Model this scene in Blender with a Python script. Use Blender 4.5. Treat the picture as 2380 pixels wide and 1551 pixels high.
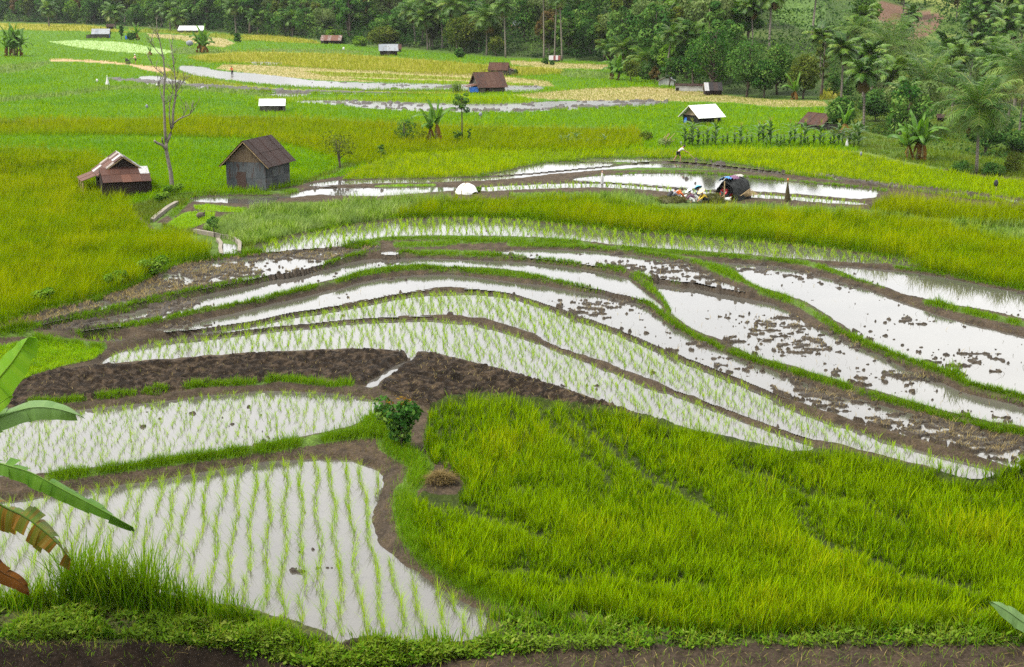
import bpy, bmesh, math, random
import numpy as np
from mathutils import Vector, Matrix

for o in list(bpy.data.objects):
    bpy.data.objects.remove(o)
SC = bpy.context.scene
COL = SC.collection

# ------------------------------------------------------------------ camera, sky, sun, exposure
CAMZ = 14.0                      # the eye is about 13 m above the lowest paddy
F = 3305.0                       # focal length in units of a 2380 wide picture
PITCH = math.atan(775.5 / F)
SP, CP = math.sin(PITCH), math.cos(PITCH)
cam = bpy.data.cameras.new("camera")
cam.sensor_width = 36.0
cam.lens = F / 2380.0 * 36.0
cam.clip_start = 0.5
cam.clip_end = 6000.0
camo = bpy.data.objects.new("camera", cam)
COL.objects.link(camo)
camo.location = (0, 0, CAMZ)
camo.rotation_euler = (math.radians(90) - PITCH, 0, 0)
SC.camera = camo

SUN_EL, SUN_AZ = math.radians(58), math.radians(-105)   # azimuth from +Y towards +X
world = bpy.data.worlds.new("World")
SC.world = world
world.use_nodes = True
wn = world.node_tree
wn.nodes.clear()
w_out = wn.nodes.new("ShaderNodeOutputWorld")
w_bg = wn.nodes.new("ShaderNodeBackground")
w_sky = wn.nodes.new("ShaderNodeTexSky")
w_sky.sky_type = 'NISHITA'
w_sky.sun_disc = False
w_sky.sun_elevation = SUN_EL
w_sky.sun_rotation = SUN_AZ
w_sky.dust_density = 5.0
w_sky.air_density = 1.0
w_tc = wn.nodes.new("ShaderNodeTexCoord")
w_no = wn.nodes.new("ShaderNodeTexNoise")          # broken cloud deck of an overcast day
w_no.inputs['Scale'].default_value = 2.2
w_no.inputs['Detail'].default_value = 5.0
w_rp = wn.nodes.new("ShaderNodeValToRGB")
w_rp.color_ramp.elements[0].position = 0.30
w_rp.color_ramp.elements[0].color = (8.2, 8.3, 8.45, 1)
w_rp.color_ramp.elements[1].position = 0.70
w_rp.color_ramp.elements[1].color = (11.4, 11.35, 11.1, 1)
w_mx = wn.nodes.new("ShaderNodeMixRGB")
w_mx.inputs['Fac'].default_value = 0.90
wn.links.new(w_tc.outputs['Generated'], w_no.inputs['Vector'])
wn.links.new(w_no.outputs['Fac'], w_rp.inputs['Fac'])
w_sx = wn.nodes.new("ShaderNodeSeparateXYZ")        # the deck thins and darkens towards the horizon
wn.links.new(w_tc.outputs['Generated'], w_sx.inputs['Vector'])
w_mr = wn.nodes.new("ShaderNodeMapRange")
w_mr.inputs['From Min'].default_value = 0.05
w_mr.inputs['From Max'].default_value = 0.42
w_mr.inputs['To Min'].default_value = 0.80
w_mr.inputs['To Max'].default_value = 1.28
wn.links.new(w_sx.outputs['Z'], w_mr.inputs['Value'])
w_ml = wn.nodes.new("ShaderNodeMixRGB"); w_ml.blend_type = 'MULTIPLY'; w_ml.inputs['Fac'].default_value = 1.0
wn.links.new(w_rp.outputs['Color'], w_ml.inputs['Color1']); wn.links.new(w_mr.outputs['Result'], w_ml.inputs['Color2'])
wn.links.new(w_sky.outputs['Color'], w_mx.inputs['Color1'])
wn.links.new(w_ml.outputs['Color'], w_mx.inputs['Color2'])
wn.links.new(w_mx.outputs['Color'], w_bg.inputs['Color'])
w_bg.inputs['Strength'].default_value = 0.077
wn.links.new(w_bg.outputs['Background'], w_out.inputs['Surface'])

sun = bpy.data.lights.new("sun", 'SUN')
sun.energy = 2.6
sun.angle = math.radians(9)
sun.color = (1.0, 0.96, 0.88)
suno = bpy.data.objects.new("sun", sun)
COL.objects.link(suno)
sdir = Vector((math.sin(SUN_AZ) * math.cos(SUN_EL), math.cos(SUN_AZ) * math.cos(SUN_EL), math.sin(SUN_EL)))
suno.rotation_euler = (-sdir).to_track_quat('-Z', 'Y').to_euler()
suno.location = (-40, 20, 60)

vs = SC.view_settings
vs.view_transform = 'Standard'
vs.look = 'None'
vs.exposure = 1.7
vs.gamma = 1.0
SC.cycles.max_bounces = 6
SC.cycles.diffuse_bounces = 3
SC.cycles.glossy_bounces = 3
SC.cycles.transmission_bounces = 3
SC.cycles.transparent_max_bounces = 4
SC.cycles.volume_bounces = 0
SC.cycles.use_denoising = False        # keeps the fine grain of blades and leaves
SC.cycles.sample_clamp_direct = 0.36   # keeps the haze free of sparkle

RNG = np.random.default_rng(7)
random.seed(5)

# ------------------------------------------------------------------ helpers
def tag(o, label=None, cat=None, group=None, kind=None):
    if label: o['label'] = label
    if cat: o['category'] = cat
    if group: o['group'] = group
    if kind: o['kind'] = kind
    return o

def link(o, parent=None):
    COL.objects.link(o)
    if parent is not None:
        o.parent = parent
    return o

def empty(name, loc=(0, 0, 0), rz=0.0):
    o = bpy.data.objects.new(name, None)
    o.empty_display_size = 0.3
    COL.objects.link(o)
    o.location = loc
    o.rotation_euler = (0, 0, rz)
    return o

def thing(name, label, cat, loc=(0, 0, 0), rz=0.0, group=None):
    return tag(empty(name, loc, rz), label, cat, group)

def mesh_np(name, V, quads=None, tris=None, attrs=None, mats=(), smooth=False, face_mat=None):
    me = bpy.data.meshes.new(name)
    V = np.asarray(V, dtype=np.float32)
    me.vertices.add(len(V))
    me.vertices.foreach_set('co', V.ravel())
    li, ls, lt = [], [], []
    st = 0
    if quads is not None and len(quads):
        q = np.asarray(quads, dtype=np.int32)
        li.append(q.ravel()); n = len(q)
        ls.append(st + 4 * np.arange(n)); lt.append(np.full(n, 4)); st += 4 * n
    if tris is not None and len(tris):
        t = np.asarray(tris, dtype=np.int32)
        li.append(t.ravel()); n = len(t)
        ls.append(st + 3 * np.arange(n)); lt.append(np.full(n, 3)); st += 3 * n
    li = np.concatenate(li).astype(np.int32)
    ls = np.concatenate(ls).astype(np.int32)
    lt = np.concatenate(lt).astype(np.int32)
    me.loops.add(len(li)); me.loops.foreach_set('vertex_index', li)
    me.polygons.add(len(ls))
    me.polygons.foreach_set('loop_start', ls)
    me.polygons.foreach_set('loop_total', lt)
    if smooth:
        me.polygons.foreach_set('use_smooth', np.ones(len(ls), dtype=bool))
    for m in mats:
        me.materials.append(m)
    if face_mat is not None:
        me.polygons.foreach_set('material_index', np.asarray(face_mat, dtype=np.int32))
    if attrs:
        for k, a in attrs.items():
            a = np.asarray(a, dtype=np.float32)
            if a.ndim == 1:
                at = me.attributes.new(k, 'FLOAT', 'POINT'); at.data.foreach_set('value', a)
            else:
                at = me.attributes.new(k, 'FLOAT_COLOR', 'POINT')
                c = np.ones((len(a), 4), dtype=np.float32); c[:, :3] = a
                at.data.foreach_set('color', c.ravel())
    me.update(calc_edges=True)
    return me

class MB:
    """gathers shapes that become ONE mesh object"""
    def __init__(self):
        self.v, self.f, self.m = [], [], []
    def add(self, verts, faces, mi=0):
        b = len(self.v)
        self.v += [tuple(p) for p in verts]
        self.f += [tuple(b + i for i in f) for f in faces]
        self.m += [mi] * len(faces)
    def box(self, x0, x1, y0, y1, z0, z1, mi=0, M=None):
        p = [(x0, y0, z0), (x1, y0, z0), (x1, y1, z0), (x0, y1, z0), (x0, y0, z1), (x1, y0, z1), (x1, y1, z1), (x0, y1, z1)]
        if M is not None: p = [tuple(M @ Vector(q)) for q in p]
        self.add(p, [(0, 3, 2, 1), (4, 5, 6, 7), (0, 1, 5, 4), (1, 2, 6, 5), (2, 3, 7, 6), (3, 0, 4, 7)], mi)
    def tube(self, pts, rad, n=7, mi=0, cap=True):
        pts = [Vector(p) for p in pts]
        if not hasattr(rad, '__len__'): rad = [rad] * len(pts)
        up = Vector((0.13, 0.21, 0.97)); rings = []
        for i, p in enumerate(pts):
            d = (pts[min(i + 1, len(pts) - 1)] - pts[max(i - 1, 0)])
            d = d.normalized() if d.length > 1e-9 else Vector((0, 0, 1))
            a = d.cross(up)
            if a.length < 0.15: a = d.cross(Vector((1, 0, 0)))
            a.normalize(); b = d.cross(a)
            rings.append([p + (a * math.cos(2 * math.pi * k / n) + b * math.sin(2 * math.pi * k / n)) * rad[i] for k in range(n)])
        vs_ = [q for r in rings for q in r]; fs = []
        for i in range(len(pts) - 1):
            for k in range(n):
                fs.append((i * n + k, i * n + (k + 1) % n, (i + 1) * n + (k + 1) % n, (i + 1) * n + k))
        if cap:
            fs.append(tuple(range(n - 1, -1, -1))); fs.append(tuple((len(pts) - 1) * n + k for k in range(n)))
        self.add(vs_, fs, mi)
    def slab(self, p, t, mi=0):
        """quad p (4 points) given thickness t along its normal"""
        p = [Vector(q) for q in p]
        n = (p[1] - p[0]).cross(p[3] - p[0]).normalized() * t
        v = p + [q + n for q in p]
        self.add(v, [(3, 2, 1, 0), (4, 5, 6, 7), (0, 1, 5, 4), (1, 2, 6, 5), (2, 3, 7, 6), (3, 0, 4, 7)], mi)
    def blob(self, c, r, seed=0, nu=10, nv=7, rough=0.15, mi=0):
        rr = random.Random(seed); c = Vector(c); vv = []
        for j in range(nv + 1):
            th = math.pi * j / nv
            for i in range(nu):
                ph = 2 * math.pi * i / nu
                k = 1 + rr.uniform(-rough, rough) if 0 < j < nv else 1
                vv.append((c.x + r[0] * k * math.sin(th) * math.cos(ph), c.y + r[1] * k * math.sin(th) * math.sin(ph), c.z + r[2] * k * math.cos(th)))
        ff = []
        for j in range(nv):
            for i in range(nu):
                ff.append((j * nu + i, (j + 1) * nu + i, (j + 1) * nu + (i + 1) % nu, j * nu + (i + 1) % nu))
        self.add(vv, ff, mi)
    def build(self, name, mats, parent=None, smooth=False):
        me = bpy.data.meshes.new(name)
        me.from_pydata(self.v, [], self.f)
        for m in (mats if isinstance(mats, (list, tuple)) else [mats]):
            me.materials.append(m)
        me.polygons.foreach_set('material_index', self.m)
        if smooth: me.polygons.foreach_set('use_smooth', [True] * len(self.f))
        me.update()
        return link(bpy.data.objects.new(name, me), parent)

def copy_thing(root, loc, rz=0.0, scale=1.0):
    r = root.copy(); COL.objects.link(r)
    r.location = loc; r.rotation_euler = (0, 0, rz); r.scale = (scale,) * 3 if not hasattr(scale, '__len__') else scale
    for ch in root.children:
        c = ch.copy(); COL.objects.link(c); c.parent = r
        for g in ch.children:
            d = g.copy(); COL.objects.link(d); d.parent = c
    return r

# ------------------------------------------------------------------ noise
def _h(i, j, s):
    n = (i.astype(np.int64) * 374761393 + j.astype(np.int64) * 668265263 + s * 982451653) & 0xFFFFFFFF
    n = ((n ^ (n >> 13)) * 1274126177) & 0xFFFFFFFF
    n = ((n ^ (n >> 16)) * 2246822519) & 0xFFFFFFFF
    return ((n ^ (n >> 15)) & 0xFFFFFF) / float(0xFFFFFF)

def vnoise(x, y, s=0):
    xi, yi = np.floor(x), np.floor(y)
    fx, fy = x - xi, y - yi
    fx = fx * fx * (3 - 2 * fx); fy = fy * fy * (3 - 2 * fy)
    a, b = _h(xi, yi, s), _h(xi + 1, yi, s)
    c, d = _h(xi, yi + 1, s), _h(xi + 1, yi + 1, s)
    return (a * (1 - fx) + b * fx) * (1 - fy) + (c * (1 - fx) + d * fx) * fy

def fbm(x, y, s=0, o=3):
    r, a, t = 0, 1.0, 0
    for k in range(o):
        r = r + a * vnoise(x * 2 ** k + 17.3 * k, y * 2 ** k - 9.1 * k, s + k); t += a; a *= 0.5
    return r / t

def sstep(a, b, x):
    t = np.clip((x - a) / (b - a), 0, 1)
    return t * t * (3 - 2 * t)

# ------------------------------------------------------------------ picture <-> land
def ray(u, v):
    xc = (np.asarray(u, float) - 1190) / F
    yc = -(np.asarray(v, float) - 775.5) / F
    return xc, CP + yc * SP, yc * CP - SP           # x, y, z of the ray

def project(X, Y, Z):
    dz = Z - CAMZ
    d = Y * CP - dz * SP
    up = Y * SP + dz * CP
    return 1190 + F * X / d, 775.5 - F * up / d

_HY = np.array([0, 27, 34, 45, 55, 66, 80, 105, 150, 235, 350, 500, 700, 3000.])
_HH = np.array([13.3, 13.3, 13.25, 12.9, 12.55, 12.1, 11.85, 11.55, 11.15, 10.5, 9.5, 8.3, 7.5, 7.0])
FOREST = [(-900, 46), (-300, 48), (0, 50), (330, 62), (480, 72), (560, 78), (740, 92), (800, 102), (900, 108), (1000, 115),
          (1150, 131), (1400, 142), (1480, 166), (1560, 198), (1700, 220), (1900, 224), (1960, 190), (2100, 165), (2380, 175), (3200, 180)]
_ft = np.array([(u - 1190) / F for u, v in FOREST])
_fy = []
for u_, v_ in FOREST:
    _, dy_, dz_ = ray(u_, v_)
    y_ = 300.0
    for _ in range(40):
        y_ = 0.5 * y_ + 0.5 * np.interp(y_, _HY, _HH) * dy_ / -dz_
    _fy.append(y_)
_fy = np.array(_fy)

def base_z(X, Y):
    H = np.interp(Y, _HY, _HH)
    t = X / np.maximum(Y, 1)
    foot = np.interp(t, _ft, _fy)
    # the ravine of the palms on the right
    edge = np.interp(t, [0.19, 0.215, 0.24, 0.29, 0.36, 0.6], [400, 200, 128, 112, 101, 95])
    rav = sstep(0, 22, Y - edge) * sstep(0.19, 0.25, t)
    H = H + 3.2 * rav
    left = sstep(0.05, -0.12, t)
    slope = 0.125 * (1 - left) + 0.045 * left
    d = np.maximum(0, Y - foot)
    H = H - slope * np.minimum(d, 150) - 0.4 * slope * np.maximum(0, d - 150)
    H = H - 0.9 * (fbm(X / 19, Y / 19, 3) - 0.5) * sstep(0, 30, d) - 0.5 * rav * (fbm(X / 9, Y / 9, 5) - .5) * 2
    # in front: the lower ground under the bank, and the slope the picture was taken from
    lo = sstep(0.0, -0.10, t)
    wob = 0.35 * (fbm(X / 1.3, Y * 0 + 3.1, 9) - 0.5)
    H = H + (0.12 + 1.0 * lo) * sstep(0, -0.55, Y - (27.75 - 0.3 * (1 - lo) + wob))
    H = np.where(Y < 15, 13.6 + (H - 13.6) * sstep(13, 15, Y) - np.clip((15 - Y) / 13, 0, 1.2) * 11.6, H)
    return CAMZ - H
# ------------------------------------------------------------------ the terraces
def chaikin(p, it=1):
    p = [tuple(q) for q in p]
    for _ in range(it):
        n = len(p); r = []
        for i in range(n):
            a, b = p[i], p[(i + 1) % n]
            r.append((a[0] * .75 + b[0] * .25, a[1] * .75 + b[1] * .25))
            r.append((a[0] * .25 + b[0] * .75, a[1] * .25 + b[1] * .75))
        p = r
    return p

def plane_xy(u, v, H):
    x, y, z = ray(u, v)
    s = H / -z
    return x * s, y * s

def inpoly(px, py, poly):
    c = np.zeros(px.shape, bool)
    n = len(poly)
    for i in range(n):
        x0, y0 = poly[i]; x1, y1 = poly[(i + 1) % n]
        if y0 == y1: continue
        k = ((y0 > py) != (y1 > py)) & (px < (x1 - x0) * (py - y0) / (y1 - y0) + x0)
        c ^= k
    return c

def polydist(px, py, poly, closed=True):
    d = np.full(px.shape, 1e9)
    n = len(poly)
    for i in range(n if closed else n - 1):
        x0, y0 = poly[i]; x1, y1 = poly[(i + 1) % n]
        ex, ey = x1 - x0, y1 - y0
        L = ex * ex + ey * ey + 1e-12
        t = np.clip(((px - x0) * ex + (py - y0) * ey) / L, 0, 1)
        d = np.minimum(d, (px - x0 - t * ex) ** 2 + (py - y0 - t * ey) ** 2)
    return np.sqrt(d)

# name, level below the eye, outline as seen, mud 0..1 or a function of the place in view, label
POOLS = [
 ("P1", 13.30, [(-160,1176),(0,1170),(220,1136),(336,1120),(388,1113),(512,1093),(592,1077),(722,1067),(807,1070),(851,1082),(884,1100),(892,1128),(879,1164),(869,1200),(869,1227),(884,1266),(915,1294),(975,1338),(1031,1377),(1109,1413),(1140,1432),(1125,1483),(1083,1496),(993,1494),(910,1489),(815,1480),(789,1505),(765,1475),(720,1455),(640,1432),(560,1412),(470,1400),(400,1398),(200,1396),(0,1394),(-160,1394)], -0.13),
 ("P2", 13.12, [(-160,985),(0,974),(129,957),(196,952),(375,934),(491,918),(592,911),(722,910),(773,915),(825,921),(882,932),(887,945),(866,960),(840,978),(825,991),(773,1004),(670,1021),(592,1036),(491,1053),(388,1067),(284,1083),(181,1095),(116,1101),(0,1112),(-160,1122)], -0.13),
 ("P3", 12.98, [(841,903),(866,904),(890,884),(918,866),(940,854),(955,843),(951,838),(932,844),(893,864)], -0.30),
 ("P4", 12.86, [(230,849),(243,834),(284,816),(362,794),(413,785),(500,779),(592,771),(722,758),(825,749),(928,744),(1032,744),(1109,753),(1202,780),(1249,799),(1319,825),(1371,844),(1443,875),(1495,896),(1572,919),(1650,947),(1727,981),(1795,1004),(1822,1012),(1868,1027),(1905,1042),(1870,1052),(1795,1038),(1702,1018),(1611,997),(1536,978),(1469,955),(1404,934),(1314,906),(1236,880),(1185,866),(1109,846),(1006,823),(978,818),(966,824),(954,841),(946,826),(938,818),(851,813),(773,815),(592,823),(413,836),(258,849)], -0.13),
 ("P5", 12.74, [(430,779),(500,768),(592,752),(696,732),(773,722),(851,707),(902,695),(980,684),(1083,679),(1161,685),(1202,693),(1262,714),(1340,737),(1417,766),(1495,800),(1572,832),(1650,865),(1727,896),(1795,924),(1835,947),(1899,973),(1977,996),(2054,1022),(2132,1046),(2209,1068),(2312,1093),(2300,1106),(2261,1110),(2209,1102),(2158,1084),(2093,1069),(2028,1053),(1977,1040),(1899,1021),(1822,999),(1770,976),(1676,945),(1572,906),(1495,875),(1417,844),(1345,819),(1329,816),(1288,800),(1247,777),(1218,768),(1202,762),(1135,742),(1057,733),(980,732),(876,737),(747,750),(644,760),(592,766),(500,777)], -0.13),
 ("P5b", 12.80, [(190,794),(230,790),(297,786),(285,796),(258,800),(222,798)], 0.2),
 ("P6", 12.60, [(330,771),(439,750),(517,735),(610,712),(696,692),(773,675),(851,654),(902,645),(980,639),(1044,638),(1083,641),(1161,652),(1202,657),(1249,661),(1314,673),(1366,680),(1443,693),(1495,709),(1541,747),(1580,771),(1650,808),(1727,836),(1795,862),(1848,883),(1925,909),(2016,932),(2080,952),(2158,971),(2287,1004),(2380,1024),(2550,1065),(2550,1140),(2380,1090),(2339,1079),(2261,1053),(2158,1027),(2054,999),(1951,965),(1848,932),(1770,901),(1702,870),(1624,841),(1534,808),(1443,766),(1366,742),(1298,716),(1236,697),(1185,680),(1083,667),(1006,669),(928,680),(851,696),(747,715),(670,727),(610,744),(465,766)],
  lambda u, v: -0.10 + 0.62 * sstep(1180, 1330, u) * (0.72 + .28 * sstep(1500, 1900, u)) + .3 * sstep(560, 380, u)),
 ("P7", 12.40, [(105,768),(180,752),(258,737),(362,711),(465,688),(610,658),(670,637),(747,630),(812,611),(851,603),(928,600),(1032,602),(1109,605),(1202,608),(1288,616),(1391,631),(1430,638),(1464,647),(1477,662),(1508,688),(1533,708),(1541,722),(1508,697),(1443,686),(1366,667),(1288,649),(1236,639),(1202,631),(1109,622),(1057,623),(980,616),(902,621),(838,631),(773,652),(696,670),(631,686),(610,693),(517,711),(426,727),(359,745),(258,759),(168,771),(118,772)],
  lambda u, v: -0.04 + 0.66 * sstep(520, 330, u)),
 ("P8", 12.16, [(-160,800),(0,757),(103,729),(207,708),(310,675),(388,633),(439,615),(520,603),(610,595),(696,587),(799,580),(889,575),(880,582),(851,587),(812,593),(737,618),(696,631),(610,642),(517,660),(388,685),(258,716),(129,745),(0,770),(-160,818)],
  lambda u, v: 0.78 - 0.38 * sstep(560, 700, u) * sstep(0.0, 1.0, (v - 600) / 14.0) - .12 * sstep(420, 560, u)),
 ("P9b", 12.18, [(886,586),(905,583),(930,587),(926,593),(893,594)], -0.10),
 ("P9", 12.20, [(1140,588),(1185,581),(1262,580),(1366,583),(1417,588),(1495,597),(1572,606),(1605,617),(1640,638),(1676,655),(1702,666),(1748,678),(1702,674),(1650,668),(1608,664),(1577,652),(1539,650),(1515,644),(1469,626),(1430,622),(1340,609),(1275,602),(1185,593)],
  lambda u, v: 0.22 + 0.22 * sstep(1300, 1450, u)),
 ("P11", 12.44, [(1508,657),(1546,662),(1588,670),(1608,668),(1676,683),(1795,706),(1809,711),(1848,734),(1886,760),(1915,767),(1951,782),(2028,821),(2062,836),(2130,866),(2196,893),(2248,916),(2380,947),(2550,990),(2550,1040),(2380,992),(2287,978),(2158,945),(2028,906),(1925,877),(1848,852),(1770,831),(1727,816),(1663,782),(1637,778),(1598,758),(1567,737),(1559,714),(1539,691)],
  lambda u, v: 0.0 + 0.32 * sstep(1580, 1690, u) * sstep(700, 740, v)),
 ("P10", 12.24, [(1640,610),(1676,610),(1795,617),(1822,621),(1873,634),(1951,654),(2028,675),(2080,696),(2158,724),(2235,750),(2380,783),(2550,830),(2550,970),(2380,914),(2261,893),(2235,874),(2200,858),(2119,836),(2062,808),(2003,785),(1956,753),(1915,727),(1886,706),(1809,681),(1766,670),(1727,649),(1722,637),(1676,616)],
  lambda u, v: 0.10 + 0.10 * sstep(1800, 2100, u)),
 ("P12", 12.10, [(1912,617),(1977,620),(2080,629),(2158,639),(2235,654),(2313,670),(2380,681),(2550,715),(2550,790),(2380,743),(2287,722),(2209,712),(2158,696),(2106,686),(2062,668),(2003,652),(1951,631)], 0.03),
 ("P13", 12.02, [(602,578),(613,568),(696,549),(773,532),(851,521),(928,512),(1032,509),(1109,509),(1202,512),(1288,523),(1391,533),(1495,543),(1598,551),(1702,559),(1795,567),(1873,575),(1977,588),(2080,604),(2165,622),(2080,617),(1977,611),(1873,605),(1795,598),(1702,590),(1598,583),(1546,580),(1443,572),(1366,562),(1262,553),(1185,551),(1057,550),(967,549),(889,553),(838,562),(773,575),(670,582),(608,587)], -0.13),
 ("P14a", 11.86, [(438,466),(447,461),(491,457),(560,456),(610,455),(660,456),(640,468),(600,478),(540,474),(480,471)], -0.30),
 ("P14b", 11.80, [(640,460),(690,449),(722,441),(773,436),(902,438),(1006,436),(1083,435),(1083,441),(980,449),(877,458),(799,456),(734,453),(670,460)], -0.08),
 ("P14c", 11.72, [(706,433),(752,422),(851,418),(980,417),(1109,412),(1202,409),(1314,398),(1404,389),(1533,377),(1624,381),(1727,394),(1795,401),(1830,408),(1795,405),(1676,395),(1546,389),(1443,392),(1314,402),(1185,416),(1109,421),(1000,425),(876,426),(770,431)], -0.16),
 ("P15a", 11.62, [(1322,372),(1366,370),(1443,368),(1572,369),(1650,375),(1727,386),(1795,396),(1880,409),(1795,399),(1700,388),(1600,377),(1515,374),(1433,377),(1370,375)],
  lambda u, v: -0.1 + 0.5 * sstep(1600, 1680, u)),
 ("P15b", 11.66, [(1185,400),(1236,385),(1290,377),(1370,378),(1433,381),(1400,387),(1330,394),(1262,401),(1100,410)], -0.20),
 ("P16", 11.76, [(1327,417),(1378,409),(1495,404),(1598,404),(1702,410),(1770,419),(1873,427),(1977,436),(2056,443),(2023,466),(1925,457),(1795,447),(1732,444),(1624,439),(1495,428),(1404,422),(1340,420)], -0.07),
 ("P16b", 11.82, [(1095,437),(1200,431),(1296,427),(1404,425),(1495,433),(1624,444),(1732,450),(1795,453),(1925,463),(2012,472),(2015,479),(1900,471),(1795,463),(1700,458),(1600,450),(1480,441),(1400,436),(1296,438),(1200,442),(1110,447)], -0.15),
 ("P17", 11.64, [(1850,402),(1950,414),(2010,424),(2158,440),(2380,467),(2550,490),(2550,500),(2380,472),(2158,449),(1990,426)], 0.85),
 ("F1", None, [(413,152),(465,155),(506,165),(568,170),(610,173),(683,182),(747,190),(902,195),(1032,198),(1202,201),(1275,203),(1236,212),(1160,210),(1083,207),(902,207),(773,204),(610,195),(465,178),(419,166)],
  lambda u, v: -0.2 + 0.34 * sstep(760, 900, u)),
 ("F2", None, [(665,236),(760,234),(851,235),(980,241),(1202,243),(1262,236),(1417,234),(1560,235),(1546,243),(1417,251),(1262,258),(1202,261),(1032,261),(902,256),(773,244)],
  lambda u, v: 0.26 + 0.34 * sstep(1250, 1420, u)),
 ("F3", None, [(318,183),(340,176),(372,178),(400,186),(440,191),(400,193),(350,190)], 0.5),
 ("F4", None, [(620,219),(680,216),(735,220),(690,224),(640,223)], 0.3),
 ("F5", None, [(560,145),(610,144),(685,149),(610,149)], 0.1),
 ("F6", None, [(240,182),(300,184),(360,190),(460,197),(560,204),(680,211),(860,216),(980,220),(860,219),(680,216),(520,209),(380,199),(260,188)], 0.75),
]

def H_at(u, v):
    x, y, z = ray(u, v)
    Y = 200.0
    for _ in range(30):
        Y = .5 * Y + .5 * float(CAMZ - base_z(np.array(x / y * Y), np.array(Y))) * y / -z
    return float(CAMZ - base_z(np.array(x / y * Y), np.array(Y)))

PL = []
for nm, H, poly, mud in POOLS:
    if H is None:
        hs = [H_at(u, v) for u, v in poly]
        H = sum(hs) / len(hs) + 0.03
    sm = chaikin(poly, 1)
    xy = []
    for u, v in sm:
        x, y = plane_xy(u, v, H)
        xy.append((float(x), float(y)))
    PL.append(dict(name=nm, H=H, poly=sm, xy=xy, mud=mud))
POOL = {p['name']: p for p in PL}

# fields that are flat steps of their own
STEPS = [(13.22, [(985,1010),(1000,975),(1080,955),(1150,960),(1260,972),(1400,1000),(1600,1052),(1800,1094),(2000,1120),(2200,1162),(2380,1160),(2700,1190),(2700,1440),(2380,1440),(2000,1440),(1600,1440),(1350,1400),(1150,1365),(1050,1310),(985,1250),(960,1180)]),
         (12.30, [(-200,400),(200,440),(300,480),(330,520),(420,545),(480,580),(380,605),(300,640),(200,675),(100,700),(-200,770)])]
SX = []
for H, poly in STEPS:
    SX.append((H, [tuple(float(c) for c in plane_xy(u, v, H)) for u, v in chaikin(poly, 1)]))

def land(X, Y, want_d=False):
    """height of the ground, before mud"""
    zb = base_z(X, Y)
    Hb = CAMZ - zb
    num = Hb * 0.25; den = np.full(X.shape, 0.25)
    dmin = np.full(X.shape, 99.0)
    inside = np.full(X.shape, -1, dtype=int)
    din = np.zeros(X.shape)
    for i, p in enumerate(PL):
        a = np.array(p['xy'])
        mg = 3.5
        k = np.nonzero((X > a[:, 0].min() - mg) & (X < a[:, 0].max() + mg) & (Y > a[:, 1].min() - mg) & (Y < a[:, 1].max() + mg))
        if not len(k[0]): continue
        x, y = X[k], Y[k]
        sc = max(1.0, a[:, 1].mean() / 60.0)
        n1 = 0.13 * sc * (fbm(x / .55 / sc, y / .8 / sc, 21) - .5) * 2
        d = polydist(x, y, p['xy'])
        ins = inpoly(x, y, p['xy'])
        sd = np.where(ins, -d, d) + n1
        w = 1.0 / (np.maximum(sd, 0) + .06) ** 2 * (sd < 3.3)
        num[k] += w * p['H']; den[k] += w
        dm = dmin[k]; dm = np.minimum(dm, np.maximum(sd, 0)); dmin[k] = dm
        now = sd < 0
        ii = inside[k]; ii[now] = i; inside[k] = ii
        dd = din[k]; dd[now] = -sd[now]; din[k] = dd
    for H, xy in SX:
        a = np.array(xy)
        k = np.nonzero((X > a[:, 0].min() - 3) & (X < a[:, 0].max() + 3) & (Y > a[:, 1].min() - 3) & (Y < a[:, 1].max() + 3))
        if not len(k[0]): continue
        x, y = X[k], Y[k]
        d = np.where(inpoly(x, y, xy), 0, polydist(x, y, xy))
        w = 1.0 / (d + .08) ** 2 * (d < 3)
        num[k] += w * H; den[k] += w
    Hl = num / den
    bund = 0.14 * np.clip(62 / np.maximum(Y, 1), .25, 1.0) ** 2.2 * sstep(0, .30, dmin) * (1 - .65 * sstep(.7, 2.2, dmin))
    z = CAMZ - Hl + np.where(dmin < 90, bund, 0)
    z = z + 0.11 * (fbm(X / .30, Y / .26, 31, 3) - .5) * sstep(.05, .4, dmin) * (Y < 140)
    return z, inside, din, dmin

# plough land: dark clods
PLOUGH = [[(-200,925),(0,905),(60,880),(130,863),(232,851),(413,839),(592,825),(851,814),(941,819),(950,836),(935,845),(900,862),(862,882),(840,893),(800,887),(700,881),(600,890),(480,897),(380,913),(250,926),(130,937),(40,947),(-200,960)],
          [(960,838),(976,820),(1006,825),(1109,848),(1194,868),(1314,908),(1404,936),(1500,968),(1560,985),(1600,1000),(1500,985),(1400,965),(1300,940),(1200,935),(1100,930),(1000,950),(930,925),(885,908),(890,888),(920,866)]]

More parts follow.
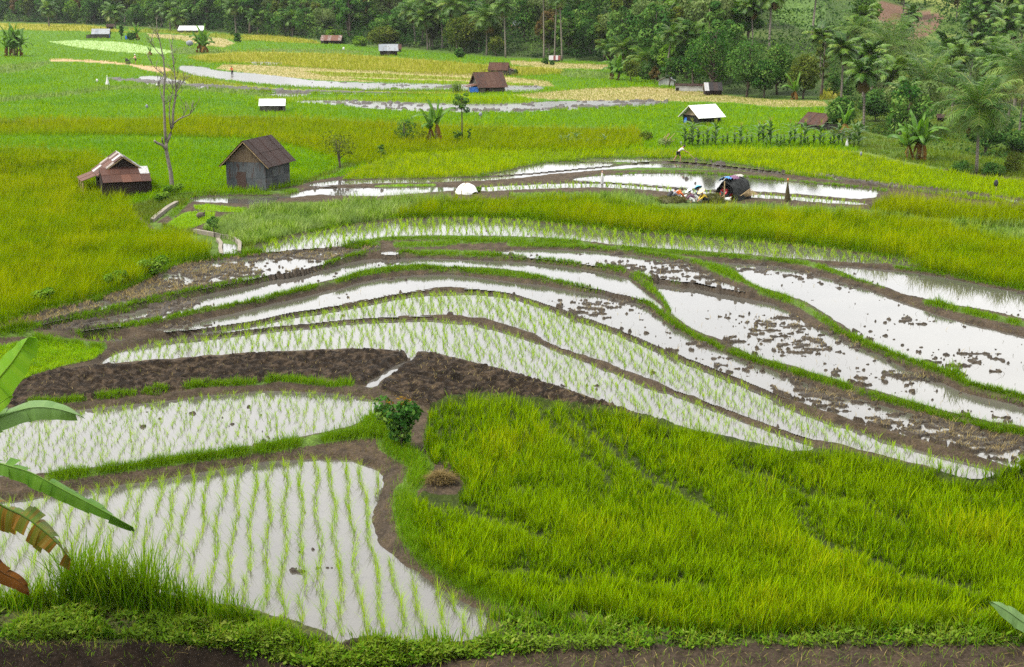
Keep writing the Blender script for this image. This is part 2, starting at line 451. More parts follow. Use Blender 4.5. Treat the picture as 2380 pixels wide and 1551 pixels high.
def heights(X, Y):
    z, ins, din, dmin = land(X, Y)
    U, V = project(X, Y, z)
    sc = np.maximum(1.0, Y / 60.0)
    wet = np.zeros(X.shape)
    for i, p in enumerate(PL):
        k = np.nonzero(ins == i)
        if not len(k[0]): continue
        x, y, u, v, d = X[k], Y[k], U[k], V[k], din[k]
        s = max(1.0, float(np.median(y)) / 60.0)
        m = p['mud'](u, v) if callable(p['mud']) else np.full(u.shape, p['mud'])
        n = fbm(x / .29 / s, y / .25 / s, 41, 4)
        big = vnoise(x / 2.6 / s, y / 1.8 / s, 47)
        n = n + .42 * (big - .5)
        thr = 0.78 - 0.56 * m
        cl = sstep(thr, thr + .10, n)
        fine = fbm(x / .14 / s, y / .12 / s, 51, 2)
        depth = 0.085 * sstep(0, .30, d)
        z[k] = CAMZ - p['H'] - depth + cl * (0.115 + .11 * (fine - .3)) * min(s, 2.0)
        wet[k] = 1.0
    pl = np.zeros(X.shape)
    for poly in PLOUGH:
        k = (V > 800) & (V < 1000)
        kk = np.nonzero(k)
        ii = inpoly(U[kk], V[kk], poly)
        q = pl[kk]; q[ii] = 1; pl[kk] = q
    pl *= (ins < 0)
    a_ = np.nonzero(pl > .5)
    xa, ya = X[a_], Y[a_]
    cl = fbm(xa / .30, ya / .26, 61, 2)
    cl2 = 1 - np.abs(2 * fbm(xa / .17, ya / .15, 67, 2) - 1)
    z[a_] += .17 * (cl - .45) + .10 * (cl2 - .6) + .05
    nb = np.nonzero((Y > 24) & (Y < 29.2) & (ins < 0))
    xb, yb = X[nb], Y[nb]
    z[nb] += .14 * (fbm(xb / .28, yb / .22, 81, 3) - .5) + .10 * (fbm(xb / .9, yb / .7, 83, 2) - .5)
    return z, ins, din, dmin, U, V, wet, pl

tc = np.concatenate([-np.linspace(1.3, .40, 46)[:-1], np.linspace(-.40, .40, 1060), np.linspace(.40, 1.3, 46)[1:]])
vr = np.arange(1585, 165, -1.9)
Yr = np.concatenate([np.linspace(1.5, 26.0, 34)[:-1], 3305 * 12.9 / vr[::-1][::-1]])
Yr = np.concatenate([[y for y in np.linspace(1.5, 26.4, 34)], [y for y in (F * 13.3 / vr * 0.985) if y > 26.5]])
Yr = np.concatenate([Yr[Yr < 235], np.geomspace(235, 3200, 190)])
GT, GY = np.meshgrid(tc, Yr)
GX = GT * GY
GZ, G_in, G_din, G_dmin, GU, GV, G_wet, G_pl = heights(GX, GY)

def gz(X, Y):
    """ground height anywhere (bilinear in the sheet)"""
    X = np.asarray(X, float); Y = np.asarray(Y, float)
    a = np.clip(np.interp(X / Y, tc, np.arange(len(tc))), 0, len(tc) - 1.001)
    b = np.clip(np.interp(Y, Yr, np.arange(len(Yr))), 0, len(Yr) - 1.001)
    i, j = a.astype(int), b.astype(int)
    fa, fb = a - i, b - j
    return (GZ[j, i] * (1 - fa) + GZ[j, i + 1] * fa) * (1 - fb) + (GZ[j + 1, i] * (1 - fa) + GZ[j + 1, i + 1] * fa) * fb

def gpick(A, X, Y):
    a = np.clip(np.rint(np.interp(X / Y, tc, np.arange(len(tc)))), 0, len(tc) - 1).astype(int)
    b = np.clip(np.rint(np.interp(Y, Yr, np.arange(len(Yr)))), 0, len(Yr) - 1).astype(int)
    return A[b, a]

def at(u, v, lift=0.0):
    """point of the land seen at (u, v); lift: of a surface that high above it"""
    u = np.asarray(u, float); v = np.asarray(v, float)
    x, y, z = ray(u, v)
    Y = np.minimum(11.8 * y / np.maximum(-z, .004), 600.0)
    for _ in range(14):
        H = CAMZ - gz(x / y * Y, Y) - lift
        Y = .45 * Y + .55 * np.clip(H * y / np.maximum(-z, .004), 3, 900)
    X = x / y * Y
    return X, Y, gz(X, Y)

def px(Y):
    """metres per unit of the 2380-wide picture at that distance"""
    return Y / F * 1.02
# ------------------------------------------------------------------ materials
def new_mat(name):
    m = bpy.data.materials.new(name); m.use_nodes = True
    n = m.node_tree; n.nodes.clear()
    return m, n, n.nodes.new("ShaderNodeOutputMaterial")

def col4(c): return (c[0], c[1], c[2], 1.0)

def noise_node(n, scale, detail=3, vec=None, coord='Object'):
    t = n.nodes.new("ShaderNodeTexNoise"); t.inputs['Scale'].default_value = scale; t.inputs['Detail'].default_value = detail
    if vec is None:
        c = n.nodes.new("ShaderNodeTexCoord"); vec = c.outputs[coord]
    n.links.new(vec, t.inputs['Vector'])
    return t

def ramp(n, fac, stops):
    r = n.nodes.new("ShaderNodeValToRGB")
    e = r.color_ramp.elements
    e[0].position, e[0].color = stops[0][0], col4(stops[0][1])
    e[1].position, e[1].color = stops[-1][0], col4(stops[-1][1])
    for p, c in stops[1:-1]:
        x = e.new(p); x.color = col4(c)
    n.links.new(fac, r.inputs['Fac'])
    return r

def mix(n, a, b, fac, mode='MIX'):
    m = n.nodes.new("ShaderNodeMixRGB"); m.blend_type = mode
    for s, x in (('Fac', fac), ('Color1', a), ('Color2', b)):
        if hasattr(x, 'node'): n.links.new(x, m.inputs[s])
        elif isinstance(x, (int, float)): m.inputs[s].default_value = x
        else: m.inputs[s].default_value = col4(x)
    return m.outputs['Color']

def bump(n, h, strength, dist):
    b = n.nodes.new("ShaderNodeBump"); b.inputs['Strength'].default_value = strength; b.inputs['Distance'].default_value = dist
    n.links.new(h, b.inputs['Height'])
    return b.outputs['Normal']

def principled(n, out, color, rough=.8, spec=.3, normal=None, metal=0.0):
    p = n.nodes.new("ShaderNodeBsdfPrincipled")
    if hasattr(color, 'node'): n.links.new(color, p.inputs['Base Color'])
    else: p.inputs['Base Color'].default_value = col4(color)
    if hasattr(rough, 'node'): n.links.new(rough, p.inputs['Roughness'])
    else: p.inputs['Roughness'].default_value = rough
    p.inputs['Specular IOR Level'].default_value = spec
    p.inputs['Metallic'].default_value = metal
    if normal is not None: n.links.new(normal, p.inputs['Normal'])
    if out is not None: n.links.new(p.outputs['BSDF'], out.inputs['Surface'])
    return p

def plain_mat(name, color, rough=.8, var=.25, scale=6.0, spec=.25, bmp=.0, metal=0.0):
    m, n, o = new_mat(name)
    t = noise_node(n, scale, 4)
    c2 = tuple(min(1, x * (1 + var)) for x in color); c1 = tuple(x * (1 - var) for x in color)
    r = ramp(n, t.outputs['Fac'], [(.3, c1), (.7, c2)])
    nm = bump(n, t.outputs['Fac'], bmp, .02) if bmp else None
    principled(n, o, r.outputs['Color'], rough, spec, nm, metal)
    return m

def leaf_mat(name, cols, tip=None, tip_amt=.6, trans=.32, patch=None, pscale=.25, rough=.6, spec=.04, transcol=1.25):
    """green blades and leaves; 'rnd' differs per blade, 'tip' runs from root to tip"""
    m, n, o = new_mat(name)
    a = n.nodes.new("ShaderNodeAttribute"); a.attribute_name = 'rnd'
    k = len(cols)
    dk = lambda c: (c[0] * .78, c[1] * .78, c[2] * .6)
    cols = [dk(c) for c in cols]; tip = dk(tip) if tip else None; patch = dk(patch) if patch else None
    r = ramp(n, a.outputs['Fac'], [(i / max(1, k - 1), c) for i, c in enumerate(cols)])
    c = r.outputs['Color']
    if patch is not None:
        g = n.nodes.new("ShaderNodeNewGeometry")
        t = noise_node(n, pscale, 3, g.outputs['Position'])
        pr = ramp(n, t.outputs['Fac'], [(.40, (0, 0, 0)), (.62, (1, 1, 1))])
        mm = n.nodes.new("ShaderNodeMath"); mm.operation = 'MULTIPLY'; mm.inputs[1].default_value = .75
        n.links.new(pr.outputs['Color'], mm.inputs[0])
        c = mix(n, c, patch, mm.outputs[0])
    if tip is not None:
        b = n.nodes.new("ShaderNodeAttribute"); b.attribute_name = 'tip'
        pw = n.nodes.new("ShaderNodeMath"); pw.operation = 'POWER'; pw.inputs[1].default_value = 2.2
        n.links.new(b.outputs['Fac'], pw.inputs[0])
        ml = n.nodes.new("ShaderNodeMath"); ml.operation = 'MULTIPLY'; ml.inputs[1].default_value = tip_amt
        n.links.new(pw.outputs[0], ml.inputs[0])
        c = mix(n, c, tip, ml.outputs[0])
    if spec > .05:
        p = principled(n, None, c, rough, spec)
    else:
        p = n.nodes.new("ShaderNodeBsdfDiffuse"); n.links.new(c, p.inputs['Color'])
    tr = n.nodes.new("ShaderNodeBsdfTranslucent")
    c2 = mix(n, c, (transcol, transcol, transcol * .6), 1.0, 'MULTIPLY')
    n.links.new(c2, tr.inputs['Color'])
    ms = n.nodes.new("ShaderNodeMixShader"); ms.inputs['Fac'].default_value = trans
    n.links.new(p.outputs[0], ms.inputs[1]); n.links.new(tr.outputs['BSDF'], ms.inputs[2])
    n.links.new(ms.outputs['Shader'], o.inputs['Surface'])
    return m

# ground: true colours of soil, mud, turf and crop floor by place ('tint'), broken up by noise
m_ground, n, o = new_mat("ground_soil")
a = n.nodes.new("ShaderNodeAttribute"); a.attribute_name = 'tint'
g = n.nodes.new("ShaderNodeNewGeometry")
t1 = noise_node(n, 2.2, 6, g.outputs['Position'])
t2 = noise_node(n, 14.0, 4, g.outputs['Position'])
r1 = ramp(n, t1.outputs['Fac'], [(.25, (.55, .56, .58)), (.75, (1.5, 1.45, 1.38))])
r2 = ramp(n, t2.outputs['Fac'], [(.30, (.60, .58, .56)), (.72, (1.45, 1.42, 1.4))])
c = mix(n, a.outputs['Color'], r1.outputs['Color'], 1.0, 'MULTIPLY')
c = mix(n, c, r2.outputs['Color'], 1.0, 'MULTIPLY')
wa = n.nodes.new("ShaderNodeAttribute"); wa.attribute_name = 'wet'
rr = n.nodes.new("ShaderNodeMapRange"); rr.inputs['To Min'].default_value = .92; rr.inputs['To Max'].default_value = .42
n.links.new(wa.outputs['Fac'], rr.inputs['Value'])
principled(n, o, c, rr.outputs['Result'], .07, bump(n, t2.outputs['Fac'], .6, .05))

# still paddy water: muddy body, mirror surface, faint ripples
def water_mat(name, body, rough, bscale, bstr):
    m, n, o = new_mat(name)
    g = n.nodes.new("ShaderNodeNewGeometry")
    t = noise_node(n, bscale, 3, g.outputs['Position'])
    t2 = noise_node(n, .35, 2, g.outputs['Position'])
    r = ramp(n, t2.outputs['Fac'], [(.3, tuple(x * .85 for x in body)), (.7, tuple(x * 1.15 for x in body))])
    p = principled(n, o, r.outputs['Color'], rough, .5, bump(n, t.outputs['Fac'], bstr, .02))
    p.inputs['IOR'].default_value = 1.45
    return m
m_water = water_mat("paddy_water", (.046, .043, .036), .03, 7.0, .03)
m_water_far = water_mat("paddy_water_far", (.030, .028, .024), .26, 3.0, .18)

# ------------------------------------------------------------------ the fields, painted in order (later ones cover earlier ones)
# name, canopy height, kind of crop, outline as the canopy is seen
FIELDS = [
 ("valley", .24, "lime", [(-300,50),(330,63),(560,79),(800,102),(1150,132),(1400,143),(1500,180),(1700,226),(1915,236),(1920,300),(2000,345),(1500,345),(1000,350),(900,350),(860,372),(800,402),(720,415),(690,424),(600,440),(480,442),(440,440),(360,455),(300,470),(100,440),(-300,350)]),
 ("deep1", .24, "limed", [(-200,215),(150,222),(230,226),(300,214),(430,224),(560,232),(700,256),(840,262),(840,268),(640,258),(500,240),(300,236),(100,240),(-200,238)]),
 ("deep2", .24, "limed", [(-200,172),(80,168),(140,178),(90,196),(-200,205)]),
 ("pale", .25, "pale", [(112,95),(180,92),(280,96),(330,104),(420,120),(360,124),(260,118),(170,107)]),
 ("ripe1", .5, "yellow", [(-300,50),(0,52),(200,56),(255,62),(300,73),(200,70),(0,67),(-300,66)]),
 ("ripe2", .5, "yellowl", [(300,62),(400,68),(600,82),(640,92),(560,92),(500,84),(380,74),(300,72)]),
 ("ripe3", .5, "tan", [(340,75),(430,80),(520,86),(546,98),(522,107),(470,102),(420,90),(350,84)]),
 ("ripe4", .5, "yellow", [(565,78),(660,82),(725,90),(748,98),(650,95),(565,88)]),
 ("ripe5", .5, "yellow", [(434,130),(480,121),(560,117),(660,118),(780,121),(900,129),(1000,136),(1100,144),(1180,150),(1262,150),(1312,158),(1305,166),(1210,170),(1000,167),(900,160),(780,156),(650,147),(560,142),(480,140)]),
 ("stub1", .12, "tan", [(600,150),(800,159),(1000,167),(1130,170),(1200,179),(1275,187),(1290,200),(1100,196),(900,190),(760,186),(640,176),(560,166),(500,158),(520,148)]),
 ("weedy1", .25, "yellowl", [(700,162),(860,168),(1010,174),(1120,180),(1100,184),(900,178),(760,174)]),
 ("weedy2", .25, "limey", [(800,178),(950,183),(1100,187),(1240,192),(1240,196),(1050,193),(880,188)]),
 ("ripe6", .4, "yellowl", [(395,160),(430,168),(480,178),(560,192),(640,200),(770,206),(640,208),(540,202),(440,192),(395,178),(360,166)]),
 ("ripe7", .3, "yellowl", [(700,204),(900,209),(1090,210),(1082,215),(900,214),(720,210)]),
 ("stub2", .12, "tan", [(1262,212),(1380,203),(1500,200),(1600,207),(1700,222),(1790,230),(1915,234),(1925,246),(1800,247),(1700,236),(1560,234),(1400,233),(1250,228),(1180,220)]),
 ("stub3", .12, "tan", [(1185,139),(1300,145),(1412,149),(1418,160),(1300,158),(1190,149)]),
 ("veg1", .3, "weed", [(1310,162),(1340,160),(1420,166),(1430,180),(1340,178),(1300,172)]),
 ("limey1", .45, "limey", [(590,221),(860,222),(1200,216),(1260,230),(1200,240),(980,238),(760,231),(600,232)]),
 ("pathway", .05, "path", [(112,137),(150,136),(250,141),(330,151),(392,157),(400,163),(370,168),(340,163),(300,151),(200,144),(120,142)]),
 ("ripe8", .4, "yellow", [(1909,205),(1932,201),(1962,214),(1950,223),(1905,226)]),
 ("olive1", .5, "olive", [(-300,274),(200,270),(550,263),(700,266),(850,276),(1100,286),(1300,288),(1480,292),(1492,300),(1484,312),(1497,328),(1400,341),(1200,339),(1050,341),(930,345),(880,367),(830,370),(780,357),(700,332),(600,312),(400,305),(200,302),(-300,307)]),
 ("lime3", .26, "limed", [(-300,322),(200,322),(420,330),(560,345),(700,362),(780,372),(760,388),(600,392),(420,380),(250,345),(60,338),(-300,336)]),
 ("mid", .30, "limeo", [(795,408),(815,396),(850,380),(920,352),(1000,345),(1300,345),(1600,343),(1900,341),(2000,350),(2100,373),(2200,391),(2290,405),(2400,414),(2600,440),(2600,500),(2400,466),(2250,452),(2150,438),(2050,423),(1950,408),(1850,399),(1750,385),(1650,373),(1560,366),(1400,364),(1300,370),(1200,387),(1100,404),(1000,410),(900,414)]),
 ("band", .5, "oliveg", [(868,508),(900,492),(980,467),(1060,452),(1200,450),(1350,453),(1500,463),(1560,472),(1740,478),(1900,482),(2050,487),(2160,503),(2400,524),(2600,550),(2600,715),(2400,662),(2250,630),(2150,603),(2050,583),(1900,562),(1750,551),(1600,541),(1450,527),(1300,508),(1200,498),(1050,493),(930,497)]),
 ("band2", .55, "olive", [(2022,470),(2040,455),(2070,450),(2130,456),(2250,466),(2400,477),(2600,500),(2600,540),(2400,512),(2250,500),(2120,485),(2040,480)]),
 ("weeds", .35, "weed", [(480,500),(520,492),(560,482),(610,472),(680,462),(800,461),(900,457),(1000,453),(1060,449),(980,467),(900,492),(868,508),(800,520),(700,538),(640,553),(606,572),(575,582),(560,575),(545,555),(520,545),(500,530),(470,520)]),
 ("weeds2", .35, "weed", [(1180,440),(1300,438),(1480,443),(1540,452),(1740,466),(1830,470),(1960,474),(2030,480),(2160,498),(2380,518),(2380,530),(2200,512),(2050,490),(1900,484),(1740,480),(1560,474),(1350,452),(1200,449)]),
 ("weeds3", .30, "weed", [(2200,512),(2300,515),(2420,525),(2420,560),(2330,548),(2250,530)]),
 ("weeds5", .22, "bank", [(330,500),(420,528),(500,545),(560,556),(640,552),(606,572),(600,590),(520,596),(470,604),(430,600),(400,560)]),
 ("ravine", .18, "bank", [(1925,236),(2000,228),(2100,262),(2380,300),(2520,420),(2400,411),(2290,402),(2200,388),(2100,370),(2000,347),(1925,300)]),
 ("bund_a", .20, "weed", [(-200,236),(0,226),(60,219),(130,214),(180,208),(240,199),(310,196),(420,198),(560,208),(700,222),(640,224),(500,212),(380,204),(300,204),(240,208),(180,217),(130,223),(60,229),(0,235),(-200,246)]),
 ("bund_b", .20, "weed", [(-200,150),(0,150),(60,146),(110,140),(118,146),(80,158),(20,168),(-200,172)]),
 ("bund_c", .20, "weed", [(395,113),(430,108),(470,112),(560,116),(520,122),(440,126),(400,122)]),
 ("bund_d", .18, "weed", [(592,112),(800,114),(880,122),(780,121),(660,119),(592,118)]),
 ("edge_a", .20, "bank", [(690,428),(760,405),(800,388),(860,372),(880,367),(920,352),(905,350),(860,366),(800,372),(770,392),(700,418)]),
 ("nursery", .15, "neon", [(385,518),(425,492),(470,487),(502,488),(498,497),(480,512),(450,524),(420,530)]),
 ("nursery2", .15, "neon", [(450,474),(480,471),(530,477),(572,480),(565,490),(520,488),(455,483)]),
 ("nursery3", .15, "neon", [(860,430),(900,426),(1010,425),(1020,430),(900,433)]),
 ("bed", .15, "neon", [(-60,805),(0,798),(60,786),(120,790),(180,797),(243,809),(232,820),(215,828),(150,842),(80,862),(40,880),(-100,905),(-200,840)]),
 ("weeds4", .25, "bank", [(300,470),(360,455),(440,440),(500,440),(530,447),(600,448),(690,440),(705,432),(690,450),(600,452),(480,453),(440,458),(400,488),(360,512),(330,500),(305,485)]),
 ("big", .55, "olivey", [(-300,335),(60,334),(120,338),(200,344),(262,362),(240,397),(205,405),(238,425),(298,455),(308,488),(345,514),(425,537),(478,562),(505,584),(482,594),(440,602),(380,617),(340,640),(290,664),(200,696),(100,722),(0,742),(-300,810)]),
]

FIELD_TINT = {"lime": (.035,.085,.006), "limed": (.03,.08,.006), "limey": (.06,.10,.01), "pale": (.16,.24,.10), "yellow": (.14,.14,.018), "yellowl": (.10,.13,.018), "tan": (.17,.15,.07),
              "path": (.22,.16,.09), "weed": (.05,.08,.02), "olive": (.05,.06,.006), "olivey": (.05,.06,.006), "oliveg": (.05,.06,.006), "limeo": (.05,.07,.006), "neon": (.06,.12,.008), "bank": (.04,.07,.012)}
# turf strips on the bunds: centre line as seen, half width in view
TURF = [
 (7, .12, [(613,560),(700,541),(780,523),(850,509),(930,500),(1050,498),(1190,502),(1290,512),(1400,526),(1500,538),(1600,546),(1700,553),(1800,559),(1900,567),(2000,580),(2080,597),(2160,618),(2240,640),(2420,676)]),
 (10, .20, [(592,591),(696,586),(773,577),(838,570),(876,573)]),
 (6, .10, [(838,561),(889,553),(967,551),(1044,551),(1110,553)]),
 (7, .12, [(920,569),(1000,567),(1032,565),(1070,559),(1202,556),(1288,559),(1366,562)]),
 (7, .10, [(1185,566),(1314,570),(1443,579),(1546,594),(1624,608),(1663,622),(1714,643),(1761,668),(1795,683)]),
 (12, .14, [(1640,616),(1690,632),(1720,645)]),
 (6, .10, [(1443,573),(1546,582),(1702,594),(1795,602),(1873,611),(1915,622),(1977,643),(2054,664)]),
 (7, .16, [(2150,702),(2184,707),(2209,714),(2287,733),(2400,757)]),
 (5, .10, [(2080,620),(2160,630),(2235,645),(2313,660),(2400,674)]),
 (7, .12, [(920,591),(928,588),(1057,588),(1140,592),(1202,598),(1288,606),(1366,617),(1450,627)]),
 (9, .14, [(0,768),(50,762),(103,750),(258,722),(388,691),(504,665),(563,650),(610,645),(683,634)]),
 (8, .14, [(742,616),(799,600),(848,589)]),
 (8, .14, [(181,771),(258,760),(330,748),(403,733),(465,718),(550,706),(610,692),(722,667),(799,648),(838,634),(902,625),(980,619),(1052,625),(1083,627),(1202,637),(1275,646),(1340,662),(1417,683),(1495,698),(1521,712),(1546,737),(1585,762),(1611,778),(1676,809),(1753,835),(1848,863),(1951,894),(2028,918),(2158,954),(2287,990),(2420,1012)]),
 (9, .13, [(1471,640),(1508,666),(1541,692),(1552,710),(1557,728)]),
 (6, .13, [(1478,634),(1500,640),(1515,648)]),
 (4, .10, [(1539,651),(1565,653),(1590,659)]),
 (10, .13, [(1770,676),(1822,692),(1861,705),(1899,731),(1938,757),(1946,770),(2003,793),(2054,814),(2093,830),(2209,868),(2261,897),(2420,938)]),
 (6, .16, [(60,940),(116,936),(232,921),(336,910),(478,893),(610,888),(644,880),(727,889),(773,894),(820,890)]),
 (13, .17, [(116,1108),(232,1091),(336,1078),(465,1060),(610,1043),(696,1027),(799,1011),(870,1005),(905,1010)]),
 (26, .22, [(842,985),(870,980),(900,1000),(930,1020)]),
 (24, .18, [(900,1030),(950,1060),(985,1085),(960,1120)]),
 (28, .16, [(942,1150),(940,1180),(952,1235),(985,1284),(1044,1331),(1122,1370),(1180,1390)]),
 (10, .14, [(0,775),(60,772),(100,790),(180,800),(240,806)]),
 (4, .13, [(1100,409),(1200,397),(1250,381),(1309,374),(1443,366),(1572,367),(1650,373),(1727,384),(1795,394),(1880,407),(1960,418)]),
 (3, .16, [(1340,416),(1400,408),(1500,402),(1600,402),(1702,408),(1795,416),(1873,424),(1977,433),(2060,443)]),
 (9, .15, [(-60,764),(0,750),(100,730),(200,704),(290,670),(340,647),(380,624),(440,609),(520,595),(610,587)]),
 (8, .12, [(400,500),(430,470),(450,455),(470,449),(530,446),(620,448),(690,446)]),
]

tint = np.zeros(GX.shape + (3,), dtype=np.float32)
soil = np.array((.032, .0245, .0165)); mudc = np.array((.022, .0178, .0128)); dark = np.array((.011, .0075, .0045))
tint[:] = soil
flat = dict(u=GU.ravel(), v=GV.ravel())
T = tint.reshape(-1, 3)
Yf = GY.ravel(); Uf, Vf = flat['u'], flat['v']
far = Yf > 100
T[far] = (.035, .07, .008)
foot = np.interp((GX / GY).ravel(), _ft, _fy)
hill = Yf > foot - 1
hn = fbm(GX.ravel() / 12, Yf / 12, 77)
T[hill] = (np.array((.018, .032, .008)) + np.outer(np.clip(hn[hill] - .4, 0, 1), np.array((.06, .08, .02))))
rav = (Uf > 1925) & (Yf > 101) & (Vf < 420)
T[rav] = np.array((.04, .07, .012)) + np.outer(np.clip(hn[rav] - .45, 0, 1), np.array((.22, .16, .06)))
CLEAR_BROWN = [(2025,0),(2140,22),(2195,38),(2175,70),(2140,95),(2100,88),(2060,62),(2030,40)]
CLEAR_GREEN = [(1790,0),(2020,0),(2040,60),(2060,90),(2000,75),(1960,60),(1880,75),(1800,45)]
T[inpoly(Uf, Vf, CLEAR_BROWN) & hill] = (.075, .046, .031)
T[inpoly(Uf, Vf, CLEAR_GREEN) & hill] = (.04, .075, .016)
for nm, lift, kind, poly in FIELDS:
    u0, u1 = min(p[0] for p in poly), max(p[0] for p in poly)
    v0, v1 = min(p[1] for p in poly) - 2, max(p[1] for p in poly) + 60
    k = np.nonzero((Uf > u0) & (Uf < u1) & (Vf > v0) & (Vf < v1) & (Yf > 26))[0]
    # where the canopy above this ground is seen
    dv = F * lift / Yf[k] * .98
    ii = inpoly(Uf[k], Vf[k] - dv * .7, poly)
    T[k[ii]] = FIELD_TINT[kind]
for hw, h, line in TURF:
    u0, u1 = min(p[0] for p in line) - 30, max(p[0] for p in line) + 30
    v0, v1 = min(p[1] for p in line) - 30, max(p[1] for p in line) + 30
    k = np.nonzero((Uf > u0) & (Uf < u1) & (Vf > v0) & (Vf < v1) & (Yf > 26))[0]
    d = polydist(Uf[k], Vf[k], line, False)
    T[k[d < hw]] = (.035, .062, .010)
inp = (G_in.ravel() >= 0)
T[inp] = mudc
nearband = (~inp) & (G_dmin.ravel() < .38) & (Yf < 130)
T[nearband] = T[nearband] * .25 + soil * .75 * .8
kp_ = G_pl.ravel() > .5
pn_ = fbm(GX.ravel()[kp_] / .16, Yf[kp_] / .14, 171, 3)
T[kp_] = dark * .6 + np.outer(sstep(.42, .75, pn_), np.array((.020, .0150, .0100)))
R1_OUT = [(985,1010),(1000,945),(1040,925),(1100,915),(1160,920),(1260,930),(1400,946),(1500,970),(1600,992),(1700,1014),(1800,1032),(1900,1042),(1980,1050),(2060,1066),(2130,1081),(2200,1096),(2280,1106),(2315,1092),(2400,1078),(2700,1120),(2700,1450),(2380,1450),(2100,1440),(1800,1446),(1600,1446),(1500,1430),(1350,1396),(1250,1396),(1180,1378),(1110,1350),(1040,1315),(985,1262),(958,1200),(950,1172),(985,1140),(1010,1150),(1060,1150),(1090,1110),(1050,1075),(1000,1050)]
T[inpoly(Uf, Vf, R1_OUT)] = (.014, .022, .003)
lowbank = (Yf > 26) & (Yf < 29.5) & (Vf > 1385) & (~inp)
T[lowbank] = (.030, .035, .012)
T[(Yf < 27.9) & (Uf < 1040)] = (.010, .0072, .005)
T[(Yf < 27.7) & (Uf >= 1040)] = (.022, .0165, .0115)
T[Yf < 24] = (.05, .06, .02)
wetv = np.maximum(G_wet, 0).ravel() * .9 + .25 * nearband
idx = np.arange(GX.size).reshape(GX.shape)
q = np.stack([idx[:-1, :-1], idx[:-1, 1:], idx[1:, 1:], idx[1:, :-1]], -1).reshape(-1, 4)
me = mesh_np("ground", np.stack([GX, GY, GZ], -1).reshape(-1, 3), quads=q, attrs={'tint': T, 'wet': wetv}, mats=[m_ground], smooth=True)
ground = link(bpy.data.objects.new("ground", me))
tag(ground, "terraced earth of the valley with brown bunds, ploughed mud and turf", "ground", kind='structure')
del q

# ------------------------------------------------------------------ water, one sheet per paddy
WLABEL = {"P1": "flooded paddy nearest the viewer with wide rows of seedlings and a curved right shore",
 "P2": "flooded seedling paddy below the dark ploughed slope, reaching to the banana leaves",
 "P3": "narrow water channel cut through the dark ploughed slope",
 "P4": "long flooded seedling paddy just above the dark ploughed slope and behind the tall green rice",
 "P5": "curving flooded seedling paddy above the brown bund, second above the ploughed slope",
 "P5b": "tiny pool with seedlings beside the bright seed bed on the left",
 "P6": "long bare paddy of open water turning into straw and mud towards the right, above the seedling paddies",
 "P7": "bare curved paddy ending at the short diagonal grass bund",
 "P8": "muddy churned strip of paddy below the big olive rice field on the left",
 "P9b": "tiny puddle between two grassy bunds in the middle of the terraces",
 "P9": "muddy paddy tapering to a point above the small grassy islet bund",
 "P11": "wide bare paddy with brown straw heaps right of the diagonal grass bund",
 "P10": "wide bare paddy scattered with dark mud clods on the right",
 "P12": "uppermost bare paddy at the right edge under the brown bund",
 "P13": "long arched seedling paddy along the foot of the olive rice band",
 "P14a": "small pond in front of the grey corrugated hut mirroring its wall",
 "P14b": "narrow bare paddy right of the grey corrugated hut, left of the white dome",
 "P14c": "long narrow bare paddy sweeping past the white dome up to the man with the hoe",
 "P15a": "uppermost thin strip of water at the feet of the man with the hoe",
 "P15b": "bare wedge of water left of the man with the hoe between two thin bunds",
 "P16": "bright bare paddy behind the black tarpaulin shelter",
 "P16b": "thin strip of seedling paddy between the white dome and the tall dark scarecrow",
 "P17": "muddy wet strip below the bright rice at the right edge",
 "F1": "far white curved paddy where the person in orange stands",
 "F2": "far ploughed paddy with mud clods behind the white-roofed shed",
 "F3": "far small muddy puddle right of the white scarecrow",
 "F4": "far short strip of water left of the bright green field in mid valley",
 "F5": "far sliver of water at the edge of the yellow field",
 "F6": "far long muddy strip below the white curved paddy"}
for p in PL:
    a = np.array(p['xy'])
    pi_ = PL.index(p)
    mk = G_in == pi_
    for _ in range(2):
        m2 = mk.copy()
        m2[1:] |= mk[:-1]; m2[:-1] |= mk[1:]; m2[:, 1:] |= mk[:, :-1]; m2[:, :-1] |= mk[:, 1:]
        mk = m2 & ((G_in == pi_) | (G_in < 0))
    fm = mk[:-1, :-1] & mk[1:, :-1] & mk[:-1, 1:] & mk[1:, 1:]
    jj, ii = np.nonzero(fm)
    qd = np.stack([idx[jj, ii], idx[jj, ii + 1], idx[jj + 1, ii + 1], idx[jj + 1, ii]], -1)
    un, inv = np.unique(qd.ravel(), return_inverse=True)
    vv = np.stack([GX.ravel()[un], GY.ravel()[un], np.full(len(un), CAMZ - p['H'])], -1)
    me = mesh_np("paddy_water", vv, quads=inv.reshape(-1, 4), mats=[m_water_far if a[:, 1].mean() > 140 else m_water])
    tag(link(bpy.data.objects.new("paddy_water", me)), WLABEL[p['name']], "paddy water", kind='structure')
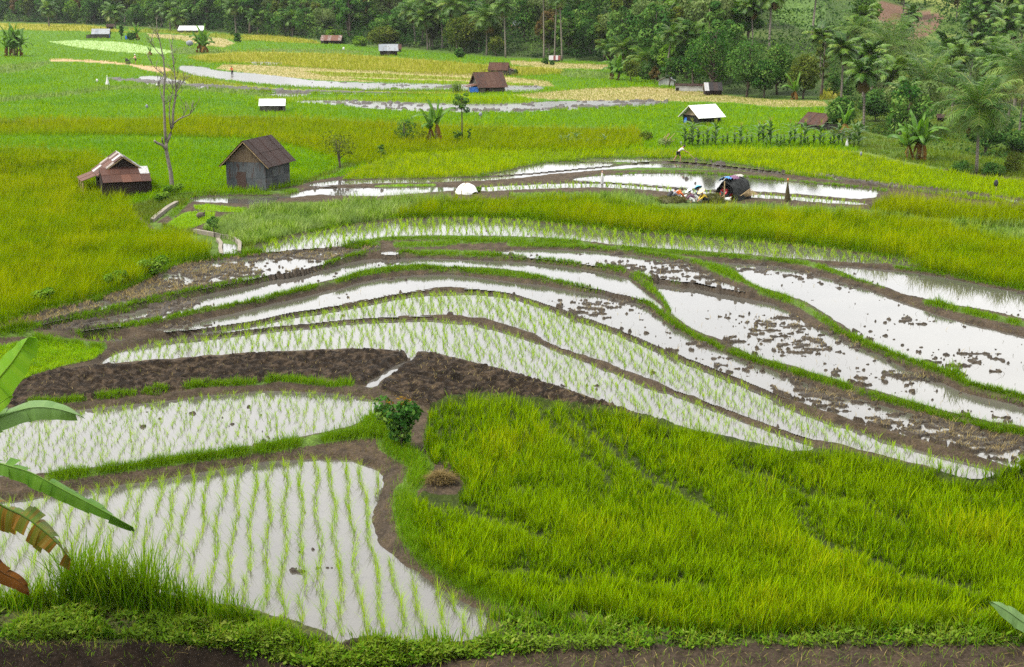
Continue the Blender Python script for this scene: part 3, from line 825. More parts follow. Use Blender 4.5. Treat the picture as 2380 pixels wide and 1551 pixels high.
# ------------------------------------------------------------------ blades
class Blades:
    def __init__(self): self.v, self.q, self.t, self.r, self.k, self.n = [], [], [], [], [], 0
    def add(self, P, h, w, az, lean, rnd, segs=2, droop=0.0, mid_w=1.0):
        P = np.asarray(P, float); n = len(P)
        if n == 0: return
        bc = lambda a: np.broadcast_to(np.asarray(a, float), (n,))
        h, w, az, lean, rnd, droop = map(bc, (h, w, az, lean, rnd, droop))
        dx, dy = np.cos(az), np.sin(az)
        tw = RNG.uniform(-.7, .7, n)
        sx, sy = np.cos(az + 1.5708 + tw), np.sin(az + 1.5708 + tw)
        V = []; K = []
        for s in range(segs):
            t = s / segs
            off = lean * h * t ** 1.7
            zz = h * (t - droop * t * t)
            ww = w * .5 * (1.0 if s == 0 else mid_w * (1 - .35 * t))
            if s == 0: ww = ww * .6
            for sg in (-1, 1):
                V.append(np.stack([P[:, 0] + dx * off + sg * sx * ww, P[:, 1] + dy * off + sg * sy * ww, P[:, 2] + zz], -1)); K.append(np.full(n, t))
        V.append(np.stack([P[:, 0] + dx * lean * h, P[:, 1] + dy * lean * h, P[:, 2] + h * (1 - droop)], -1)); K.append(np.ones(n))
        m = 2 * segs + 1
        self.v.append(np.stack(V, 1).reshape(-1, 3)); self.k.append(np.stack(K, 1).ravel()); self.r.append(np.repeat(rnd, m))
        b = self.n + m * np.arange(n)[:, None]
        for s in range(segs - 1):
            self.q.append(b + np.array([[2 * s, 2 * s + 1, 2 * s + 3, 2 * s + 2]]))
        self.t.append(b + np.array([[2 * segs - 2, 2 * segs - 1, 2 * segs]]))
        self.n += m * n
    def mesh(self, name, mat):
        return mesh_np(name, np.concatenate(self.v), np.concatenate(self.q) if self.q else None, np.concatenate(self.t),
                       {'rnd': np.concatenate(self.r), 'tip': np.concatenate(self.k)}, [mat])
    def build(self, name, mat, label, cat, kind='stuff', group=None, parent=None):
        return tag(link(bpy.data.objects.new(name, self.mesh(name, mat)), parent), label, cat, group, kind)

CROP = {
 "lime":   leaf_mat("rice_lime", [(.075,.170,.0005),(.130,.245,.0005),(.18,.295,.001)], patch=(.13,.25,.0005), pscale=.06),
 "limed":  leaf_mat("rice_deep_green", [(.085,.190,.0005),(.12,.235,.0005),(.15,.26,.001)], patch=(.095,.215,.0005), pscale=.08),
 "limey":  leaf_mat("rice_yellow_green", [(.15,.25,.001),(.19,.30,.001),(.22,.31,.001)]),
 "pale":   leaf_mat("rice_pale", [(.22,.32,.12),(.30,.38,.16),(.18,.29,.07)]),
 "yellow": leaf_mat("rice_ripe", [(.21,.225,.03),(.28,.265,.06),(.18,.22,.02)], patch=(.19,.22,.02), pscale=.05),
 "yellowl":leaf_mat("rice_half_ripe", [(.15,.20,.012),(.20,.23,.02),(.11,.18,.010)], patch=(.20,.21,.03), pscale=.06),
 "tan":    leaf_mat("rice_stubble", [(.25,.22,.09),(.31,.26,.12),(.19,.21,.05)], patch=(.17,.22,.04), pscale=.09),
 "path":   leaf_mat("path_grass", [(.2,.15,.08),(.12,.14,.03)]),
 "weed":   leaf_mat("weed_green", [(.05,.11,.012),(.11,.20,.025),(.16,.26,.02),(.26,.34,.13)], patch=(.15,.22,.09), pscale=.5),
 "bank":   leaf_mat("bank_grass", [(.05,.10,.008),(.085,.15,.010),(.12,.17,.015)], patch=(.10,.12,.02), pscale=.4),
 "olive":  leaf_mat("rice_olive", [(.065,.13,.0005),(.145,.205,.0005),(.21,.245,.001)], tip=(.23,.255,.002), patch=(.13,.21,.0005), pscale=.10),
 "olivey": leaf_mat("rice_olive_yellow", [(.055,.125,.0005),(.135,.205,.0005),(.22,.26,.001)], tip=(.24,.265,.002), patch=(.065,.165,.0005), pscale=.30),
 "oliveg": leaf_mat("rice_olive_green", [(.055,.125,.0005),(.132,.21,.0005),(.215,.255,.001)], tip=(.235,.262,.002), patch=(.075,.18,.0005), pscale=.30),
 "limeo":  leaf_mat("rice_fresh", [(.10,.19,.0005),(.185,.285,.0005),(.25,.32,.001)], tip=(.27,.31,.002), patch=(.15,.27,.0005), pscale=.15),
 "neon":   leaf_mat("seed_bed_green", [(.13,.26,.004),(.18,.32,.006),(.21,.32,.008)]),
}
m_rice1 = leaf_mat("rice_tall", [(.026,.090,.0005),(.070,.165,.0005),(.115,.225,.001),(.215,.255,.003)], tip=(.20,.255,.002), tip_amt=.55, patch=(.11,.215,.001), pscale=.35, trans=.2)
m_seed = leaf_mat("seedling_green", [(.15,.29,.006),(.22,.36,.010),(.31,.41,.02)], trans=.38)
m_turf = leaf_mat("turf_green", [(.045,.125,.003),(.085,.195,.005),(.13,.225,.008),(.21,.21,.03)], patch=(.10,.19,.006), pscale=.6)
m_bankg = leaf_mat("tall_grass_green", [(.03,.10,.002),(.065,.17,.003),(.125,.22,.005),(.20,.25,.02)], tip=(.17,.26,.01), tip_amt=.5, trans=.38)
m_herb = leaf_mat("herb_green", [(.020,.060,.004),(.05,.125,.008),(.10,.18,.012),(.18,.22,.05)], patch=(.09,.15,.02), pscale=.9)
m_straw = leaf_mat("straw", [(.10,.075,.035),(.17,.125,.06),(.24,.19,.10),(.085,.09,.022)], trans=.1)

FLD_LABEL = {
 "lime": ("rice_crop", "bright green young rice covering the valley floor behind the grey hut"),
 "limed": ("rice_crop", "deeper green patches of young rice among the bright green"),
 "limey": ("rice_crop", "yellowish green young rice in a narrow field before the rusty barn with the blue tarpaulin"),
 "pale": ("rice_crop", "pale whitish green seedling field near the far shed with the blue door"),
 "yellow": ("rice_crop", "ripe yellow rice in the far fields"),
 "yellowl": ("rice_crop", "half ripe yellow green rice in the far fields"),
 "tan": ("rice_stubble", "cut tan rice stubble in the far fields"),
 "path": ("path_grass", "dry grass along the far brown path"),
 "weed": ("weeds", "dull green mixed weeds between the pond and the terraces"),
 "bank": ("bank_grass", "grass on the bank under the two big huts"),
 "olive": ("rice_crop", "olive green ripening rice in the middle of the valley"),
 "olivey": ("rice_crop", "big olive yellow rice field on the left below the patchwork roof"),
 "oliveg": ("rice_crop", "olive green band of rice in front of the black tarpaulin shelter"),
 "limeo": ("rice_crop", "fresh yellow green rice field behind the man with the hoe"),
 "neon": ("seed_bed", "dense vivid green seed beds of young rice")}

def rand_in(poly, n):
    a = np.array(poly)
    lo, hi = a.min(0), a.max(0)
    lo = np.maximum(lo, (-330, -50)); hi = np.minimum(hi, (2700, 1600))
    bx = (hi - lo)
    par = 0.5 * abs(np.sum(a[:, 0] * np.roll(a[:, 1], -1) - np.roll(a[:, 0], -1) * a[:, 1]))
    N = int(n * bx[0] * bx[1] / max(par, 1)) + 8
    u = RNG.uniform(lo[0], hi[0], N); v = RNG.uniform(lo[1], hi[1], N)
    k = inpoly(u, v, poly)
    return u[k], v[k], par

HEAPZ = [(1535,452),(1600,448),(1740,454),(1745,474),(1690,478),(1600,474),(1535,468)]
CHAN1 = [(440,536),(515,540),(562,552),(570,600),(488,602),(492,562),(440,550)]
CHAN2 = [(342,522),(398,464),(420,470),(372,526)]
field_bl = {}
for fi, (nm, lift, kind, poly) in enumerate(FIELDS):
    par = rand_in(poly, 4)[2]
    dens = .62 if kind not in ("weed", "bank", "neon") else .55
    u, v, _ = rand_in(poly, par * dens)
    keep = np.ones(len(u), bool)
    for _, _, _, p2 in FIELDS[fi + 1:]:
        keep &= ~inpoly(u, v, p2)
    keep &= ~inpoly(u, v, HEAPZ) & ~inpoly(u, v, CHAN1) & ~inpoly(u, v, CHAN2)
    u, v = u[keep], v[keep]
    X, Y, Z = at(u, v, lift)
    din = gpick(G_in, X, Y); dm = gpick(G_dmin, X, Y)
    kp = (din < 0) & (Y < 590) & (dm > .25)
    X, Y, Z = X[kp], Y[kp], Z[kp]; n_ = len(X)
    if not n_: continue
    p = px(Y)
    lz = fbm(X / 3.0, Y / 3.0, 90 + fi) - .5
    if kind == "tan":
        h = np.maximum(.22, 2.2 * p) * RNG.uniform(.6, 1.2, n_)
    elif kind == "weed":
        h = .42 * (1 + 2.2 * np.maximum(lz, -.2)) * RNG.uniform(.4, 1.3, n_)
    elif kind == "neon":
        h = .20 * RNG.uniform(.7, 1.2, n_)
    elif kind == "bank":
        h = .32 * (1 + 1.5 * lz) * RNG.uniform(.4, 1.3, n_)
    elif kind == "pale":
        h = .28 * RNG.uniform(.6, 1.2, n_)
    else:
        h = lift * 1.45 * (1 + .9 * lz) * (1 + 1.0 * (vnoise(X / .38, Y / .45, 300) - .5)) * RNG.uniform(.55, 1.2, n_)
    w = p * (1.05 if kind not in ("weed",) else 1.5) * RNG.uniform(.7, 1.4, n_)
    w = np.maximum(w, .016)
    rnd = np.clip(RNG.normal(.47, .24, n_) + .9 * lz + 1.0 * (vnoise(X / .38, Y / .45, 300) - .5) + .5 * (vnoise(X / 1.1, Y / 1.3, 301) - .5), 0, 1)
    B = field_bl.setdefault(kind, Blades())
    az = RNG.uniform(0, 6.283, n_)
    B.add(np.stack([X, Y, Z - .02], -1), h, w, az, RNG.uniform(.1, .75, n_), rnd, 2, RNG.uniform(0, .22, n_))
for kind, B in field_bl.items():
    nm, lab = FLD_LABEL[kind]
    B.build(nm, CROP[kind], lab, "weeds" if nm == "weeds" else ("grass" if "grass" in nm else "rice"))

# turf on the bunds
B = Blades()
for hw, h, line in TURF:
    a = np.array(line, float)
    seg = np.linalg.norm(np.diff(a, axis=0), axis=1)
    n_ = int(seg.sum() * hw * 1.15)
    s = RNG.uniform(0, seg.sum(), n_)
    cs = np.concatenate([[0], np.cumsum(seg)])
    u = np.interp(s, cs, a[:, 0]); v = np.interp(s, cs, a[:, 1])
    gap = fbm(s / 26.0, s * 0 + hw * 3.3 + a[0, 0], 14, 2)
    k = gap > .30
    u = u[k] + RNG.normal(0, hw * .5, k.sum()); v = v[k] + RNG.normal(0, hw * .5, k.sum()) + 2; gp = gap[k]
    X, Y, Z = at(u, v)
    k = gpick(G_in, X, Y) < 0
    X, Y, Z, gp = X[k], Y[k], Z[k], gp[k]; n_ = len(X)
    hh = h * RNG.uniform(.45, 1.5, n_) * (.55 + 1.0 * gp)
    B.add(np.stack([X, Y, Z - .01], -1), hh, np.maximum(.010, px(Y) * 1.15) * RNG.uniform(.7, 1.3, n_), RNG.uniform(0, 6.283, n_), RNG.uniform(.1, .9, n_), np.clip(RNG.normal(.45, .22, n_), 0, 1))
B.build("bund_turf", m_turf, "short green turf growing on the bunds between the paddies", "grass")

# the tall rice in front, in tussocks
GAPS = [(9, [(1330,955),(1385,1000),(1440,1045),(1500,1080),(1560,1112),(1640,1160),(1700,1195)]),
        (10, [(1000,1165),(1080,1160),(1140,1185),(1200,1215),(1270,1235)]),
        (14, [(1860,1175),(1900,1230),(1960,1270)]), (8, [(1960,1270),(2080,1300),(2180,1340),(2280,1350)]),
        (7, [(1130,1300),(1300,1320),(1480,1330),(1640,1345)]), (6, [(1240,930),(1300,990),(1380,1060),(1420,1110)]), (6, [(1700,1060),(1820,1110),(1960,1150),(2100,1190)]), (7, [(2060,1380),(2180,1400),(2300,1395)])]
u, v, par = rand_in(R1_OUT, 18500)
X, Y, Z = at(u, v, .30)
U2, V2 = project(X, Y, Z)
k = (gpick(G_in, X, Y) < 0) & (gpick(G_dmin, X, Y) > .10)
gapd = np.ones(len(u)); vall = np.ones(len(u))
for hw, line in GAPS:
    d = polydist(u, v + 6 * np.sin(u / 31.0), line, False)
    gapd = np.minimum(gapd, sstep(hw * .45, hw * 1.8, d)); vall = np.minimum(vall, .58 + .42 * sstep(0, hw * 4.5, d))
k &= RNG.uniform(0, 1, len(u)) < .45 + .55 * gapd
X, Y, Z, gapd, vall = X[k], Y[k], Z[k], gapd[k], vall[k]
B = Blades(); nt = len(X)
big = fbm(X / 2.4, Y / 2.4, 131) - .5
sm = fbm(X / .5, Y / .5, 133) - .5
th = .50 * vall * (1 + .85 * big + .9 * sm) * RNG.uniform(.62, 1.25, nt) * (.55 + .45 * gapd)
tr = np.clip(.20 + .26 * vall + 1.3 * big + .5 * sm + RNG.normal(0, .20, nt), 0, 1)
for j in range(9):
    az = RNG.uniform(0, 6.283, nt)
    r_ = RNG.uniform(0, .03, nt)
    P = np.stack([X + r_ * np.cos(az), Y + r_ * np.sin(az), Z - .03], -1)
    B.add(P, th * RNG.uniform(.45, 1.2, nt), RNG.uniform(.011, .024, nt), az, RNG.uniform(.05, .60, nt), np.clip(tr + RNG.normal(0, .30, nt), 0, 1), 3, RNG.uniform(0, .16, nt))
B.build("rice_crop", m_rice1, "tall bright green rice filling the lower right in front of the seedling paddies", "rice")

# seedlings
def seed_points(name, sp, ro, ang, jit=.05, inset=.10):
    p = POOL[name]; a = np.array(p['xy'])
    ca, sa = math.cos(ang), math.sin(ang)
    lx = a[:, 0] * ca + a[:, 1] * sa; ly = -a[:, 0] * sa + a[:, 1] * ca
    gx, gy = np.meshgrid(np.arange(lx.min(), lx.max(), sp), np.arange(ly.min(), ly.max(), ro))
    gx = gx + .06 * np.sin(gy * 1.3 + gx * 7)
    gx, gy = gx.ravel(), gy.ravel()
    gx = gx + RNG.normal(0, jit, len(gx)); gy = gy + RNG.normal(0, jit * 1.3, len(gy))
    X = gx * ca - gy * sa; Y = gx * sa + gy * ca
    k = inpoly(X, Y, p['xy']); X, Y = X[k], Y[k]
    k = (polydist(X, Y, p['xy']) > inset)
    X, Y = X[k], Y[k]
    U, V = project(X, Y, np.full(X.shape, CAMZ - p['H']))
    k = (U > -60) & (U < 2440)
    return X[k], Y[k], CAMZ - p['H'] - .04

def tuft(B, X, Y, Z, n_bl, h, w, lean, wind=2.6):
    n = len(X)
    k0 = RNG.uniform(.75, 1.2, n); rr = RNG.uniform(0, 1, n)
    la = RNG.normal(wind, .9, n); ll = RNG.uniform(0, .35, n)
    for j in range(n_bl):
        az = RNG.uniform(0, 6.283, n)
        az = np.where(RNG.uniform(0, 1, n) < .45, la + RNG.normal(0, .5, n), az)
        P = np.stack([X + .018 * np.cos(az), Y + .018 * np.sin(az), np.broadcast_to(Z, (n,))], -1)
        B.add(P, h * k0 * RNG.uniform(.55, 1.1, n), w * RNG.uniform(.7, 1.3, n), az, RNG.uniform(.1, lean, n) + ll, np.clip(rr * .5 + RNG.uniform(0, .5, n), 0, 1), 2, RNG.uniform(0, .18, n))

X, Y, Z = seed_points("P1", .43, .23, math.atan2(.15, 1), .03, .06)
order = np.argsort(Y); X, Y = X[order], Y[order]
protos = []
for j in range(9):
    b = Blades()
    tuft(b, np.zeros(1), np.zeros(1), np.zeros(1), 15, .39, .0080, .6)
    protos.append(b.mesh("rice_seedling", m_seed))
NS = min(300, len(X))
for j in range(NS):
    o = link(bpy.data.objects.new("rice_seedling", protos[j % 9]))
    o.location = (X[j], Y[j], Z); o.rotation_euler = (0, 0, random.uniform(-.6, .6)); s = random.uniform(.85, 1.2); o.scale = (s, s, s * random.uniform(.85, 1.15))
    tag(o, "young rice seedling tuft standing in water in the wide rows of the nearest paddy", "rice seedling", "rice seedlings of the nearest paddy")
B = Blades()
tuft(B, X[NS:], Y[NS:], Z, 13, .39, .0086, .6)
for nm, sp, ro, an, nb, h, w in (("P2", .30, .24, .12, 9, .26, .0100), ("P4", .28, .21, .14, 8, .26, .0118), ("P5", .28, .21, .14, 8, .28, .0130), ("P5b", .3, .3, 0, 7, .33, .02),
                             ("P13", .36, .42, .05, 7, .38, .020), ("P16b", .42, .5, .1, 6, .36, .028)):
    X, Y, Z = seed_points(nm, sp, ro, an, .05, .05)
    k = RNG.uniform(0, 1, len(X)) < .93
    tuft(B, X[k], Y[k], Z, nb, h, w, .6)
B.build("rice_seedlings", m_seed, "rows of small rice seedlings in the other flooded paddies", "rice seedlings")

# straw and rotting weeds on the ploughed mud
B = Blades()
for nm, dens in (("P6", .05), ("P7", .02), ("P8", .12), ("P9", .05), ("P10", .02), ("P11", .06), ("P12", .012), ("P17", .03), ("F2", .03)):
    p = POOL[nm]
    par = rand_in(p['poly'], 4)[2]
    u, v, _ = rand_in(p['poly'], par * dens * 3.0)
    X, Y = plane_xy(u, v, p['H'])
    Z = gz(X, Y)
    k = (Z > CAMZ - p['H'] + .035) | (RNG.uniform(0, 1, len(X)) < .012)
    X, Y, Z = X[k], Y[k], Z[k]; n_ = len(X)
    pn = vnoise(X / .9, Y / .9, 5)
    B.add(np.stack([X, Y, np.maximum(Z, CAMZ - p['H']) - .01], -1), RNG.uniform(.04, .17, n_), np.maximum(.012, px(Y) * 1.0) * RNG.uniform(.6, 1.3, n_), RNG.uniform(0, 6.283, n_), RNG.uniform(.3, 2.2, n_), np.clip(pn * 1.1 - .1 + RNG.normal(0, .15, n_), 0, 1))
for poly in PLOUGH + [[(0,1490),(500,1500),(1000,1545),(1300,1508),(2380,1500),(2380,1556),(0,1556)]]:
    u, v, par = rand_in(poly, 420)
    X, Y, Z = at(u, v); n_ = len(X)
    B.add(np.stack([X, Y, Z], -1), RNG.uniform(.02, .12, n_), .014, RNG.uniform(0, 6.283, n_), RNG.uniform(.5, 3, n_), RNG.uniform(.2, 1, n_))
B.build("straw", m_straw, "brown straw and rotting weeds lying on the churned mud", "straw")

# sprouts and dry bits on the bunds
B = Blades()
u = RNG.uniform(-60, 2440, 60000); v = RNG.uniform(500, 1480, 60000)
X, Y, Z = at(u, v)
dm_ = gpick(G_dmin, X, Y)
k = (gpick(G_in, X, Y) < 0) & (dm_ < 1.6) & (gpick(G_pl, X, Y) < .5) & ~inpoly(u, v, R1_OUT) & (vnoise(X / 1.1, Y / 1.1, 88) > .30)
for _, _, kd_, pl_ in FIELDS:
    if kd_ in ("olivey", "oliveg", "neon"): k &= ~inpoly(u, v, pl_)
X, Y, Z = X[k], Y[k], Z[k]; n_ = len(X)
B.add(np.stack([X, Y, Z - .005], -1), RNG.uniform(.02, .13, n_) * (.5 + vnoise(X / .6, Y / .6, 12)), np.maximum(.008, px(Y) * .8), RNG.uniform(0, 6.28, n_), RNG.uniform(.2, 1.8, n_), np.clip(vnoise(X / .9, Y / .9, 19) + RNG.normal(0, .2, n_), 0, 1))
B.build("bund_sprouts", leaf_mat("sprouts", [(.07,.14,.008),(.12,.15,.02),(.14,.10,.045),(.09,.065,.03)]), "sparse sprouts and dry stalks scattered over the bare brown bunds", "grass")

# the bank in front
BANK = [(-120,1395),(0,1390),(150,1380),(350,1392),(480,1402),(600,1440),(700,1470),(770,1508),(800,1500),(900,1492),(1000,1500),(1090,1500),(1150,1470),(1200,1430),(1350,1440),(1600,1450),(1800,1450),(2100,1448),(2500,1450),(2500,1500),(2380,1498),(2000,1500),(1700,1502),(1300,1512),(1050,1532),(950,1545),(800,1560),(600,1530),(480,1500),(300,1482),(100,1486),(-120,1480)]
u, v, par = rand_in(BANK, 26000)
X, Y, Z = at(u, v, .05)
k = gpick(G_in, X, Y) < 0
X, Y, Z, uu = X[k], Y[k], Z[k], u[k]; n_ = len(X)
H_ = Blades()
pn = fbm(X / .55, Y / .45, 201, 3)
keepb = RNG.uniform(0, 1, n_) < sstep(.30, .52, pn) * np.where(uu > 1150, .22, .8) + .05
X, Y, Z, uu, pn = X[keepb], Y[keepb], Z[keepb], uu[keepb], pn[keepb]; n_ = len(X)
for j in range(2):
    az = RNG.uniform(0, 6.283, n_)
    zz = Z + RNG.uniform(0, 1, n_) * np.clip((pn - .34) * .7, .02, .20)
    H_.add(np.stack([X + RNG.normal(0, .05, n_), Y + RNG.normal(0, .05, n_), zz], -1), RNG.uniform(.03, .095, n_), RNG.uniform(.025, .075, n_) * RNG.uniform(.6, 1, n_), az, RNG.uniform(.6, 2.0, n_), np.clip(pn * 1.1 - .1 + RNG.normal(0, .28, n_), 0, 1), 3, RNG.uniform(.0, .5, n_), 1.5)
H_.build("bank_herbs", m_herb, "leafy creeping weeds covering the dark earth bank at the bottom", "weeds")
B = Blades()
ks = RNG.uniform(0, 1, n_) < (.55 + .3 * (uu > 1180))
Xs, Ys, Zs = X[ks], Y[ks], Z[ks]; m_ = len(Xs)
B.add(np.stack([Xs, Ys, Zs], -1), RNG.uniform(.08, .42, m_) * (.4 + 1.2 * pn[ks]), RNG.uniform(.008, .016, m_), RNG.uniform(0, 6.283, m_), RNG.uniform(.1, 1.0, m_), np.clip(RNG.normal(.7, .25, m_), 0, 1), 3, RNG.uniform(0, .3, m_))
# the low path at the bottom carries a few sprigs
u = RNG.uniform(0, 2380, 1600); v = RNG.uniform(1490, 1560, 1600)
X2, Y2, Z2 = at(u, v)
B.add(np.stack([X2, Y2, Z2], -1), RNG.uniform(.03, .20, 1600), .010, RNG.uniform(0, 6.283, 1600), RNG.uniform(.1, 1.4, 1600), RNG.uniform(.2, 1, 1600), 3, .1)
B.build("bank_grass", m_turf, "scattered grass blades along the front bank and its path", "grass")
# tall grass
B = Blades()
for cu, cv, su, hh, cnt in ((255,1415,85,1.6,560),(190,1410,50,1.75,340),(330,1420,65,1.45,400),(110,1415,75,.8,320),(440,1430,55,.95,300),(540,1455,55,.8,240),(40,1415,60,.7,200),(640,1480,50,.6,160),(720,1500,40,.45,90),(880,1500,60,.4,120),(1020,1500,60,.45,130),
                            (1180,1440,60,.55,160),(1290,1445,45,.62,160),(1120,1480,40,.4,70),(1450,1455,60,.5,90),(2222,872,22,.55,120),(1040,1060,60,.55,160),(1075,1100,45,.6,140),(2184,706,16,.5,80),(1600,1462,80,.45,70),(1820,1462,90,.4,60),(1350,1470,120,.5,160),(1700,1475,160,.45,200),(2050,1470,160,.5,200),(2280,1470,110,.5,140),(1180,1500,90,.35,90),(880,985,30,.4,120)):
    u = RNG.normal(cu, su * .5, cnt); v = RNG.normal(cv, 5, cnt)
    X, Y, Z = at(u, v)
    k = gpick(G_in, X, Y) < 0
    X, Y, Z = X[k], Y[k], Z[k]; n_ = len(X)
    B.add(np.stack([X, Y, Z - .03], -1), hh * RNG.uniform(.35, 1.15, n_) * (.75 + .5 * vnoise(X / .35, Y / .35, 7)), RNG.uniform(.014, .030, n_), RNG.uniform(0, 6.283, n_), RNG.uniform(.05, .65, n_), np.clip(RNG.normal(.45, .25, n_), 0, 1), 4, RNG.uniform(0, .18, n_), 1.1)
B.build("tall_grass", m_bankg, "tall dark green grass tussocks on the front bank and bunds", "grass")
# ------------------------------------------------------------------ trees, palms, bananas, maize
m_bark = plain_mat("bark_grey", (.11, .098, .08), .9, .4, 9, .1, .5)
m_barkd = plain_mat("bark_dark", (.060, .048, .036), .9, .4, 9, .1, .5)
m_palmtrunk = plain_mat("palm_trunk", (.12, .105, .085), .9, .35, 14, .1, .4)
m_bstem = plain_mat("banana_stem", (.14, .13, .05), .7, .5, 7, .2)
m_rachis = plain_mat("frond_rib", (.17, .17, .06), .7, .2, 5, .2)
TREE_MATS = {  # greens tinted bluish: haze over the wood is put into the leaf colour
 "dark":  leaf_mat("leaves_dark", [(.0100,.0400,.0112),(.0275,.0825,.0175),(.0600,.1313,.0275),(.1375,.2125,.0562)], trans=.22),
 "mid":   leaf_mat("leaves_mid", [(.0189,.0621,.0175),(.0486,.1148,.0297),(.1013,.1755,.0432)], trans=.25),
 "olive": leaf_mat("leaves_olive", [(.028,.050,.010),(.065,.095,.018),(.12,.14,.03)], trans=.25),
 "pale":  leaf_mat("leaves_pale", [(.0625,.1063,.0400),(.1063,.1562,.0625),(.1625,.2063,.0938)], trans=.25),
 "light": leaf_mat("leaves_light", [(.0460,.1092,.0115),(.0862,.1725,.0184),(.1380,.2185,.0345)], trans=.3),
 "rust":  leaf_mat("leaves_rust", [(.045,.055,.018),(.085,.065,.028),(.12,.070,.04)], trans=.25),
}
m_palm = leaf_mat("palm_leaves", [(.014,.048,.005),(.040,.105,.009),(.095,.18,.02),(.24,.26,.08)], trans=.28, spec=.2, rough=.5)
m_palmdry = leaf_mat("palm_leaves_dry", [(.10,.075,.03),(.17,.125,.05)], trans=.2)
m_banana = leaf_mat("banana_leaf", [(.045,.125,.010),(.075,.175,.016),(.11,.21,.03)], trans=.4, spec=.22, rough=.5)
m_bananadry = leaf_mat("banana_leaf_dry", [(.10,.055,.02),(.16,.09,.035)], trans=.2)
m_maize = leaf_mat("maize_leaf", [(.028,.085,.010),(.050,.125,.018),(.09,.16,.05)], trans=.3, spec=.4)

def leaf_cloud(lobes, n, leaf, rng, flat=.45, aspect=.55, inner=.72):
    """many small leaf sprays on and in a set of ellipsoid lobes (cx,cy,cz, rx,ry,rz, tone)"""
    L = np.array(lobes, float)
    wt = (L[:, 3] * L[:, 5]); wt /= wt.sum()
    k = rng.choice(len(L), n, p=wt)
    d = rng.normal(0, 1, (n, 3)); d /= np.linalg.norm(d, axis=1, keepdims=True)
    r = inner + (1.06 - inner) * rng.uniform(0, 1, n) ** .6
    C = L[k, :3] + d * r[:, None] * L[k, 3:6]
    N = d + rng.normal(0, .55, (n, 3)); N[:, 2] += flat
    N /= np.linalg.norm(N, axis=1, keepdims=True)
    A = np.cross(N, rng.normal(0, 1, (n, 3))); A /= np.linalg.norm(A, axis=1, keepdims=True)
    Bv = np.cross(N, A)
    s = leaf * rng.uniform(.55, 1.35, n)[:, None]
    V = np.stack([C - A * s * .5, C + Bv * s * aspect * .5 - N * s * .08, C + A * s * .5, C - Bv * s * aspect * .5 - N * s * .08], 1).reshape(-1, 3)
    q = np.arange(4 * n).reshape(n, 4)
    rnd = np.clip(L[k, 6] + rng.normal(0, .20, n), 0, 1)
    return V, q, np.repeat(rnd, 4)

def tree(name, label, cat, h, w, seed, mat="mid", trunk_h=.35, nlobes=9, n=900, leaf=.4, shape='round', bark=None, loc=(0, 0, 0), group=None, multi=1, trunk_r=None, extra=None):
    rng = np.random.default_rng(seed); rr = random.Random(seed)
    t = thing(name, label, cat, loc, 0, group)
    z0 = h * trunk_h
    lobes = []
    for i in range(nlobes):
        f = (i + .5) / nlobes
        zc = z0 + (h - z0) * (.12 + .74 * f)
        if shape == 'round': rad = w * .5 * math.sin(math.pi * (.22 + .66 * f)) ** .8
        elif shape == 'cone': rad = w * .5 * (1.02 - .82 * f)
        elif shape == 'tall': rad = w * .42 * (1 - .45 * abs(f - .4))
        elif shape == 'flat': rad = w * .5 * (.5 + .6 * f)
        else: rad = w * .4
        a = i * 2.4 + rr.uniform(-.5, .5)
        off = rad * rr.uniform(.35, .75)
        lr = max(w * .11, rad * rr.uniform(.30, .52))
        lobes.append((off * math.cos(a), off * math.sin(a), zc, lr, lr, lr * rr.uniform(.6, .85), rr.uniform(.2, .8)))
    mb = MB()
    R = trunk_r or h * .022
    for m in range(multi):
        b = (rr.uniform(-1, 1) * w * .10 * (multi > 1), rr.uniform(-1, 1) * w * .10 * (multi > 1))
        bend = (rr.uniform(-1, 1) * w * .06, rr.uniform(-1, 1) * w * .06)
        top = (b[0] + bend[0] * 2, b[1] + bend[1] * 2, h * .82)
        mb.tube([(b[0], b[1], -.25), (b[0] + bend[0] * .4, b[1] + bend[1] * .4, z0 * .5), (b[0] + bend[0], b[1] + bend[1], z0), top], [R * 1.3, R, R * .85, R * .25], 7)
        for i, l in enumerate(lobes):
            if i % multi != m: continue
            zz = max(z0 * .75, l[2] - (abs(l[0]) + abs(l[1])) * .75)
            f = min(1, max(0, (zz - z0) / max(.01, h * .82 - z0)))
            p0 = Vector((b[0] + bend[0] * (1 + f), b[1] + bend[1] * (1 + f), zz)); p2 = Vector(l[:3])
            mb.tube([p0, p0.lerp(p2, .5) + Vector((0, 0, .05 * h * .3)), p2], [R * .42, R * .3, R * .12], 5)
    mb.build('trunk', bark or m_barkd, t, True)
    V, q, r = leaf_cloud(lobes, n, leaf, rng)
    me = mesh_np('crown', V, quads=q, attrs={'rnd': r, 'tip': r * 0}, mats=[TREE_MATS[mat]])
    link(bpy.data.objects.new('crown', me), t)
    return t

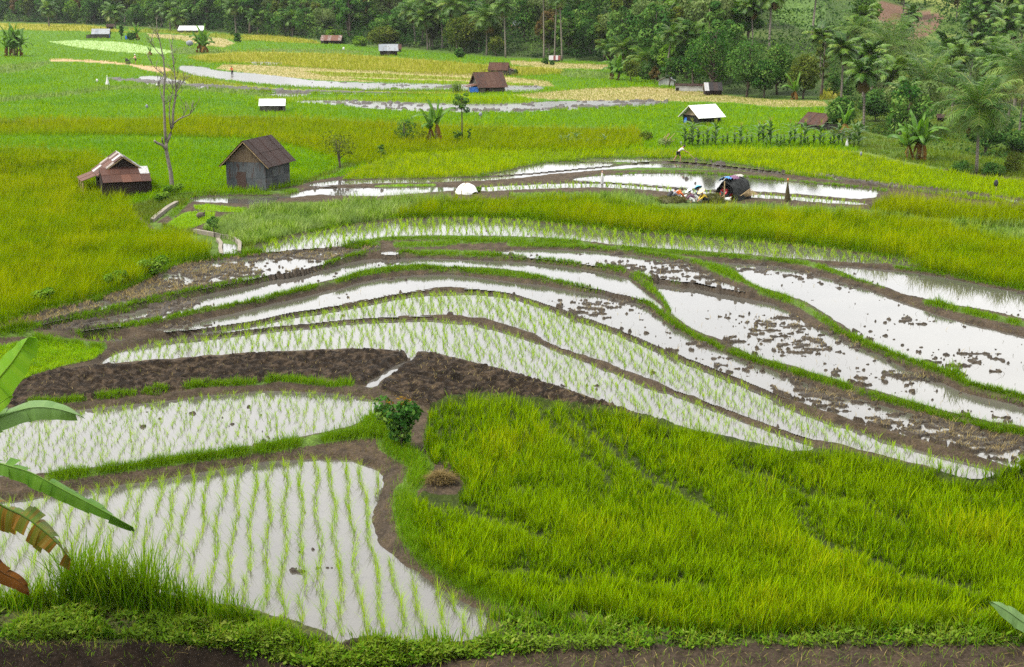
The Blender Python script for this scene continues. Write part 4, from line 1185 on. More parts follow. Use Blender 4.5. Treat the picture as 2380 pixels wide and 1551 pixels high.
def palm(name, label, h, seed, nf=20, fl=2.6, lean=(.0, .0), loc=(0, 0, 0), group=None, lw=.07, dry=3, lush=1.0, r0=.16):
    rr = random.Random(seed)
    t = thing(name, label, "palm", loc, 0, group)
    mb = MB(); pts = []; rad = []
    for i in range(9):
        f = i / 8
        pts.append((lean[0] * f ** 1.6, lean[1] * f ** 1.6, -.3 + (h + .3) * f)); rad.append(r0 * (1.35 if i == 0 else 1.0 - .35 * f))
    mb.tube(pts, rad, 8)
    for i in range(0, 22):                                            # leaf scars
        f = (i + .5) / 22
        c = Vector((lean[0] * f ** 1.6, lean[1] * f ** 1.6, h * f))
        mb.tube([c, c + Vector((0, 0, .05))], r0 * (1.06 - .35 * f) * 1.05, 8)
    mb.build('trunk', m_palmtrunk, t, True)
    top = Vector((lean[0], lean[1], h))
    def fronds(k0, k1, drymode):
        V, Q, R = [], [], []
        rb = MB()
        for k in range(k0, k1):
            az = k * 2.39996 + rr.uniform(-.25, .25)
            f = (k - k0 + .5) / max(1, (k1 - k0))
            el = math.radians(80 - 105 * f ** .85) if not drymode else math.radians(-10 - 45 * rr.random())
            L = fl * (.8 if drymode else 1) * rr.uniform(.85, 1.1) * (.75 + .25 * math.sin(math.pi * min(1, f + .25)))
            d = Vector((math.cos(az), math.sin(az), 0)); side = Vector((-math.sin(az), math.cos(az), 0))
            p = top.copy(); e = el; pts_ = [p.copy()]; N = 13
            for s in range(N):
                e -= (1.15 if not drymode else 1.0) / N * (.4 + 1.3 * s / N) * (1.1 - .25 * math.sin(el))
                p = p + (d * math.cos(e) + Vector((0, 0, math.sin(e)))) * (L / N)
                pts_.append(p.copy())
            rb.tube(pts_, [.035 - .027 * i / N for i in range(N + 1)], 4, 0, False)
            tone = min(1, max(0, .35 + .3 * rr.uniform(-1, 1) + .25 * f))
            M = 36
            for i in range(M):
                g = .10 + .88 * i / M
                x = g * N; a = int(x); q0 = pts_[a].lerp(pts_[min(a + 1, N)], x - a)
                tan = (pts_[min(a + 1, N)] - pts_[a]).normalized()
                nrm = side.cross(tan).normalized()
                if nrm.z < 0: nrm = -nrm
                ll = fl * .34 * math.sin(math.pi * (.16 + .78 * g)) ** .7 * rr.uniform(.85, 1.1)
                for sg in (-1, 1):
                    dr = (side * sg * .85 + tan * .5 + nrm * rr.uniform(-.15, .30)).normalized()
                    mid = q0 + dr * ll * .5 - Vector((0, 0, ll * .06))
                    tip = q0 + dr * ll * .92 - Vector((0, 0, ll * rr.uniform(.25, .5) * (1.0 if not drymode else .9)))
                    wv = tan * lw * .5
                    b = len(V)
                    V += [q0 - wv * .6, q0 + wv * .6, mid + wv, mid - wv, tip]
                    Q.append((b, b + 1, b + 2, b + 3)); Q.append((b + 3, b + 2, b + 4, b + 4))
                    R += [min(1, max(0, tone + rr.uniform(-.15, .15)))] * 5
        return V, Q, R, rb
    for nm, k0, k1, dm, mat in (("crown", 0, nf, False, m_palm), ("dry_fronds", nf, nf + dry, True, m_palmdry)):
        if k1 == k0: continue
        V, Q, R, rb = fronds(k0, k1, dm)
        quads = [q for q in Q if q[2] != q[3]]; tris = [q[:3] for q in Q if q[2] == q[3]]
        b = len(V)
        V = [tuple(v) for v in V] + rb.v; R = R + [.95] * len(rb.v)
        quads += [tuple(b + i for i in f) for f in rb.f if len(f) == 4]
        me = mesh_np(nm, V, quads, tris, {'rnd': np.array(R), 'tip': np.zeros(len(V))}, [mat])
        link(bpy.data.objects.new(nm, me), t)
    # a cluster of green nuts under the crown
    nb = MB()
    for i in range(7):
        a = rr.uniform(0, 6.28)
        nb.blob(top + Vector((.17 * math.cos(a), .17 * math.sin(a), -.12 - .12 * rr.random())), (.09, .09, .11), i, 7, 5, .03)
    nb.build('coconuts', TREE_MATS["olive"], t, True)
    return t

def banana_blade(mid, width, rr, torn=.25, fold=.35, up=None, nseg=26, tone=.5, gaps=()):
    """one banana leaf on a midrib polyline (Vectors); returns verts, quads, rnd"""
    P = []
    n0 = len(mid)
    for s in range(nseg + 1):
        x = s / nseg * (n0 - 1); a = min(int(x), n0 - 2); f = x - a
        p0, p1 = mid[max(a - 1, 0)], mid[a]; p2, p3 = mid[a + 1], mid[min(a + 2, n0 - 1)]
        P.append(.5 * ((2 * p1) + (p2 - p0) * f + (2 * p0 - 5 * p1 + 4 * p2 - p3) * f * f + (3 * p1 - p0 - 3 * p2 + p3) * f ** 3))
    V, Q, R = [], [], []
    up = up or Vector((0, 0, 1))
    for sg in (-1, 1):
        brk = [0]
        while brk[-1] < nseg:
            brk.append(min(nseg, brk[-1] + (rr.randint(2, 5) if rr.random() < torn * 2.2 else rr.randint(6, 12))))
        for a, b in zip(brk[:-1], brk[1:]):
            if rr.random() < torn * .16: continue
            droop = rr.uniform(0, torn * .9); shr = rr.uniform(.86, 1.05)
            for s in range(a, b):
                ring = []
                for q in (s, s + 1):
                    tan = (P[min(q + 1, nseg)] - P[max(q - 1, 0)]).normalized()
                    side = tan.cross(up).normalized() * sg
                    nrm = side.cross(tan); nrm = nrm if nrm.dot(up) > 0 else -nrm
                    t = q / nseg
                    prof = math.sin(math.pi * min(.999, .07 + .93 * t)) ** .5 * min(1.0, (1.005 - t) / .16) ** .6
                    gapk = (q - a) / max(1, b - a)
                    sl = tan * width * .10 * (0.5 - gapk) * (torn > .15) * -1
                    row = []
                    for c in range(4):
                        k = c / 3
                        o = side * width * .5 * prof * k * shr * (1 - .25 * droop * k) + nrm * width * .5 * (-fold * .55 * k - droop * 1.2 * k * k + .06 * math.sin(q * 1.3 + sg) * k) + sl * k - Vector((0, 0, droop * .35 * width * k * k))
                        row.append(P[q] + o + nrm * .006 * math.sin(q * 2.1) * k)
                    ring.append(row)
                b0 = len(V)
                V += ring[0] + ring[1]
                for c in range(3):
                    Q.append((b0 + c, b0 + c + 1, b0 + 5 + c, b0 + 4 + c))
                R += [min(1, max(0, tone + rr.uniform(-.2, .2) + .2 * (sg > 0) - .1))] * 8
    rib = MB(); rib.tube(P, [width * .045 * (1 - .85 * i / nseg) + .004 for i in range(nseg + 1)], 5, 0, False)
    return V, Q, R, rib

def banana(name, label, h, seed, nl=8, ll=1.7, lw=.5, loc=(0, 0, 0), group=None, stems=1, torn=.25, spread=.0, cat="banana plant", nseg=16, dead=2):
    rr = random.Random(seed)
    t = thing(name, label, cat, loc, 0, group)
    for s_ in range(stems):
        a = s_ * 2.4 + rr.random(); r = spread * math.sqrt((s_ + .2) / stems) if stems > 1 else 0
        bx_, by_ = r * math.cos(a), r * math.sin(a)
        hs = h * (1 if s_ == 0 else rr.uniform(.55, .95)) * .55
        mb = MB()
        mb.tube([(bx_, by_, -.2), (bx_ + .03, by_, hs * .5), (bx_ + .05, by_ + .02, hs)], [h * .034, h * .027, h * .018], 8)
        mb.build('stem', m_bstem, t, True)
        top = Vector((bx_ + .05, by_ + .02, hs * .96))
        for k in range(nl):
            az = k * 2.4 + rr.uniform(-.4, .4) + s_
            f = k / max(1, nl - 1)
            L = ll * 1.25 * rr.uniform(.8, 1.1) * (1 if s_ == 0 else .8)
            el = math.radians(88 - 55 * f) + rr.uniform(-.1, .1)
            if k >= nl - dead: el = math.radians(-25 - 30 * rr.random())
            d = Vector((math.cos(az), math.sin(az), 0)); p = top.copy(); mid = [p.copy()]; e = el
            for i in range(7):
                e -= (.03 + .26 * f) * (.5 + .22 * i)
                p = p + (d * math.cos(e) + Vector((0, 0, math.sin(e)))) * L / 7; mid.append(p.copy())
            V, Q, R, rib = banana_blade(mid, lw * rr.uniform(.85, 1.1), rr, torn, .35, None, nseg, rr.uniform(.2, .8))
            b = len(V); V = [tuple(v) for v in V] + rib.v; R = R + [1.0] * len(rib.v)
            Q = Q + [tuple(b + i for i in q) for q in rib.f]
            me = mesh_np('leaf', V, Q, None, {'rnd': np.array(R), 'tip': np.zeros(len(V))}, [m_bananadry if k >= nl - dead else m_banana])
            link(bpy.data.objects.new('leaf', me), t)
    return t

def put(o, u, v, rz=None, sink=0.0):
    X, Y, Z = at(float(u), float(v))
    o.location = (float(X), float(Y), float(Z) - sink)
    if rz is not None: o.rotation_euler = (0, 0, rz)
    return o

def upx(u, v):
    X, Y, Z = at(float(u), float(v))
    return float(Y) / F * 1.01

def ptree(name, label, cat, u, v, top, wpx, seed, mat, **kw):
    s = upx(u, v)
    h = (v - top) * s; w = wpx * s
    lf = kw.pop('leaf', None) or max(.10, min(.55, 5.6 * s * kw.pop('leafk', 1.0)))
    kw.pop('leafk', None)
    return put(tree(name, label, cat, h, w, seed, mat, leaf=lf, **kw), u, v)

def ppalm(label, u, vb, uc, vc, seed, flpx, **kw):
    s = upx(u, vb)
    h = (vb - vc) * s
    return put(palm("coconut_palm", label, h, seed, fl=flpx * s * 1.15, lean=((uc - u) * s, 0), lw=max(.05, 1.15 * s), r0=kw.pop('r0', max(.11, 2.2 * s)), **kw), u, vb)

# --- the bare tree by the two huts
s0 = upx(400, 440)
bt = thing("bare_tree", "tall leafless pale grey tree with a stubbed side limb between the two large huts", "tree")
put(bt, 400, 440)
mb = MB(); rr = random.Random(3)
def limb(pts, r0, r1, depth=0.0):
    P = []
    for i, (u, v) in enumerate(pts):
        P.append(Vector(((u - 400) * s0, depth * i / max(1, len(pts) - 1) + rr.uniform(-.04, .04), (440 - v) * s0)))
    n_ = len(P)
    mb.tube(P, [.80 * (r0 + (r1 - r0) * i / (n_ - 1)) for i in range(n_)], 8)
    return P
limb([(401, 446), (400, 425), (399, 400), (394, 370), (391, 346), (393, 333)], .19, .13)
limb([(391, 348), (384, 338), (374, 333), (369, 327)], .12, .09, -.4)
limb([(385, 338), (384, 326), (386, 321)], .07, .05, -.2)
def branchy(pts, r0, r1, depth, tw=5):
    P = limb(pts, r0, r1, depth)
    for i in range(tw):
        k = rr.uniform(.25, .98) * (len(P) - 1); a = int(k); p = P[a].lerp(P[min(a + 1, len(P) - 1)], k - a)
        d = Vector((rr.uniform(-.8, .8), rr.uniform(-.6, .6), rr.uniform(.5, 1.0))).normalized()
        L = rr.uniform(.35, 1.0); q = p + d * L * .5 + Vector((0, 0, .05)); e = p + d * L + Vector((rr.uniform(-.1, .1), 0, .15))
        mb.tube([p, q, e], [.022, .016, .007], 5)
        for _ in range(2):
            d2 = (d + Vector((rr.uniform(-.8, .8), rr.uniform(-.5, .5), rr.uniform(-.1, .5)))).normalized()
            mb.tube([q, q + d2 * L * .5], [.012, .006], 4)
branchy([(393, 334), (402, 315), (408, 297), (411, 258), (418, 227), (419, 205), (416, 165), (413, 129), (408, 98)], .13, .02, .5, 12)
branchy([(392, 336), (391, 310), (393, 258), (393, 233), (399, 181), (398, 142), (393, 110), (390, 90), (388, 62)], .12, .015, -.3, 12)
branchy([(405, 302), (402, 270), (404, 245), (412, 215), (414, 190)], .06, .02, .3, 5)
branchy([(410, 291), (426, 279), (450, 269), (462, 258), (471, 243)], .07, .015, -.5, 6)
branchy([(426, 279), (436, 270), (441, 250)], .03, .01, .2, 3)
branchy([(393, 250), (386, 225), (382, 207), (374, 196)], .05, .012, .3, 4)
branchy([(398, 181), (386, 172), (375, 160), (370, 150)], .04, .01, -.4, 3)
branchy([(398, 142), (384, 130), (372, 116), (364, 100)], .05, .012, .4, 4)
branchy([(418, 227), (428, 207), (437, 194), (452, 183), (460, 176)], .05, .012, .5, 4)
branchy([(416, 165), (424, 150), (430, 140)], .03, .01, -.3, 2)
mb.build('trunk', m_bark, bt, True)

# --- single trees and bushes of the plain
ptree("shrub", "sparse twisted twin-stemmed shrub on the bund between the grey hut and the fresh rice", "shrub", 796, 390, 312, 84, 11, "olive", trunk_h=.30, nlobes=13, n=900, leaf=.13, shape='flat', multi=2, bark=m_barkd, trunk_r=.06)
ptree("shrub", "dark round shrub left of the lone banana plant in the olive rice", "shrub", 945, 336, 274, 60, 12, "mid", trunk_h=.12, nlobes=12, n=1100, leaf=.14, multi=2, trunk_r=.05)
ptree("shrub", "low broken shrub hanging over the bund right beside the lone banana plant", "shrub", 980, 330, 302, 34, 14, "olive", trunk_h=.2, nlobes=6, n=260, leaf=.14, trunk_r=.03)
ptree("thin_tree", "slender leaning tree with a small dark crown rising out of the olive rice", "tree", 1074, 330, 214, 50, 13, "dark", trunk_h=.56, nlobes=9, n=1000, leaf=.16, shape='tall', trunk_r=.055)
ptree("shrub", "small dark bush at the foot of the slender leaning tree", "shrub", 1062, 332, 300, 26, 15, "dark", trunk_h=.1, nlobes=6, n=420, leaf=.13, trunk_r=.03)
ptree("shrub", "narrow upright bush right of the slender leaning tree", "shrub", 1091, 334, 294, 16, 16, "mid", trunk_h=.1, nlobes=6, n=300, leaf=.12, shape='tall', trunk_r=.03)
ptree("shrub", "small dark bush on the bund at the left tip of the fresh rice", "shrub", 886, 367, 332, 22, 17, "mid", trunk_h=.1, nlobes=6, n=420, leaf=.12, trunk_r=.03)
ptree("sapling", "little spreading sapling by the curved concrete channel", "tree", 499, 552, 498, 34, 18, "mid", trunk_h=.35, nlobes=8, n=420, leaf=.11, trunk_r=.025)
s_ = upx(932, 1042)
sh = ptree("glossy_shrub", "dark glossy shrub with reddish young leaves on the bund beside the tall front rice", "shrub", 930, 1042, 912, 104, 21, "dark", trunk_h=.08, nlobes=24, n=1050, leaf=.17, shape='flat', multi=3, trunk_r=.022)
rng = np.random.default_rng(4)
V, q, r = leaf_cloud([(-.1, -.1, 123 * s_, .28, .25, .14, .5), (.15, 0, 118 * s_, .2, .2, .12, .6)], 34, .13, rng)
link(bpy.data.objects.new('red_leaves', mesh_np('red_leaves', V, q, None, {'rnd': r, 'tip': r * 0}, [leaf_mat("leaves_young_red", [(.14, .10, .02), (.20, .09, .02)])])), sh)
for i, (u, v, w, hh) in enumerate(((350, 640, 80, 42), (268, 668, 66, 36), (100, 712, 66, 42), (1110, 446, 20, 10), (400, 452, 46, 22), (372, 470, 40, 20))):
    lab = ("broad leafy weed clump on the big olive field's edge nearest the concrete channel", "middle of the three leafy weed clumps on the edge of the big olive field",
           "leafy weed clump on the edge of the big olive field nearest the left side", "small weed clump at the right foot of the white dome", "leafy weeds at the foot of the bare tree", "weeds beside the top of the straight concrete wall")[i]
    ptree("weed_clump", lab, "weeds", u, v, v - hh, w, 30 + i, "light", trunk_h=.02, nlobes=9, n=620, leaf=.17, shape='flat', trunk_r=.012)

# --- far fields
def far_items():
    T = [("small_tree", "small slim tree beside the blue barrel in the far fields", "tree", 283, 92, 57, 13, "mid", 'tall'),
         ("bush", "dark green bush beneath the small far banana plant right of the blue barrel", "bush", 306, 94, 76, 24, "mid", 'round'),
         ("bush", "lone round bush at the right end of the far yellow field", "bush", 553, 100, 76, 20, "dark", 'round'),
         ("bush", "small bush at the forest edge above the lone round bush", "bush", 540, 84, 73, 10, "mid", 'round'),
         ("broad_tree", "yellow green bushy tree behind the grey roofed hut at the forest edge", "tree", 893, 110, 62, 68, "olive", 'round'),
         ("bush", "bright bush right of the rusty roofed shed at the forest edge", "bush", 835, 108, 84, 40, "light", 'round'),
         ("bush", "green bush arching over the rusty roofed shed at the forest edge", "bush", 775, 92, 70, 46, "light", 'round'),
         ("broad_tree", "large dark olive tree among the tall palms at the forest edge", "tree", 1080, 124, 34, 96, "olive", 'round'),
         ("broad_tree", "dense olive tree right of the palm that stands free at the forest edge", "tree", 1153, 131, 82, 46, "olive", 'round'),
         ("bush", "round bush standing free in the field before the forest edge", "bush", 1068, 135, 111, 27, "mid", 'round'),
         ("bush", "small bush in the green field under the red striped roof", "bush", 1267, 150, 135, 16, "dark", 'round'),
         ("bush", "tiny bush right of the red striped roof", "bush", 1284, 151, 141, 10, "mid", 'round'),
         ("bush", "pale flowering bush behind the far banana clump on the right", "bush", 1438, 172, 133, 40, "pale", 'round'),
         ("broad_tree", "round yellow olive tree beside the far banana clump on the right", "tree", 1468, 191, 137, 50, "olive", 'round'),
         ("bush", "dull green bush right of the round yellow olive tree", "bush", 1500, 190, 152, 40, "mid", 'round'),
         ("broad_tree", "dark thin tree in front of the pale gabled house", "tree", 1555, 203, 128, 42, "dark", 'round'),
         ("small_tree", "rusty leaved small tree left of the pale gabled house", "tree", 1522, 197, 150, 26, "rust", 'round'),
         ("broad_tree", "tallest broad mango tree with light clustered leaf tips at the field edge", "tree", 1652, 218, 52, 104, "dark", 'round'),
         ("broad_tree", "second broad dark tree behind the black and white roof", "tree", 1612, 206, 84, 60, "dark", 'round'),
         ("broad_tree", "big dull green tree right of the tallest mango tree", "tree", 1735, 226, 88, 104, "mid", 'round'),
         ("broad_tree", "small dark fresh green tree in front of the big dull green tree", "tree", 1775, 228, 134, 72, "dark", 'round'),
         ("broad_tree", "dark tree with clustered crown behind the small fresh green one", "tree", 1806, 220, 98, 84, "dark", 'round'),
         ("broad_tree", "tall slender olive tree at the right end of the field trees", "tree", 1908, 224, 72, 52, "olive", 'tall'),
         ("broad_tree", "loose light olive tree between the dark field trees and the slender one", "tree", 1866, 230, 120, 82, "olive", 'round'),
         ("bush", "round green bush under the slender olive tree", "bush", 1935, 226, 160, 44, "mid", 'round'),
         ("bush", "grey green bush beside the small yellow field", "bush", 1966, 226, 182, 40, "mid", 'round'),
         ("broad_tree", "dark bushy tree standing behind the rusty hut on the right", "tree", 1950, 310, 218, 66, "dark", 'round'),
         ("broad_tree", "spreading tree above the grassy terraces right of the rusty hut", "tree", 2035, 282, 206, 84, "mid", 'round'),
         ("thin_tree", "thin stemmed tree on the grassy terrace left of the tall palm", "tree", 2086, 318, 226, 50, "mid", 'flat'),
         ("bush", "yellowish bush at the right edge below the palms", "bush", 2356, 402, 350, 50, "olive", 'round'),
         ("bush", "dark bush at the right edge behind the yellowish one", "bush", 2366, 352, 300, 64, "mid", 'round'),
         ("bush", "low green bush at the foot of the nearest palm", "bush", 2232, 404, 374, 60, "mid", 'round'),
         ("bush", "low dark bush right of the nearest palm trunk", "bush", 2306, 408, 378, 60, "mid", 'round'),
         ("bush", "shrub under the thin stemmed tree", "bush", 2100, 340, 312, 34, "light", 'round'),
         ("bush", "red flowering bush behind the big banana plant", "bush", 2132, 292, 268, 18, "rust", 'round')]
    for i, (nm, lab, cat, u, v, top, w, mat, shp) in enumerate(T):
        big = w > 60
        ptree(nm, lab, cat, u, v, top, w, 200 + i, mat, trunk_h=.05 if nm == "bush" else (.5 if nm == "thin_tree" else .16), nlobes=30 if big else 11, n=4200 if big else 1100, leafk=.9 if big else .8, shape=shp)
far_items()
put(banana("banana_plant", "lone banana plant with upright torn leaves in the olive rice", 90 * upx(1010, 336), 41, 7, 52 * upx(1010, 336), .48, stems=2, spread=.5, torn=.35, nseg=14), 1010, 336)
put(banana("banana_plant", "young banana plant with one bright upright leaf beside the rusty hut on the right", 62 * upx(1961, 320), 42, 6, 46 * upx(1961, 320), .45, torn=.3, nseg=12), 1961, 320)
put(banana("banana_plant", "big spreading banana plant at the edge of the fresh rice on the right", 84 * upx(2124, 372), 43, 11, 62 * upx(2124, 372), .52, stems=3, spread=.8, torn=.35, nseg=14), 2124, 372)
put(banana("banana_plant", "banana plant behind the terraces under the tall right palm", 60 * upx(2105, 300), 44, 9, 48 * upx(2105, 300), .6, stems=2, spread=.6, torn=.4, nseg=10), 2105, 300)
put(banana("banana_clump", "dense banana clump at the left edge of the far fields", 66 * upx(32, 131), 45, 9, 38 * upx(32, 131), .8, stems=6, spread=1.4, torn=.3, nseg=9, dead=1), 32, 131)
put(banana("banana_clump", "banana clump with drooping dry leaves in the far fields behind the bare tree", 50 * upx(472, 123), 46, 8, 32 * upx(472, 123), .8, stems=4, spread=1.3, torn=.4, nseg=9, dead=2), 472, 123)
put(banana("banana_plant", "small far banana plant right of the blue barrel", 30 * upx(318, 94), 47, 7, 20 * upx(318, 94), .8, torn=.4, nseg=8), 318, 94)
put(banana("banana_plant", "withered little banana plant in the pale seedling field", 20 * upx(349, 130), 48, 6, 12 * upx(349, 130), .5, torn=.5, nseg=8, dead=4), 349, 130)
put(banana("banana_clump", "far banana clump with silvery leaves before the pale flowering bush", 44 * upx(1432, 186), 49, 9, 34 * upx(1432, 186), .7, stems=3, spread=1.0, torn=.3, nseg=9, dead=1), 1432, 186)
put(banana("banana_plant", "banana plant with slanting leaves at the foot of the olive field trees", 40 * upx(1846, 232), 50, 7, 36 * upx(1846, 232), .6, torn=.5, nseg=9), 1846, 232)

# --- maize along the back of the fresh rice
mz = []
for j in range(4):
    t = thing("maize_plant", "maize", "maize plant")
    rr = random.Random(60 + j)
    mb = MB(); mb.tube([(0, 0, -.1), (.02, 0, .6), (.03, .01, 1.25)], [.03, .026, .012], 6); mb.build('stalk', plain_mat("maize_stalk", (.09, .13, .03)) if j == 0 else bpy.data.materials["maize_stalk"], t, True)
    B = Blades()
    for k in range(11):
        f = k / 10
        B.add(np.array([[.01, 0, .15 + .9 * f]]), .62 - .1 * f, .14, k * 2.6 + rr.uniform(-.5, .5), 1.25, rr.random(), 5, .55, 1.25)
    link(bpy.data.objects.new('leaves', B.mesh('leaves', m_maize)), t)
    B = Blades()
    for k in range(9):
        B.add(np.array([[.03, .01, 1.18]]), .32, .03, k * .7, .5, .9, 2)
    link(bpy.data.objects.new('tassel', B.mesh('tassel', CROP["tan"])), t)
    mz.append(t)
MZ = [(1305, 339, 22), (1320, 339, 24), (1338, 339, 30), (1363, 340, 16), (1386, 340, 16), (1405, 339, 24)]
rr = random.Random(9)
u = 1592.0
while u < 2005:
    hgt = rr.choice((24, 30, 36, 46, 52, 28)) if not 1870 < u < 1885 else 20
    MZ.append((u, 340 + rr.uniform(-4, 1) + max(0, (u - 1900) * .02), hgt)); u += rr.uniform(7, 17)
for i, (u, v, hh) in enumerate(MZ):
    s = hh * upx(u, v) / 1.2
    o = mz[i] if i < 4 else copy_thing(mz[i % 4], (0, 0, 0))
    put(o, u, v, rr.uniform(0, 6.28)); o.scale = (s * rr.uniform(.9, 1.2), s * rr.uniform(.9, 1.2), s)
    if i < 6: tag(o, "lone maize plant in the thin left row at the back edge of the fresh rice", "maize plant", "maize in the thin left row")
    else: tag(o, "leafy maize plant in the long dense row behind the fresh rice", "maize plant", "maize in the long row")
# sugar cane tuft by the rusty barn
B = Blades()
X, Y, Z = at(np.full(60, 1063.) + RNG.normal(0, 5, 60), np.full(60, 217.))
B.add(np.stack([X, Y, Z], -1), 32 * upx(1063, 217) * RNG.uniform(.5, 1.1, 60), .12, RNG.uniform(0, 6.28, 60), RNG.uniform(.05, .5, 60), RNG.uniform(.3, 1, 60), 4, .1)
tag(link(bpy.data.objects.new("cane_clump", B.mesh("cane_clump", CROP["weed"]))), "tall cane tuft beside the rusty barn with the blue tarpaulin", "cane")

# --- palms that can be told apart
PALMS = [("nearest coconut palm at the right edge of the fresh rice", 2269, 403, 2264, 252, 96, 26, {}),
 ("tall coconut palm behind the big banana plant", 2146, 312, 2150, 196, 92, 26, {}),
 ("coconut palm with the largest dark crown above the spreading tree", 2066, 215, 2066, 118, 100, 26, {'lush': 1.2}),
 ("coconut palm cut by the right edge of the picture", 2368, 320, 2372, 172, 100, 24, {}),
 ("pale trunked thin palm left of the largest dark crown", 1986, 186, 1984, 104, 52, 16, {}),
 ("coconut palm behind the tall one, with raised fresh fronds", 2205, 245, 2206, 158, 74, 20, {}),
 ("small coconut palm right of the hill clearing", 2196, 186, 2197, 122, 46, 18, {}),
 ("dark coconut palm high on the right", 2308, 196, 2306, 126, 62, 20, {}),
 ("coconut palm between the dark high one and the right edge", 2342, 245, 2341, 160, 62, 20, {}),
 ("palm below the brown hill clearing", 2094, 122, 2093, 58, 40, 18, {}),
 ("palm right of the thatched hill hut", 2217, 130, 2217, 62, 40, 18, {}),
 ("broad coconut palm standing before the wood at the left of the far palms", 114, 62, 114, 24, 26, 16, {}),
 ("coconut palm above the far shed with the blue door", 268, 66, 266, 32, 30, 16, {}),
 ("twin coconut palm at left behind the long white roof", 396, 72, 396, 28, 30, 18, {}),
 ("twin coconut palm at right behind the long white roof", 413, 74, 414, 42, 28, 18, {}),
 ("tall slim palm standing clear above the lone round bush", 549, 78, 545, 18, 26, 16, {}),
 ("grey coconut palm right of the tall slim one", 600, 80, 598, 44, 28, 16, {}),
 ("coconut palm with two pale trunks near the ripe yellow strip", 680, 84, 680, 47, 30, 18, {}),
 ("low coconut palm behind the rusty roofed forest shed", 764, 92, 762, 66, 24, 16, {}),
 ("short coconut palm in the group before the dark wood", 994, 116, 990, 46, 38, 20, {}),
 ("tallest palm of the group before the dark wood", 1000, 112, 995, 14, 42, 20, {}),
 ("pale feathery palm left of the group before the dark wood", 966, 108, 958, 30, 36, 18, {}),
 ("straight dark palm right of the group before the dark wood", 1062, 112, 1057, 10, 40, 18, {}),
 ("palm behind the large dark olive tree", 1028, 112, 1026, 26, 36, 16, {}),
 ("free standing dark coconut palm at the field edge", 1131, 129, 1132, 46, 44, 20, {}),
 ("tall thin palm right of the free standing dark one", 1175, 122, 1171, 8, 32, 16, {}),
 ("bare tall palm stem left of the pair by the red striped roof", 1264, 142, 1262, -22, 30, 14, {}),
 ("left palm of the tall pair by the red striped roof", 1289, 138, 1293, 0, 32, 16, {}),
 ("right palm of the tall pair by the red striped roof", 1306, 143, 1299, 2, 32, 16, {}),
 ("pale tall palm rising over the dark field trees", 1548, 152, 1560, 42, 34, 16, {}),
 ("low wide coconut palm with silvery fronds", 1506, 152, 1502, 118, 48, 18, {}),
 ("small grey palm left of the low wide one", 1410, 142, 1410, 112, 28, 16, {}),
 ("leaning palm crown left of the low wide one", 1452, 146, 1450, 106, 40, 18, {}),
 ("dark coconut palm just left of the tallest mango tree", 1598, 170, 1602, 84, 54, 20, {})]
for i, (lab, u, vb, uc, vc, fl, nf, kw) in enumerate(PALMS):
    ppalm(lab[0].upper() * 0 + lab, u, vb, uc, vc, 300 + i, fl, nf=int(nf * 1.55), dry=2 if vb > 180 else 1, r0=max(.12, 1.9 * upx(u, vb)))

# --- the wood on the slopes: trees one by one, the undergrowth as one mass
protos = []
KINDS = [("dark", 'round', 8.5, 6.5, .12, "dark green leafy tree in the wood on the slopes"), ("mid", 'round', 7.5, 6.0, .15, "mid green rounded tree in the wood on the slopes"),
         ("olive", 'tall', 9.0, 4.6, .2, "tall olive green tree in the wood on the slopes"), ("pale", 'flat', 8.0, 6.5, .3, "pale feathery tree in the wood on the slopes"),
         ("mid", 'cone', 9.5, 4.8, .15, "pointed green tree in the wood on the slopes"), ("rust", 'round', 7.0, 5.0, .15, "reddish leaved tree in the wood on the slopes"),
         ("light", 'round', 6.0, 6.0, .08, "light green bushy tree in the wood on the slopes"), ("dark", 'tall', 10.0, 5.4, .15, "tall dark tree in the wood on the slopes")]
for i, (m_, sh_, h_, w_, th_, lab) in enumerate(KINDS):
    t = tree("forest_tree", lab, "tree", h_, w_, 500 + i, m_, trunk_h=th_, nlobes=16, n=2400, leaf=.46, shape=sh_, bark=m_bark if i in (2, 3) else m_barkd, group=lab.replace(" tree in", " trees in"))
    protos.append((t, lab))
rr = random.Random(77)
placed = []
def free(x, y, d):
    for a, b, r in placed:
        if (a - x) ** 2 + (b - y) ** 2 < (d + r) ** 2 * .30: return False
    return True
tries = 0; used = [False] * 8
def in_clear(u, v):
    return bool(inpoly(np.array([u]), np.array([v]), CLEAR_BROWN)[0]) or (bool(inpoly(np.array([u]), np.array([v]), CLEAR_GREEN)[0]) and rr.random() < .75)
KEEP = [(2150,2182,20,44), (1188,1210,84,104), (1276,1302,128,144), (744,802,82,102), (418,476,60,76), (2030,2190,0,80), (1790,2020,0,60), (1532,1572,174,196), (1566,1678,192,222)]
def hides(pu, pv, Y):
    hp = 8.5 / (Y / F); wp = 3.2 / (Y / F)
    for a, b, c, d in KEEP:
        if pv > d - 2 and pv - hp < d and pu + wp > a and pu - wp < b: return True
    return False
